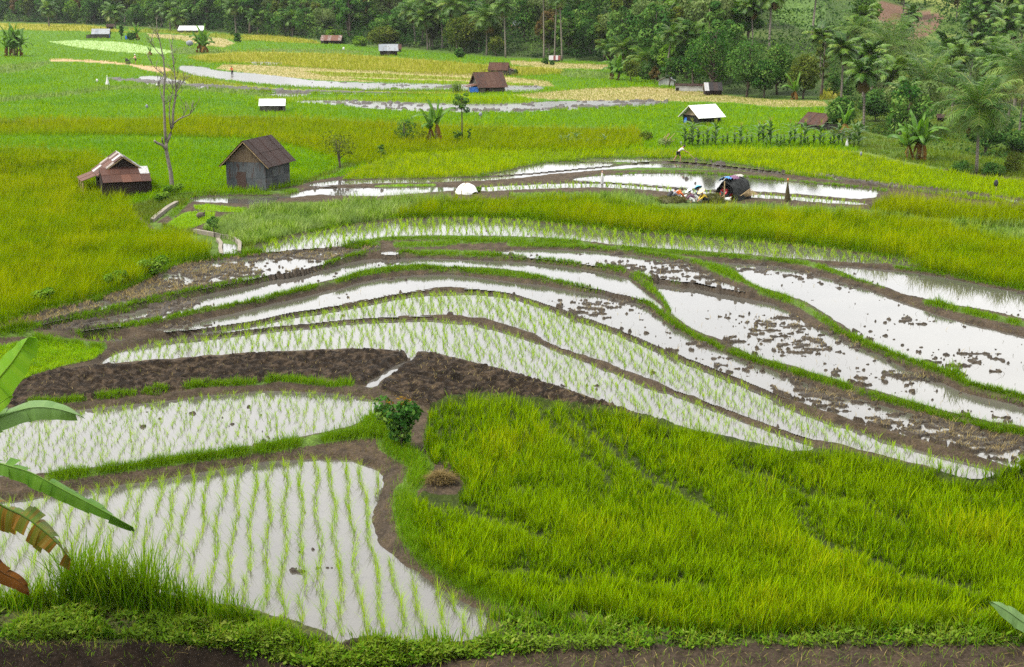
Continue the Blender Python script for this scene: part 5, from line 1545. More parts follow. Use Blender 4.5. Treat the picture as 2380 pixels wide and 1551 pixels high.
while len(placed) < 262 and tries < 30000:
    tries += 1
    u = rr.uniform(-120, 2500); t_ = (u - 1190) / F
    fy = float(np.interp(t_, _ft, _fy))
    Y = fy + 2 + rr.random() ** 1.5 * (90 if u > 700 else 60)
    if u > 1930: Y = rr.uniform(128, 128 + 190)
    X = t_ * Y
    d = rr.uniform(2.2, 3.6) * (1.6 if u < 700 else 1.12)
    if not free(X, Y, d): continue
    Z = float(gz(X, Y))
    pu, pv = project(X, Y, Z)
    if in_clear(pu, pv) or pv < -30: continue
    if u > 1930 and Y < 215 and rr.random() < .72: continue
    if hides(pu, pv, Y): continue
    k = rr.choices(range(8), [3, 4, 2.2, 1.6, 2, .8, 2.5, 2])[0]
    if u < 900: k = rr.choices(range(8), [4, 4, 1.5, 1.6, 1.5, .5, 1.2, 2.5])[0]
    sc = d / 3.0 * rr.uniform(.8, 1.15) * (.8 if u > 1930 else 1)
    root, lab = protos[k]
    if used[k]:
        o = copy_thing(root, (X, Y, Z - .2), rr.uniform(0, 6.28), (sc, sc, sc * rr.uniform(.85, 1.2)))
    else:
        o = root; used[k] = True
        o.location = (X, Y, Z - .2); o.rotation_euler = (0, 0, rr.uniform(0, 6.28)); o.scale = (sc,) * 3
    placed.append((X, Y, d))
# random palms in the wood and the ravine
pp = []
for j in range(3):
    pp.append(palm("coconut_palm", "p", 6.5, 800 + j, nf=18, fl=2.9, lean=(.5 * (j - 1), .2), lw=.17, dry=2, r0=.15, group="coconut palms scattered in the wood"))
cnt = 0; tries = 0
while cnt < 52 and tries < 4000:
    tries += 1
    u = rr.uniform(1930, 2420) if rr.random() < .55 else rr.uniform(0, 1900); t_ = (u - 1190) / F
    fy = float(np.interp(t_, _ft, _fy))
    Y = rr.uniform(135, 280) if u > 1930 else fy + rr.uniform(0, 50)
    X = t_ * Y
    if not free(X, Y, 1.7): continue
    Z = float(gz(X, Y)); pu, pv = project(X, Y, Z)
    if in_clear(pu, pv): continue
    sc = rr.uniform(.75, 1.15)
    if cnt < 3:
        o = pp[cnt]; o.location = (X, Y, Z); o.rotation_euler = (0, 0, rr.uniform(0, 6.28)); o.scale = (sc,) * 3
    else: o = copy_thing(pp[cnt % 3], (X, Y, Z), rr.uniform(0, 6.28), sc)
    o['label'] = "feathery coconut palm scattered among the trees of the wood"
    placed.append((X, Y, 1.7)); cnt += 1
# undergrowth
n_ = 170000
rng = np.random.default_rng(91)
u = rng.uniform(-250, 2650, n_); t_ = (u - 1190) / F
fy = np.interp(t_, _ft, _fy)
Y = fy + rng.uniform(0, 1, n_) ** 1.3 * 150
right = u > 1930
Y = np.where(right, rng.uniform(112, 330, n_), Y)
X = t_ * Y; Z = gz(X, Y)
pu, pv = project(X, Y, Z)
cl = inpoly(pu, pv, CLEAR_BROWN)
cg = inpoly(pu, pv, CLEAR_GREEN)
yel = inpoly(pu, pv, [(1900,200),(1932,198),(1970,212),(1955,228),(1900,230)])
hn = fbm(X / 7, Y / 7, 55, 3)
edge = np.interp(t_, [0.19, 0.215, 0.24, 0.29, 0.36, 0.6], [400, 200, 128, 112, 101, 95])
k = ~cl & ~yel & (pv > -140) & (~right | (Y > edge + 9)) & ((hn > .40) | (rng.uniform(0, 1, n_) < .25))
k &= ~(right & (Y < 205) & (hn < .47))
k &= ~cg | (rng.uniform(0, 1, n_) < .5)
X, Y, Z, hn, cg, rg = X[k], Y[k], Z[k], hn[k], cg[k], right[k]; n_ = len(X)
hh = np.clip((hn - .34) * 11, .2, 3.6) * np.clip(Y / 300, 1, 2.2) * np.where(cg, .25, 1) * np.where(rg & (Y < 220), .45, 1)
C = np.stack([X, Y, Z + hh * rng.uniform(.1, 1, n_)], -1)
N = rng.normal(0, .6, (n_, 3)); N[:, 2] += .7; N[:, 1] -= .4
N /= np.linalg.norm(N, axis=1, keepdims=True)
A = np.cross(N, rng.normal(0, 1, (n_, 3))); A /= np.linalg.norm(A, axis=1, keepdims=True); Bv = np.cross(N, A)
s = (np.clip(Y / 330, .35, 1.4) * .62 * rng.uniform(.5, 1.3, n_))[:, None]
V = np.stack([C - A * s * .5, C + Bv * s * .3, C + A * s * .5, C - Bv * s * .3], 1).reshape(-1, 3)
tone = np.clip((vnoise(X / 3.5, Y / 3.5, 8) * 1.1 - .25) + rng.normal(0, .15, n_) + .12 * cg, 0, 1)
m_under = leaf_mat("undergrowth_leaves", [(.0117,.0351,.0107),(.0292,.0682,.0175),(.0537,.1024,.0254),(.1073,.1755,.0390)], trans=.25)  # bluish greens, haze put into the colour as on the trees
tag(link(bpy.data.objects.new("undergrowth", mesh_np("undergrowth", V, np.arange(4 * n_).reshape(n_, 4), None, {'rnd': np.repeat(tone, 4), 'tip': np.zeros(4 * n_)}, [m_under]))),
    "tangled green undergrowth covering the wooded slopes and the ravine", "undergrowth", kind='stuff')
# ------------------------------------------------------------------ huts and other built things
def sheet_mat(name, cols, rust=None, rust_amt=.5, stripe=14.0, rough=.6, seam=True, axis='X', scale=1.2):
    """corrugated iron: per-sheet tone ('rnd'), rust patches, corrugation as bump"""
    m, n, o = new_mat(name)
    a = n.nodes.new("ShaderNodeAttribute"); a.attribute_name = 'rnd'
    k = len(cols)
    dk = (lambda c: tuple(x * .46 for x in c)) if name != 'roof_new_white' else (lambda c: c)
    cols = [dk(c) for c in cols]; rust = dk(rust) if rust is not None else None
    r = ramp(n, a.outputs['Fac'], [(i / max(1, k - 1), c) for i, c in enumerate(cols)])
    r.color_ramp.interpolation = 'CONSTANT' if k > 2 else 'LINEAR'
    c = r.outputs['Color']
    tc_ = n.nodes.new("ShaderNodeTexCoord")
    mp = n.nodes.new("ShaderNodeMapping"); mp.inputs['Scale'].default_value = (3.0, 3.0, .7)
    n.links.new(tc_.outputs['Object'], mp.inputs['Vector'])
    t = noise_node(n, scale, 5, mp.outputs['Vector'])
    if rust is not None:
        rr_ = ramp(n, t.outputs['Fac'], [(.5 - .18 * rust_amt - .05, (0, 0, 0)), (.62 - .1 * rust_amt, (1, 1, 1))])
        c = mix(n, c, rust, rr_.outputs['Color'])
    t2 = noise_node(n, 9, 4, mp.outputs['Vector'])
    v = ramp(n, t2.outputs['Fac'], [(.3, (.68, .68, .68)), (.7, (1.2, 1.2, 1.2))])
    c = mix(n, c, v.outputs['Color'], 1.0, 'MULTIPLY')
    w = n.nodes.new("ShaderNodeTexWave"); w.wave_type = 'BANDS'; w.bands_direction = axis; w.inputs['Scale'].default_value = stripe
    n.links.new(tc_.outputs['Object'], w.inputs['Vector'])
    principled(n, o, c, max(rough, .6), .10, bump(n, w.outputs['Fac'], .6, .02))
    return m

M_RUSTROOF = sheet_mat("roof_rust_brown", [(.075,.038,.027),(.095,.045,.03),(.06,.033,.026),(.13,.065,.042),(.085,.04,.028)], (.10,.042,.025), .4)
M_DARKROOF = sheet_mat("roof_dark_brown", [(.040,.019,.013),(.055,.025,.017),(.034,.017,.012),(.06,.027,.019),(.045,.021,.014)], (.045,.021,.015), .3)
M_PATCH = sheet_mat("roof_patchwork", [(.12,.052,.034),(.62,.62,.62),(.085,.038,.027),(.17,.075,.048),(.10,.045,.030),(.42,.36,.32),(.14,.058,.038)], (.15,.06,.036), -.6, scale=3.4)
M_WHITEROOF = sheet_mat("roof_new_white", [(.74,.75,.76),(.80,.80,.80)], None, 0, 10, .45)
M_GREYROOF = sheet_mat("roof_grey_zinc", [(.30,.34,.38),(.38,.41,.44),(.27,.30,.33)], (.24,.22,.20), -.4)
M_MIXROOF = sheet_mat("roof_rust_and_zinc", [(.34,.30,.28),(.17,.075,.05),(.42,.38,.36),(.20,.09,.06),(.26,.15,.11)], (.17,.08,.05), .4)
M_STRIPE = sheet_mat("roof_red_white", [(.22,.06,.05),(.5,.48,.46),(.20,.055,.045),(.52,.5,.48),(.22,.06,.05)], None, 0)
M_BWROOF = sheet_mat("roof_black_white", [(.045,.04,.042),(.62,.62,.62),(.07,.05,.045),(.05,.045,.045)], None, 0)
M_ZINCWALL = sheet_mat("wall_zinc_grey", [(.095,.108,.114),(.062,.073,.078),(.12,.13,.135),(.078,.088,.094)], (.085,.05,.038), -.45, 9, .65, True, 'X', 2.2)
M_ZINCRUST = sheet_mat("wall_zinc_rusty", [(.10,.105,.108),(.085,.062,.052),(.12,.12,.118),(.075,.05,.042)], (.075,.042,.032), .5, 9, .65, True, 'X', .8)
M_WOOD = sheet_mat("boards_weathered", [(.27,.20,.12),(.23,.165,.10),(.30,.22,.14)], (.18,.13,.085), .3, 3.2, .85)
M_WOODG = sheet_mat("boards_grey", [(.17,.155,.13),(.13,.12,.10),(.20,.18,.15)], (.09,.085,.07), .3, 3.2, .85)
M_WOODD = sheet_mat("boards_dark", [(.030,.022,.018),(.042,.03,.024),(.025,.019,.016)], None, 0, 4, .85)
M_BLACKW = sheet_mat("boards_black", [(.014,.014,.015),(.02,.02,.021)], None, 0, 4, .8)
M_PALEW = sheet_mat("boards_pale", [(.42,.33,.22),(.38,.29,.19)], None, 0, 4, .85)
M_WHITEW = plain_mat("plaster_pale", (.26, .26, .245), .85, .15, 2.5)
M_BRICK = plain_mat("brick_wall", (.26, .13, .08), .9, .2, 4)
M_POST = plain_mat("bamboo_post", (.22, .16, .08), .8, .3, 6)
M_THATCH = plain_mat("thatch", (.26, .20, .13), .95, .35, 12, .1, .6)
M_BLUE = plain_mat("tarpaulin_blue", (.02, .10, .36), .5, .25, 3)
M_BLUEDOOR = plain_mat("door_blue", (.03, .10, .32), .6, .25, 3)
M_CONC = plain_mat("concrete_pale", (.125, .11, .088), .9, .2, 5, .2, .4)
M_VINE = TREE_MATS["mid"]

def add_rnd(o, vals):
    at_ = o.data.attributes.new('rnd', 'FLOAT', 'POINT')
    at_.data.foreach_set('value', np.asarray(vals, dtype=np.float32))

def sheeted(name, p00, p10, p11, p01, nx, ny, mat, parent, seed, t=.03, lap=.015, rag=.03):
    """a plane of nx x ny overlapping iron sheets or boards (p00->p10 along, p00->p01 up), one mesh"""
    rr = random.Random(seed); mb = MB(); R = []
    P = [Vector(p) for p in (p00, p10, p11, p01)]
    nrm = (P[1] - P[0]).cross(P[3] - P[0]).normalized()
    bl = lambda a, b: (P[0] * (1 - a) + P[1] * a) * (1 - b) + (P[3] * (1 - a) + P[2] * a) * b
    for i in range(nx):
        for j in range(ny):
            a0, a1 = i / nx, (i + 1) / nx; b0, b1 = j / ny, (j + 1) / ny
            ex = rr.uniform(-rag, rag) * .5 if j == 0 else 0
            off = nrm * (lap * ((i % 2) + .9 * j + .15 * rr.random()))
            q = [bl(a0, b0) + off, bl(a1, b0) + off, bl(a1, b1) + off, bl(a0, b1) + off]
            up = (P[3] - P[0]).normalized()
            if j == 0: q[0] = q[0] - up * (ex + .02); q[1] = q[1] - up * (ex + .02)
            mb.slab(q, t); R += [rr.random()] * 8
    o = mb.build(name, mat, parent)
    add_rnd(o, R)
    return o

def hut(name, label, cat, u, v, rz, Lp, Wp, hwp, hrp, ovp, roof, wall, gable=None, seed=1, nx=5, ny=1, door=None, group=None, wall_ny=1, skip=(), wnx=4):
    """gabled hut; sizes given as seen and turned into metres where it stands. local x runs along the ridge"""
    s = upx(u, v)
    L, W, hw, hr, ov = Lp * s, Wp * s, hwp * s, hrp * s, ovp * s
    t = put(thing(name, label, cat), u, v, rz)
    x, y = L / 2, W / 2
    z0 = -.25
    # walls as four sheeted sides of one mesh each
    for nm, a, b in (("wall", (-x, -y), (x, -y)), ("wall", (x, -y), (x, y)), ("wall", (x, y), (-x, y)), ("wall", (-x, y), (-x, -y))):
        sheeted(nm, (a[0], a[1], z0), (b[0], b[1], z0), (b[0], b[1], hw), (a[0], a[1], hw), wnx, wall_ny, wall, t, seed + len(t.children), .03, .008, 0)
    for sx in (-1, 1):
        mb = MB(); R = []
        a, b, c = Vector((sx * (x + .012), -y, hw + .003)), Vector((sx * (x + .012), y, hw + .003)), Vector((sx * (x + .012), 0, hr - .05))
        k = 8; rr = random.Random(seed)
        for i in range(k):
            f0, f1 = i / k, (i + 1) / k
            z_0, z_1 = hw + (hr - .05 - hw) * (1 - abs(2 * f0 - 1)), hw + (hr - .05 - hw) * (1 - abs(2 * f1 - 1))
            y0, y1 = -y + W * f0, -y + W * f1
            ins = .02 * sx
            e = .003 * (i % 2) * sx
            v_ = [(a.x + e, y0, hw + .003), (a.x + e, y1, hw + .003), (a.x + e, y1, z_1), (a.x + e, y0, z_0)]
            v2 = [(p[0] - ins, p[1], p[2]) for p in v_]
            mb.add(v_ + v2, [(0, 1, 2, 3), (7, 6, 5, 4), (0, 4, 5, 1), (2, 6, 7, 3)]); R += [rr.random()] * 8
        add_rnd(mb.build('gable', gable or wall, t), R)
    # roof slopes
    sl = (hr - hw) / y
    e = ov * .9
    for sy in (-1, 1):
        p00 = (-x - ov, sy * (y + e), hw - sl * e + .04); p10 = (x + ov, sy * (y + e), hw - sl * e + .04)
        p11 = (x + ov, 0, hr + .04); p01 = (-x - ov, 0, hr + .04)
        q = (p00, p10, p11, p01) if sy < 0 else (p10, p00, p01, p11)
        sheeted('roof', *q, nx, ny, roof, t, seed * 7 + sy + 3)
    mb = MB()
    mb.tube([(-x - ov, 0, hr + .07), (x + ov, 0, hr + .07)], .035, 6)
    o = mb.build('ridge_cap', roof, t); add_rnd(o, [.3] * len(o.data.vertices))
    for sx in (-1, 1):                                    # rafters / barge boards under the verge
        mb = MB()
        for sy in (-1, 1):
            mb.tube([(sx * (x + ov - .03), sy * (y + e), hw - sl * e), (sx * (x + ov - .03), 0, hr)], .03, 4)
        mb.build('barge_board', M_POST, t)
    if door:
        side, f, w_, h_, mat = door
        mb = MB()
        if side == 'x': mb.box(x + .02, x + .055, -y + W * f - w_ * s / 2, -y + W * f + w_ * s / 2, .02, h_ * s)
        elif side == '-x': mb.box(-x - .055, -x - .02, -y + W * f - w_ * s / 2, -y + W * f + w_ * s / 2, .02, h_ * s)
        else: mb.box(-x + L * f - w_ * s / 2, -x + L * f + w_ * s / 2, -y - .055, -y - .02, .02, h_ * s)
        d = mb.build('door', mat, t)
        if mat.name.startswith(("wall", "boards")): add_rnd(d, [.4] * len(d.data.vertices))
    t['s'] = s
    return t, dict(x=x, y=y, hw=hw, hr=hr, s=s, ov=ov)

def leanto(t, a, b, out, z_hi, z_lo, mat, wall=None, seed=1, nx=4, ny=1, posts=0, wall_mat=None):
    """sloping roof from edge a-b (local xy) outwards by vector out"""
    a, b, out = Vector((a[0], a[1], 0)), Vector((b[0], b[1], 0)), Vector((out[0], out[1], 0))
    up = Vector((0, 0, 1))
    q = [a + out + up * z_lo, b + out + up * z_lo, b + up * z_hi, a + up * z_hi]
    n_ = (q[1] - q[0]).cross(q[3] - q[0])
    if n_.z < 0: q = [q[1], q[0], q[3], q[2]]
    sheeted('lean_to_roof', *q, nx, ny, mat, t, seed)
    if wall_mat:
        o2 = out * .88
        for nm, c, d, h0, h1 in (('lean_to_wall', a + o2, b + o2, z_lo, z_lo), ('lean_to_wall', a, a + o2, z_hi, z_lo), ('lean_to_wall', b, b + o2, z_hi, z_lo)):
            o = sheeted(nm, c - up * .25, d - up * .25, d + up * (h1 - .06), c + up * (h0 - .06), 3, 1, wall_mat, t, seed + 5, .025, .006, 0)
    for i in range(posts):
        f = i / max(1, posts - 1)
        p = a.lerp(b, .05 + .9 * f) + out * .93
        mb = MB(); mb.tube([p - up * .3, p + up * (z_lo - .03)], .04, 6)
        mb.build('post', M_POST, t)

R_ = math.radians
# the two large huts
h1, d1 = hut("field_hut", "grey corrugated iron hut with dark brown gabled roof and wooden gable", "hut", 602, 433, R_(75), 128, 96, 62, 108, 13, M_DARKROOF, M_ZINCWALL, M_WOOD, 11, 6, 2, ('-x', .62, 22, 40, M_ZINCRUST), wall_ny=2)
h2, d2 = hut("patchwork_hut", "low hut with patchwork roof of rusty and silver iron sheets and a lean-to", "hut", 283, 445, R_(-68), 112, 98, 50, 84, 10, M_PATCH, M_WOODD, M_WOODD, 23, 5, 3)
leanto(h2, (d2['x'] + .02, -d2['y'] * 1.08), (d2['x'] + .02, d2['y'] * 1.08), (1.75, 0), d2['hw'] * 1.22, d2['hw'] * .70, M_PATCH, seed=31, nx=5, ny=2, wall_mat=M_WOODD)
leanto(h2, (-d2['x'], -d2['y'] - .05), (d2['x'] * .8, -d2['y'] - .05), (0, -1.15), d2['hw'] * .92, d2['hw'] * .62, M_PATCH, seed=37, nx=4, posts=3)
# middle distance
h3, d3 = hut("white_roofed_shed", "small grey plank shed under a bright white roof beside the ploughed strip", "shed", 634, 259, R_(4), 54, 24, 15, 26, 3, M_WHITEROOF, M_WOODG, None, 41, 5, 1, ('y', .86, 8, 12, M_WOODD))
h4, d4 = hut("white_roofed_hut", "black walled hut with blinding white roof and pale wooden gable above the maize", "hut", 1631, 287, R_(36), 66, 52, 20, 40, 9, M_WHITEROOF, M_BLACKW, M_PALEW, 43, 5, 1)
mb = MB(); mb.slab([(-d4['x'] - .06, d4['y'] * .5, .05), (-d4['x'] - .06, d4['y'] * .9, .05), (-d4['x'] - .06, d4['y'] * .8, .55), (-d4['x'] - .06, d4['y'] * .55, .6)], .02); mb.build('hanging_cloth', M_BLUE, h4)
h5, d5 = hut("rusty_hut", "little hut with rusty ribbed roof beside the bright young banana plant", "hut", 1904, 300, R_(-58), 66, 50, 14, 34, 6, M_RUSTROOF, M_WOODG, M_WOODD, 47, 5, 1)
h6, d6 = hut("rusty_barn", "barn with large rusty red roof and a blue tarpaulin under its lean-to", "barn", 1134, 213, R_(22), 60, 54, 15, 42, 6, M_RUSTROOF, M_WOODG, M_WOODG, 53, 6, 1, ('y', .3, 9, 13, M_WOODD))
leanto(h6, (-d6['x'] - .02, -d6['y']), (-d6['x'] - .02, d6['y'] * .6), (-1.5, 0), d6['hw'] * 1.15, d6['hw'] * .85, M_MIXROOF, seed=54, nx=3, posts=2)
mb = MB(); mb.slab([(-d6['x'] - 1.3, -d6['y'] * .8, .05), (-d6['x'] - .15, -d6['y'] * .98, .05), (-d6['x'] - .15, -d6['y'] * .98, d6['hw'] * .85), (-d6['x'] - 1.3, -d6['y'] * .8, d6['hw'] * .8)], .02); mb.build('tarpaulin', M_BLUE, h6)
h7, d7 = hut("overgrown_hut", "rusty roofed hut with lean-tos at both ends and creepers on its walls", "hut", 1160, 175, R_(-10), 40, 30, 13, 27, 3, M_RUSTROOF, M_WOODG, M_WOODD, 59, 6, 1, ('y', .4, 6, 11, M_PALEW))
leanto(h7, (-d7['x'], -d7['y'] * .9), (-d7['x'], d7['y'] * .6), (-1.1, 0), d7['hw'] * 1.1, d7['hw'] * .78, M_RUSTROOF, seed=60, nx=2, posts=2)
leanto(h7, (d7['x'], -d7['y'] * .95), (d7['x'], d7['y'] * .6), (1.35, 0), d7['hw'] * 1.25, d7['hw'] * .75, M_RUSTROOF, seed=61, nx=2, wall_mat=M_WOODG)
rng = np.random.default_rng(5)
V, q, r = leaf_cloud([(d7['x'] + 1.25, -d7['y'] * .7, .45, .35, .3, .5, .4), (-d7['x'] + .05, -d7['y'] - .05, .4, .22, .12, .5, .6)], 500, .16, rng)
link(bpy.data.objects.new('creeper', mesh_np('creeper', V, q, None, {'rnd': r, 'tip': r * 0}, [M_VINE])), h7)
h8, d8 = hut("zinc_roofed_hut", "dark plank hut with grey zinc roof between yellow field and wood", "hut", 903, 129, R_(6), 38, 30, 12, 24, 3, M_GREYROOF, M_WOODD, M_WOODD, 61, 5, 1, ('y', .5, 7, 10, M_WOODG))
hut("rusty_hut", "small rusty striped roof peeping out behind the grey zinc roofed hut", "hut", 917, 121, R_(5), 28, 20, 7, 16, 2, M_RUSTROOF, M_WOODG, None, 62, 4, 1)
h10, d10 = hut("plank_shed", "far plank shed with zinc roof and a blue door", "shed", 236, 89, R_(8), 36, 28, 10, 20, 2, M_GREYROOF, M_WOODG, M_WOODD, 63, 5, 1, ('x', .4, 7, 11, M_BLUEDOOR))
leanto(h10, (-d10['x'], -d10['y']), (-d10['x'], d10['y'] * .6), (-1.7, 0), d10['hw'] * 1.0, d10['hw'] * .75, M_MIXROOF, seed=64, nx=2, wall_mat=M_WOODG)
hut("dark_shack", "tiny dark shack at the edge of the ripe field behind the blue door shed", "shack", 256, 68, R_(20), 14, 12, 6, 11, 1.5, M_DARKROOF, M_WOODD, None, 65, 3, 1)
hut("white_roofed_barn", "long low barn with white roof in the farthest fields", "barn", 447, 76, R_(-4), 54, 26, 6, 14, 2, M_WHITEROOF, M_WOODG, None, 66, 7, 1)
hut("rusty_shed", "shed with patchy rust and zinc roof under the trees at the forest edge", "shed", 772, 102, R_(-6), 44, 28, 8, 18, 2, M_MIXROOF, M_WOODD, None, 67, 6, 1)
hut("brick_house", "small brick house with pale roof half hidden in the wood", "house", 1199, 103, R_(10), 18, 14, 8, 17, 2, M_GREYROOF, M_BRICK, None, 68, 4, 1)
hut("striped_roof_hut", "low hut with red and white striped roof below the tall palm pair", "hut", 1289, 144, R_(-4), 23, 16, 5, 13, 1.5, M_STRIPE, M_WOODG, None, 69, 5, 1)
hut("pale_gabled_house", "pale walled house with light zinc gable behind the dark thin tree", "house", 1550, 198, R_(80), 30, 34, 11, 20, 3, M_GREYROOF, M_WHITEW, M_WHITEW, 70, 4, 1)
h17, d17 = hut("long_white_shed", "long low white walled shed with flat dark roof at the field trees", "shed", 1604, 212, R_(-12), 64, 20, 12, 15, 2, M_DARKROOF, M_WHITEW, None, 71, 5, 1, ('y', .06, 7, 8, M_WOODD))
hut("black_white_roof_hut", "hut with black and white striped roof joined to the long white shed", "hut", 1656, 221, R_(2), 36, 28, 12, 27, 2.5, M_BWROOF, M_WOODD, M_WOODG, 72, 4, 1)
hut("thatched_hut", "thatched hut on the brown clearing of the hill", "hut", 2164, 42, R_(5), 26, 20, 9, 18, 3, sheet_mat("thatch_roof", [(.27,.21,.14),(.31,.25,.17)], None, 0), M_WOODD, None, 73, 3, 1)
hut("dark_shack", "dark shack hidden among the palms on the right", "shack", 2193, 282, R_(-8), 26, 20, 9, 15, 3, M_DARKROOF, M_WOODD, None, 74, 3, 1)

# blue barrel and covered heap in the far fields
def barrel(u, v, hp, mat, label):
    s = upx(u, v); h = hp * s; r = h * .36
    t = put(thing("barrel", label, "barrel"), u, v)
    mb = MB(); mb.tube([(0, 0, -.05), (0, 0, h * .25), (0, 0, h * .5), (0, 0, h * .75), (0, 0, h)], [r * .94, r, r * 1.03, r, r * .94], 14); mb.build('body', mat, t, True)
    mb = MB(); mb.tube([(0, 0, h), (0, 0, h + .03)], r * .97, 14)
    for z in (.33, .66): mb.tube([(0, 0, h * z - .02), (0, 0, h * z + .02)], r * 1.06, 14)
    mb.build('hoops', mat, t, True)
barrel(294, 92, 8, M_BLUE, "blue barrel standing between the slim tree and the far banana plant")

# ------------------------------------------------------------------ tents, cloths, scarecrows
m_white = plain_mat("cloth_white", (.36, .36, .35), .75, .10, 5)
m_tarp = plain_mat("tarpaulin_black", (.014, .015, .0145), .7, .5, 4, .12, .9)
m_purple = plain_mat("cloth_purple", (.10, .045, .085), .8, .3, 6)
m_bluec = plain_mat("cloth_blue", (.04, .13, .30), .7, .3, 6)
m_red = plain_mat("cloth_red", (.38, .03, .04), .8, .25, 6)
m_teal = plain_mat("cloth_teal", (.03, .14, .14), .8, .25, 6)
m_greyc = plain_mat("cloth_grey", (.13, .14, .16), .8, .3, 6)
m_blackc = plain_mat("cloth_black", (.014, .014, .016), .7, .3, 6)
m_orange = plain_mat("cloth_orange", (.36, .08, .015), .8, .2, 6)
m_yellow = plain_mat("cloth_yellow", (.42, .29, .02), .8, .2, 6)
m_netb = plain_mat("cloth_net_brown", (.030, .024, .009), .9, .6, 16)
m_pink = plain_mat("cloth_pink", (.50, .26, .20), .8, .2, 6)

def vault(label, name, u, v, W, H, L, rz, mats, seed, wob=.05, arch=16, nl=9, close=.10):
    """cloth stretched over hoops: open half barrel with real thickness"""
    rr = random.Random(seed); t = put(thing(name, label, "shelter"), u, v, rz)
    mb = MB(); t0 = .02
    rings = []
    for j in range(nl):
        y = L * (j / (nl - 1) - .5)
        k = 1 - close * abs(2 * j / (nl - 1) - 1) ** 2.6; kx = 1 - .6 * (close > .2) * close * abs(2 * j / (nl - 1) - 1) ** 2.6
        ring = []
        for i in range(arch + 1):
            a = math.pi * i / arch
            r = 1 + rr.uniform(-wob, wob) * math.sin(a) + .02 * math.sin(j * 2.0 + i)
            ring.append((W / 2 * math.cos(a) * r * kx, y + rr.uniform(-.02, .02), max(-.05, H * math.sin(a) ** .85 * r * k - (.05 if i in (0, arch) else 0))))
        rings.append(ring)
    for sgn in (0, 1):
        base = len(mb.v)
        vv = []
        for ring in rings:
            for p in ring:
                f = 1 - sgn * t0 / max(.2, math.hypot(p[0], p[2]))
                vv.append((p[0] * f, p[1], p[2] * f))
        ff = []
        for j in range(nl - 1):
            for i in range(arch):
                a = j * (arch + 1) + i
                q_ = (a, a + 1, a + arch + 2, a + arch + 1)
                ff.append(q_ if sgn else q_[::-1])
        mb.add(vv, ff)
    mb.build('cover', mats, t, True)
    return t

s = upx(1083, 449)
wd = vault("white plastic dome stretched over hoops at the edge of the seedling paddy", "white_dome", 1084, 449, 1.35, 23 * s, 47 * s, R_(60), plain_mat("plastic_white", (.62, .62, .61), .7, .08, 4), 3, .03, close=.82)
mb = MB()
mb.tube([(1.35 / 2 * 1.01 * math.cos(math.pi * i / 14), -.05, 1.02 * 23 * s * math.sin(math.pi * i / 14) ** .85 * 1.0 + .005) for i in range(15)], .022, 5)
mb.build('hoop', M_POST, wd)

s = upx(1702, 466)
bt_ = vault("black tarpaulin shelter on a bowed frame with blue and purple cloths over it", "black_shelter", 1704, 463, 52 * s, 50 * s, 1.9, R_(-42), m_tarp, 8, .11)
W_, H_ = 52 * s, 50 * s
def drape(name, y0, y1, a0, a1, mat, off=.03):
    mb = MB(); vv = []; n1, n2 = 7, 9
    for sgn in (0, 1):
        for j in range(n1):
            for i in range(n2):
                y = y0 + (y1 - y0) * j / (n1 - 1); a = R_(a0 + (a1 - a0) * i / (n2 - 1))
                r = 1.0 + (off + .015 * math.sin(i * 2 + j * 1.3) - .015 * sgn) / (W_ / 2)
                vv.append((W_ / 2 * math.cos(a) * r * 1.03, y, H_ * math.sin(a) ** .85 * r * 1.04))
    ff = []
    for sgn in (0, 1):
        for j in range(n1 - 1):
            for i in range(n2 - 1):
                b = sgn * n1 * n2 + j * n2 + i
                ff.append((b, b + 1, b + n2 + 1, b + n2))
    mb.add(vv, ff); return mb.build(name, mat, bt_, True)
drape('blue_cloth', -.98, -.55, 70, 125, m_bluec)
drape('purple_cloth', -.55, .15, 62, 100, m_purple, .035)
drape('pale_top_sheet', .1, .75, 70, 105, plain_mat("cloth_dusty", (.22, .21, .19), .8, .3, 5), .04)
mb = MB(); mb.tube([(.02, -1.0, -.1), (.0, -.98, H_ * .9)], .035, 6); mb.build('front_pole', M_POST, bt_)
mb = MB(); mb.box(.1, W_ * .42, .35, .40, 0, H_ * .55); mb.build('inner_sack', plain_mat("sack_beige", (.32, .29, .21), .9, .2, 5), bt_)
X0, Y0, Z0 = [float(q_) for q_ in at(1735., 463.)]
bp = thing("bamboo_bundle", "loose bamboo poles lying at the right foot of the black shelter", "poles", (X0, Y0, Z0))
mb = MB()
for i in range(7):
    mb.tube([(-.75 + .05 * i, -.1 * i, .05 + .04 * i), (.75 - .08 * i, .1 + .05 * i, .28 + .05 * i)], .022, 5)
mb.build('poles', M_POST, bp)
def sack(label, u, v, w, h, mat, seed, name="sack", cat="sack"):
    s = upx(u, v)
    t = put(thing(name, label, cat), u, v)
    mb = MB(); mb.blob((0, 0, h * s * .42), (w * s * .5, w * s * .4, h * s * .5), seed, 12, 8, .14); mb.build('body', mat, t, True)
    mb = MB(); mb.tube([(w * s * .28, 0, h * s * .72), (w * s * .42, 0, h * s * .9), (w * s * .5, 0, h * s * .86)], [.05, .03, .06], 6); mb.build('neck', mat, t, True)
    return t
sack("white sack lying before the open front of the black shelter", 1691, 468, 16, 10, m_white, 1)
sack("red bundle inside the black shelter beside its front pole", 1698, 463, 8, 14, m_red, 2, "bundle", "bundle")
sack("teal bundle inside the black shelter behind the red one", 1704, 461, 7, 15, m_teal, 3, "bundle", "bundle")
sack("pale bag on the ground right of the orange clad figure", 1588, 459, 16, 6, m_white, 4)
sack("grey covered heap left of the far banana clump with dry leaves", 441, 107, 16, 13, m_greyc, 5, "covered_heap", "heap")
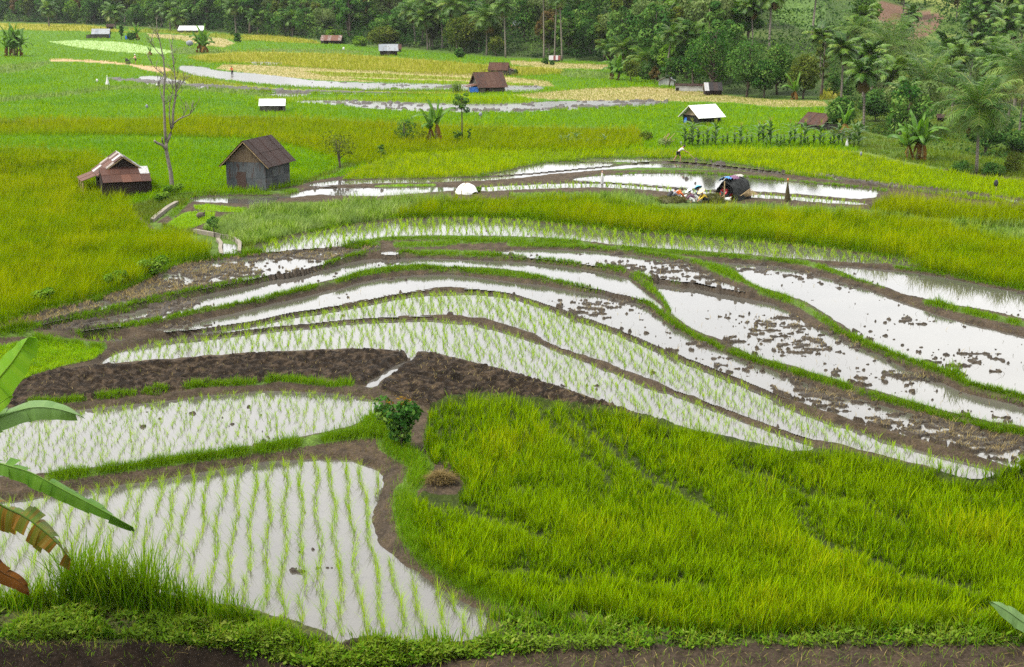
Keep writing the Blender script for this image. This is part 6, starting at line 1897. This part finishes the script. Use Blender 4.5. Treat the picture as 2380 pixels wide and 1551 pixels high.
sack("dark mossy stump with pale top at the end of the vivid seed bed", 467, 508, 20, 16, plain_mat("stump_dark", (.05, .04, .03), .9, .5, 9), 6, "stump", "stump")

def heap(name, label, u, v, rx, ry, h, mat, seed, nb, bl, cat="heap", dark=(.05, .05, .02)):
    s = upx(u, v); t = put(thing(name, label, cat), u, v)
    mb = MB(); mb.blob((0, 0, 0), (rx * s, ry, h * s), seed, 16, 9, .16); mb.build('core', plain_mat(name + "_core", dark, .95, .4, 9), t, True)
    rr = np.random.default_rng(seed)
    th = rr.uniform(0, 6.283, nb); ph = np.arccos(rr.uniform(0, 1, nb))
    P = np.stack([rx * s * 1.02 * np.sin(ph) * np.cos(th), ry * 1.02 * np.sin(ph) * np.sin(th), h * s * 1.02 * np.cos(ph)], -1)
    B = Blades(); B.add(P, bl * rr.uniform(.4, 1, nb), max(.014, s * .8), rr.uniform(0, 6.28, nb), rr.uniform(1.0, 3.0, nb), rr.uniform(0, 1, nb), 3, .6)
    link(bpy.data.objects.new('straw', B.mesh('straw', mat)), t)
    return t
m_cut = leaf_mat("cut_rice_leaves", [(.035,.045,.012),(.07,.075,.02),(.12,.11,.035),(.055,.075,.015)], trans=.15)
heap("cut_rice_heap", "heap of cut rice in front of the black shelter around the squatting people", 1655, 470, 24, .8, 18, m_cut, 5, 900, .28)
heap("cut_rice_heap", "long low heap of cut rice at the left beside the orange clad figure", 1560, 469, 34, .8, 11, m_cut, 6, 800, .25)
heap("hay_heap", "small brown hay heap at the corner of the tall front rice", 1024, 1122, 26, .26, 20, leaf_mat("hay_brown", [(.06,.042,.02),(.11,.08,.04),(.16,.12,.06)], trans=.1), 7, 900, .22, "hay", (.08, .055, .03))

def scarecrow(label, u, v, h, w, mat, kind, seed, tipmat=None):
    """cloth hung on a stick"""
    s = upx(u, v); rr = random.Random(seed)
    H, W = h * s, w * s
    t = put(thing("scarecrow", label, "scarecrow"), u, v, rr.uniform(-.4, .4))
    mb = MB(); mb.tube([(0, 0, -.2), (.02, 0, H * 1.02)], .022, 5)
    if kind == 'cross': mb.tube([(-W * .5, 0, H * .86), (W * .5, 0, H * .9)], .018, 5)
    mb.build('stick', M_POST, t)
    mb = MB(); n_, k = 12, 7; vv = []
    z_lo = {'cone': .02, 'flag': .05, 'bag': .45, 'cross': .12}[kind] * H
    for j in range(k):
        f = j / (k - 1); z = H * .98 - (H * .98 - z_lo) * f
        if kind == 'cone': r = W * .5 * (.12 + .88 * f)
        elif kind == 'bag': r = W * .5 * math.sin(math.pi * (.10 + .80 * f)) ** .7
        elif kind == 'cross': r = W * .5 * (.18 + .82 * min(1, f * 2.5)) * (1 - .35 * max(0, f - .4))
        else: r = W * .5 * (.10 + .9 * f ** .8)
        for i in range(n_):
            a = 2 * math.pi * i / n_
            q_ = 1 + .22 * math.sin(3 * a + seed) * f + rr.uniform(-.08, .08)
            vv.append((r * q_ * math.cos(a), r * q_ * math.sin(a) * .6, z + rr.uniform(-.03, .03) * H * (j == k - 1)))
    ff = [(j * n_ + i, (j + 1) * n_ + i, (j + 1) * n_ + (i + 1) % n_, j * n_ + (i + 1) % n_) for j in range(k - 1) for i in range(n_)]
    ff.append(tuple(range(n_))[::1])
    mb.add(vv, ff); mb.build('cloth', mat, t, True)
    if tipmat:
        mb = MB(); mb.blob((.01, 0, H * 1.04), (W * .14, W * .14, H * .07), seed, 8, 6, .2); mb.build('head_cloth', tipmat, t, True)
    return t
scarecrow("tall dark patterned scarecrow with an orange tip at the right of the black shelter", 1829, 468, 48, 15, m_netb, 'cone', 1, m_orange)
scarecrow("white cloth scarecrow on a crossed post left of the big bare paddy", 1399, 431, 30, 8, m_white, 'cross', 2, m_pink)
scarecrow("white pennant at the right end of the maize row", 1968, 342, 23, 8, m_white, 'flag', 3)
scarecrow("black plastic bag on a stick in the fresh rice at the right edge", 2314, 446, 28, 10, m_blackc, 'bag', 4)
scarecrow("small dark rag on a stick in the fresh rice below the white pennant", 2001, 369, 16, 6, m_greyc, 'bag', 5)
scarecrow("white sack scarecrow standing on the bund in the left fields", 250, 198, 19, 10, m_white, 'cone', 6, m_white)
scarecrow("small white cloth beside the white sack scarecrow", 226, 196, 12, 5, m_white, 'bag', 7)
scarecrow("small white cloth on the muddy strip behind the bare tree", 365, 205, 10, 6, m_white, 'bag', 8)
scarecrow("grey rag on a stick in the bright rice left of the bare tree", 342, 258, 15, 6, m_greyc, 'bag', 9)
scarecrow("blue grey rag on a stick by the ploughed strip, right of the slender tree", 1117, 278, 17, 8, m_greyc, 'bag', 10)
scarecrow("white rag on a stick in the green strip above the yellow field", 799, 122, 12, 5, m_white, 'bag', 11)
scarecrow("small grey rag on a stick behind the man with the hoe", 1583, 341, 12, 3, m_greyc, 'bag', 12)

# dry bamboo leaning at the left end of the maize
X0, Y0, Z0 = [float(q_) for q_ in at(1556., 338.)]
bp = thing("bamboo_stack", "dry leaning bamboo and brush at the left end of the long maize row", "poles", (X0, Y0, Z0))
mb = MB(); rr = random.Random(4); s = upx(1556, 338)
for i in range(16):
    a = rr.uniform(-28, -4) * s
    mb.tube([(a, rr.uniform(-.3, .3), 0), (a + rr.uniform(14, 24) * s, rr.uniform(-.3, .3), rr.uniform(12, 28) * s)], .022, 4)
mb.build('poles', M_POST, bp)
ptree("bush", "low grey green bush beneath the leaning bamboo", "bush", 1546, 341, 322, 40, 71, "pale", trunk_h=.05, nlobes=7, n=500, leaf=.14)
ptree("weed_clump", "grassy tuft on the bund at the right end of the olive rice", "weeds", 1500, 326, 306, 40, 72, "olive", trunk_h=.05, nlobes=7, n=500, leaf=.16)

# concrete channel walls
def wall_line(label, pts, th, h, name="channel_wall"):
    P = [tuple(float(q_) for q_ in at(u, v)) for u, v in pts]
    o0 = Vector(P[0]); t = thing(name, label, "channel wall", o0)
    mb = MB(); L_, R2 = [], []
    for i, p in enumerate(P):
        a = Vector(P[max(i - 1, 0)]); b = Vector(P[min(i + 1, len(P) - 1)])
        d = (b - a); d.z = 0; d.normalize(); nn = Vector((-d.y, d.x, 0)) * th / 2
        p = Vector(p) - o0
        L_.append(p + nn); R2.append(p - nn)
    n_ = len(P); zt = [q_.z + h for q_ in L_]
    vv = []
    for i in range(n_):
        vv += [(L_[i].x, L_[i].y, zt[i] - h - .5), (L_[i].x, L_[i].y, zt[i]), (R2[i].x, R2[i].y, zt[i]), (R2[i].x, R2[i].y, zt[i] - h - .5)]
    ff = []
    for i in range(n_ - 1):
        for k in range(3):
            ff.append((4 * i + k, 4 * i + k + 1, 4 * (i + 1) + k + 1, 4 * (i + 1) + k)[::-1])
    ff += [(0, 1, 2, 3), tuple(4 * (n_ - 1) + k for k in (3, 2, 1, 0))]
    mb.add(vv, ff); mb.build('wall', M_CONC, t)
wall_line("straight pale concrete channel wall below the bare tree", [(354, 517), (362, 509), (375, 499), (392, 486), (412, 475)], .24, .20)
wall_line("curved right hand wall of the small concrete channel", [(452, 541), (480, 546), (512, 552), (535, 556), (550, 562), (558, 572), (556, 592)], .17, .20)
wall_line("short left hand wall of the small concrete channel", [(506, 560), (514, 570), (512, 582), (515, 596)], .18, .16)
P = [at(u, v) for u, v in ((519, 572), (549, 570), (551, 591), (519, 592))]
mb = MB(); mb.add([(float(p[0]), float(p[1]), float(P[3][2]) + .03) for p in P], [(0, 1, 2, 3)])
me_o = mb.build("channel_water", m_water); tag(me_o, "water in the small concrete channel", "water", kind='structure')
# ------------------------------------------------------------------ people
m_skin = plain_mat("skin_brown", (.22, .115, .07), .6, .08, 8)
m_hair = plain_mat("hair_black", (.012, .010, .009), .6, .2, 20)
m_straw_hat = plain_mat("hat_straw", (.46, .34, .19), .8, .12, 14)
m_hat_grey = plain_mat("hat_grey", (.40, .41, .43), .7, .2, 10)
m_hat_blue = plain_mat("hat_blue", (.07, .25, .38), .7, .12, 10)

def skin_mesh(name, verts, edges, radii, root, mat, parent, sub=1):
    me = bpy.data.meshes.new(name); me.from_pydata([tuple(v) for v in verts], edges, []); me.update()
    o = bpy.data.objects.new(name, me); COL.objects.link(o)
    md = o.modifiers.new("skin", 'SKIN'); md.use_smooth_shade = True
    for i, r in enumerate(radii):
        d = me.skin_vertices[0].data[i]
        d.radius = (r, r) if not hasattr(r, '__len__') else r
        d.use_root = (i == root)
    sb = o.modifiers.new("sub", 'SUBSURF'); sb.levels = sub; sb.render_levels = sub
    dg = bpy.context.evaluated_depsgraph_get()
    m2 = bpy.data.meshes.new_from_object(o.evaluated_get(dg))
    o.modifiers.clear(); o.data = m2
    m2.materials.clear(); m2.materials.append(mat)
    m2.polygons.foreach_set('use_smooth', [True] * len(m2.polygons))
    m2.update()
    o.parent = parent
    return o

def person(label, J, loc, rz, clothes, hat=None, hair=True, scale=1.0):
    """J: joints (metres, facing +x). body is one continuous skin; clothes and hat are its own pieces"""
    t = thing("person", label, "person", loc, rz); t.scale = (scale,) * 3
    v = Vector
    pel, chest, neck, head = v(J['pelvis']), v(J['chest']), v(J['neck']), v(J['head'])
    fwd = v(J.get('look', (1, 0, -.3))).normalized()
    V, E, R = [], [], []
    def ad(p, r, frm=None):
        V.append(v(p)); R.append(r); i = len(V) - 1
        if frm is not None: E.append((frm, i))
        return i
    ip = ad(pel, (.13, .11))
    im = ad(pel.lerp(chest, .5), (.125, .10), ip)
    ic = ad(chest, (.14, .105), im)
    inn = ad(neck, .055, ic)
    ih = ad(head - (head - neck) * .25, .07, inn)
    it = ad(head + (head - neck).normalized() * .02, .098, ih)
    itt = ad(head + (head - neck).normalized() * .10, .07, it)
    ad(head + fwd * .118 - v((0, 0, .01)), .016, it)                       # nose
    side = fwd.cross(v((0, 0, 1))).normalized()
    for sg in (-1, 1): ad(head + side * sg * .098, .018, it)               # ears
    for sg in ('l', 'r'):
        sh, el, wr = v(J['sh_' + sg]), v(J['el_' + sg]), v(J['wr_' + sg])
        a = ad(sh, .058, ic); b = ad(el, .042, a); c = ad(wr, .030, b)
        d = (wr - el).normalized(); s1 = d.cross(v((0, 0, 1)))
        s1 = s1.normalized() if s1.length > .05 else v((0, 1, 0))
        pm = ad(wr + d * .06, (.040, .020), c)
        for k in range(4):                                                # four fingers and a thumb
            o0 = wr + d * .10 + s1 * (.022 * (k - 1.5))
            f1 = ad(o0, .0105, pm)
            f2 = ad(o0 + d * .035 + v((0, 0, -.010)), .009, f1)
            ad(o0 + d * (.055 + .008 * (k in (1, 2))) + v((0, 0, -.034)), .0075, f2)
        th1 = ad(wr + d * .045 + s1 * .045, .011, pm); ad(wr + d * .085 + s1 * .050 - v((0, 0, .02)), .009, th1)
        hp, kn, an = v(J['hip_' + sg]), v(J['kn_' + sg]), v(J['an_' + sg])
        h0 = ad(hp, .085, ip); k0 = ad(kn, .056, h0); cf = ad(kn.lerp(an, .35), .052, k0); a0 = ad(an, .036, cf)
        fd = v((math.cos(J.get('toe', 0)), math.sin(J.get('toe', 0)), 0))
        ad(an + fd * .14 - v((0, 0, .055)), (.038, .024), a0)
    skin_mesh('body', V, E, R, 0, m_skin, t)
    for nm, parts, mat in clothes:
        V, E, R = [], [], []
        if nm in ('shirt', 'blouse'):
            lo = pel.lerp(chest, .05)
            a = ad(lo, (.155, .13)); b = ad(pel.lerp(chest, .5), (.155, .128), a); c = ad(chest, (.172, .132), b); ad(neck - (neck - chest) * .35, .085, c)
            for sg in ('l', 'r'):
                sh, el, wr = v(J['sh_' + sg]), v(J['el_' + sg]), v(J['wr_' + sg])
                p1 = ad(sh, .078, c); p2 = ad(sh.lerp(el, .55), .070, p1)
                if parts == 'long': p3 = ad(el, .056, p2); ad(el.lerp(wr, .75), .044, p3)
        elif nm in ('shorts', 'trousers', 'skirt'):
            a = ad(pel + v((0, 0, .03)), (.158, .135))
            for sg in ('l', 'r'):
                hp, kn, an = v(J['hip_' + sg]), v(J['kn_' + sg]), v(J['an_' + sg])
                p1 = ad(hp, .108, a); p2 = ad(hp.lerp(kn, .85), .086, p1)
                if parts == 'long': p3 = ad(kn, .080, p2); ad(kn.lerp(an, .8), .062, p3)
        elif nm == 'wrap':
            for q in parts: ad(q[:3], q[3], len(V) - 1 if V else None)
        skin_mesh(nm, V, E, R, 0, mat, t)
    up = (head - neck).normalized()
    if hat:
        rad, hh, mat = hat
        mb = MB(); n_ = 18; c = head + up * .055
        ax = up.cross(v((0, 1, 0))); ax = ax.normalized() if ax.length > .05 else v((1, 0, 0)); ay = up.cross(ax)
        vv = []
        for th in (0, .012):
            for k, (rr_, zz) in enumerate(((rad, 0), (rad * .62, hh * .42), (rad * .28, hh * .80), (.012, hh))):
                for i in range(n_):
                    a = 2 * math.pi * i / n_
                    vv.append(c + (ax * math.cos(a) + ay * math.sin(a)) * rr_ + up * (zz - th))
        ff = []
        for l in (0, 1):
            for k in range(3):
                for i in range(n_):
                    b = l * 4 * n_ + k * n_
                    f = (b + i, b + (i + 1) % n_, b + n_ + (i + 1) % n_, b + n_ + i)
                    ff.append(f if l == 0 else f[::-1])
        ff.append(tuple(3 * n_ + i for i in range(n_)))
        mb.add(vv, ff); mb.build('hat', mat, t, True)
    if hair:
        mb = MB(); mb.blob(head + up * .035 - fwd * .022, (.108, .105, .098), 3, 12, 8, .04); mb.build('hair', m_hair, t, True)
    mb = MB()
    for sg in (-1, 1): mb.blob(head + fwd * .098 + side * sg * .034 + up * .012, (.010, .010, .008), 1, 6, 4, 0)
    mb.build('eyes', m_hair, t, True)
    mb = MB(); mb.blob(head + fwd * .098 - up * .045, (.010, .022, .006), 1, 8, 4, 0); mb.build('mouth', plain_mat("lips", (.20, .07, .055), .6, .05) if "lips" not in bpy.data.materials else bpy.data.materials["lips"], t, True)
    return t

def place(u, v):
    return tuple(float(q) for q in at(float(u), float(v)))

# the man with the hoe, bent, legs apart, facing right
loc = place(1576, 375)
ZW = CAMZ - POOL["P15a"]['H']
J = dict(pelvis=(0, 0, .80), chest=(.27, 0, 1.08), neck=(.40, 0, 1.20), head=(.50, 0, 1.30), look=(1, 0, -.6),
         sh_l=(.32, .18, 1.12), sh_r=(.36, -.18, 1.10), el_l=(.52, .17, .90), el_r=(.60, -.15, .88), wr_l=(.76, .06, .80), wr_r=(.82, -.05, .78),
         hip_l=(-.02, .10, .76), hip_r=(.02, -.10, .76), kn_l=(-.16, .13, .42), kn_r=(.20, -.12, .42), an_l=(-.40, .14, .04), an_r=(.20, -.14, .04))
man = person("man in white shirt and black shorts bending over a long hoe in the paddy", J, loc, R_(-8), [('shirt', 'short', m_white), ('shorts', 'short', m_blackc)], None, True, .86)
ho = thing("hoe", "long wooden hoe with dark blade held by the man in the white shirt", "hoe", loc, R_(-8)); ho.scale = (.86, .86, .86)
mb = MB(); mb.tube([(.70, .03, .86), (.84, 0, .74), (1.30, -.02, .33), (1.72, -.04, .06)], .026, 6); mb.build('handle', M_POST, ho, True)
mb = MB(); mb.slab([(1.62, -.16, .02), (2.02, -.12, .16), (2.02, .06, .18), (1.62, .06, .03)], .012); mb.build('blade', plain_mat("iron_dark", (.03, .028, .026), .5, .3, 8), ho)

SQUAT = lambda lean=.30: dict(pelvis=(0, 0, .22), chest=(lean, 0, .52), neck=(lean + .10, 0, .66), head=(lean + .17, 0, .77), look=(1, 0, -.7),
         sh_l=(lean + .02, .18, .55), sh_r=(lean + .02, -.18, .55), el_l=(lean + .22, .20, .36), el_r=(lean + .22, -.20, .36), wr_l=(lean + .36, .08, .20), wr_r=(lean + .36, -.08, .20),
         hip_l=(0, .10, .20), hip_r=(0, -.10, .20), kn_l=(.34, .16, .44), kn_r=(.34, -.16, .44), an_l=(.14, .15, .05), an_r=(.14, -.15, .05))
def up_a_bit(l, dz): return (l[0], l[1], l[2] + dz)
sc_ = .84
person("squatting person in yellow shirt and straw conical hat before the black shelter", SQUAT(), up_a_bit(place(1644, 472), .02), R_(195), [('blouse', 'long', m_yellow), ('trousers', 'long', m_blackc)], (.30, .17, m_straw_hat), True, sc_)
person("person in purple and white with grey conical hat sitting among the cut rice", SQUAT(.18), up_a_bit(place(1613, 472), .02), R_(160), [('blouse', 'long', m_purple), ('trousers', 'long', m_white), ('wrap', [(.05, -.22, .50, .10), (-.12, -.30, .34, .13), (-.38, -.36, .12, .14), (-.52, -.38, .03, .08)], m_white)], (.30, .16, m_hat_grey), True, sc_)
person("person under a blue conical hat hidden behind the cut rice heap", SQUAT(.22), up_a_bit(place(1630, 466), .05), R_(120), [('blouse', 'long', m_greyc), ('trousers', 'long', m_blackc)], (.30, .20, m_hat_blue), True, sc_)
person("bent figure in dark grey shawl left of the orange clad figure", SQUAT(.34), up_a_bit(place(1556, 468), .03), R_(30), [('blouse', 'long', m_greyc), ('trousers', 'long', m_blackc), ('wrap', [(.30, 0, .62, .13), (.12, 0, .58, .17), (-.06, 0, .36, .17), (-.14, 0, .14, .15)], m_blackc)], None, True, sc_)
person("crouching figure in orange clothes at the left rice heap", SQUAT(.30), up_a_bit(place(1570, 467), .03), R_(10), [('blouse', 'long', m_orange), ('trousers', 'long', m_greyc), ('wrap', [(.40, 0, .70, .10), (.20, 0, .60, .14), (.0, 0, .38, .15)], m_orange)], None, True, sc_)
person("small person in red seated inside the black shelter", SQUAT(.12), up_a_bit(place(1687, 464), .05), R_(230), [('blouse', 'long', m_red), ('trousers', 'long', m_greyc)], None, True, 1.0)
STAND = lambda lean=.05: dict(pelvis=(0, 0, .88), chest=(lean, 0, 1.22), neck=(lean + .03, 0, 1.42), head=(lean + .05, 0, 1.56), look=(1, 0, -.2),
         sh_l=(lean, .19, 1.34), sh_r=(lean, -.19, 1.34), el_l=(lean + .12, .24, 1.08), el_r=(lean + .12, -.24, 1.08), wr_l=(lean + .36, .22, 1.0), wr_r=(lean + .36, -.22, 1.0),
         hip_l=(0, .10, .84), hip_r=(0, -.10, .84), kn_l=(.04, .11, .46), kn_r=(.06, -.11, .46), an_l=(-.05, .12, .06), an_r=(.08, -.12, .06))
person("far person in orange shirt standing in the white curved paddy", STAND(.14), place(540, 177), R_(250), [('shirt', 'long', m_orange), ('trousers', 'long', m_blackc)], None, True, .85)
l2 = place(316, 149)
person("far man in pink shirt and white hat guiding a hand tractor along the brown path", STAND(.06), l2, R_(178), [('shirt', 'long', m_pink), ('shorts', 'short', m_blackc)], (.17, .10, m_white), False, .95)
ht = thing("hand_tractor", "dark two wheeled hand tractor in front of the far man in the pink shirt", "hand tractor", (l2[0] - 1.35, l2[1] - .05, l2[2]), R_(178))
m_iron = plain_mat("iron_black", (.025, .022, .02), .5, .4, 8)
mb = MB(); mb.box(-.15, .40, -.18, .18, .42, .72); mb.box(.0, .28, -.14, .14, .72, .92); mb.tube([(.30, .1, .85), (.34, .1, 1.08)], .03, 6); mb.build('engine', m_iron, ht)
for sg in (-1, 1):
    mb = MB()
    for r in (.34, .20): mb.tube([(r * math.cos(a * math.pi / 8), sg * .34, .34 + r * math.sin(a * math.pi / 8)) for a in range(17)], .025, 5)
    for a in range(8): mb.box(.18, .36, sg * .34 - .10, sg * .34 + .10, -.012, .012, 0, Matrix.Translation((0, 0, .34)) @ Matrix.Rotation(a * math.pi / 4, 4, 'Y'))
    mb.build('cage_wheel', m_iron, ht)
    mb = MB(); mb.tube([(-.10, sg * .12, .60), (-.60, sg * .20, .86), (-1.02, sg * .24, .98)], .022, 6); mb.build('handle', m_iron, ht, True)
mb = MB(); mb.box(-.42, -.20, -.25, .25, .04, .30); mb.build('plough', m_iron, ht)

# ------------------------------------------------------------------ the banana plants at the edges of the view
def pt(u, v, Y):
    x, y, z = ray(u, v); k = Y / y
    return Vector((float(x * k), float(Y), float(CAMZ + z * k)))

m_bandead = leaf_mat("banana_leaf_brown", [(.035,.018,.010),(.10,.04,.012),(.055,.028,.014)], trans=.2)
m_bantorn = leaf_mat("banana_leaf_withering", [(.040,.085,.012),(.075,.125,.016),(.17,.085,.012),(.055,.10,.014)], trans=.3, spec=.15, rough=.5)
m_banbr = leaf_mat("banana_leaf_bright", [(.075,.19,.006),(.11,.24,.010),(.15,.27,.018)], trans=.5, spec=.12)
m_banpale = leaf_mat("banana_leaf_bluish", [(.055,.13,.030),(.085,.165,.045),(.10,.19,.05)], trans=.3, spec=.35, rough=.5)
base = pt(-120, 1440, 27.6)
bz = float(gz(base.x, base.y))
bn = thing("banana_plant", "large banana plant leaning in at the left edge in front of the nearest paddies", "banana plant", (base.x, base.y, bz))
rr = random.Random(12)
off = Vector((base.x, base.y, bz))
ctop = pt(-110, 1000, 27.6)
mb = MB(); mb.tube([Vector((0, 0, -.3)), Vector((.02, 0, 1.3)), ctop - off], [.17, .14, .10], 10); mb.build('stem', m_bstem, bn, True)
def fleaf(pts, width, mat, torn, tone, nseg=30, up=None, fold=.35, seed=1):
    mid = [pt(u, v, Y) - off for u, v, Y in pts]
    V, Q, R, rib = banana_blade(mid, width, random.Random(seed), torn, fold, up, nseg, tone)
    b = len(V); V = [tuple(v) for v in V] + rib.v; R = R + [1.0] * len(rib.v); Q = Q + [tuple(b + i for i in q) for q in rib.f]
    o = link(bpy.data.objects.new('leaf', mesh_np('leaf', V, Q, None, {'rnd': np.array(R), 'tip': np.zeros(len(V))}, [mat])), bn)
    return o
tag(fleaf([(-110, 1010, 27.6), (-70, 960, 27.6), (-25, 905, 27.55), (30, 840, 27.5), (66, 784, 27.4)], .80, m_banbr, .30, .5, up=Vector((-.35, -.85, .35)), fold=.5, seed=2), "bright upright leaf")
fleaf([(-110, 1030, 27.6), (-60, 985, 27.4), (-10, 945, 27.2), (24, 920, 27.0)], .34, m_banbr, .2, .6, 16, up=Vector((-.2, -.7, .7)), seed=3)
fleaf([(-110, 1040, 27.6), (-50, 990, 27.5), (0, 970, 27.35), (70, 948, 27.2), (130, 950, 27.1), (192, 968, 27.0)], .48, m_banpale, .30, .6, up=Vector((.0, -.80, .55)), fold=.75, seed=4)
fleaf([(-110, 1060, 27.6), (-50, 1062, 27.3), (0, 1077, 27.1), (70, 1098, 26.9), (150, 1140, 26.8), (230, 1182, 26.7), (310, 1226, 26.65)], .42, m_banana, .60, .45, 44, up=Vector((.35, -.82, .45)), fold=.8, seed=9)
tag(fleaf([(-110, 1080, 27.6), (-50, 1130, 27.4), (0, 1172, 27.2), (60, 1203, 27.1), (120, 1250, 27.0), (165, 1300, 26.95)], .66, m_bantorn, .85, .5, 60, up=Vector((.5, -.80, .35)), fold=.7, seed=6), "torn browning leaf")
tag(fleaf([(-110, 1100, 27.7), (-60, 1230, 27.5), (-10, 1318, 27.4), (40, 1348, 27.3), (66, 1375, 27.2)], .40, m_bandead, .55, .4, 20, up=Vector((.4, -.8, .4)), fold=.5, seed=7), "dead brown leaf")
# a single leaf of another plant at the right edge
base2 = pt(2440, 1492, 27.9); bz2 = float(gz(base2.x, base2.y))
bn2 = thing("banana_plant", "small banana plant at the right edge with one pale green leaf in view", "banana plant", (base2.x, base2.y, bz2))
bn, off = bn2, Vector((base2.x, base2.y, bz2))
mb = MB(); mb.tube([Vector((0, 0, -.2)), Vector((.02, 0, .35)), pt(2450, 1470, 27.9) - off], [.07, .06, .04], 8); mb.build('stem', m_bstem, bn2, True)
fleaf([(2450, 1475, 27.9), (2420, 1470, 27.8), (2380, 1448, 27.7), (2340, 1420, 27.6), (2303, 1398, 27.5)], .46, m_banpale, .06, .7, 24, up=Vector((-.15, -.55, .8)), fold=.2, seed=8)
fleaf([(2450, 1475, 27.9), (2470, 1430, 28), (2500, 1400, 28), (2530, 1395, 28)], .5, m_banana, .1, .5, 16, seed=3)

# ------------------------------------------------------------------ the damp air of the valley
hz, n, o = new_mat("haze_air")
pv_ = n.nodes.new("ShaderNodeVolumePrincipled")
pv_.inputs['Color'].default_value = (.90, .95, 1.0, 1)
pv_.inputs['Density'].default_value = .00006
pv_.inputs['Anisotropy'].default_value = .2
n.links.new(pv_.outputs['Volume'], o.inputs['Volume'])
mb = MB(); mb.box(-4300, 4300, -60, 3400, -3.5, 70)
tag(mb.build("haze", hz), "pale damp air filling the whole valley", "haze", kind='stuff')
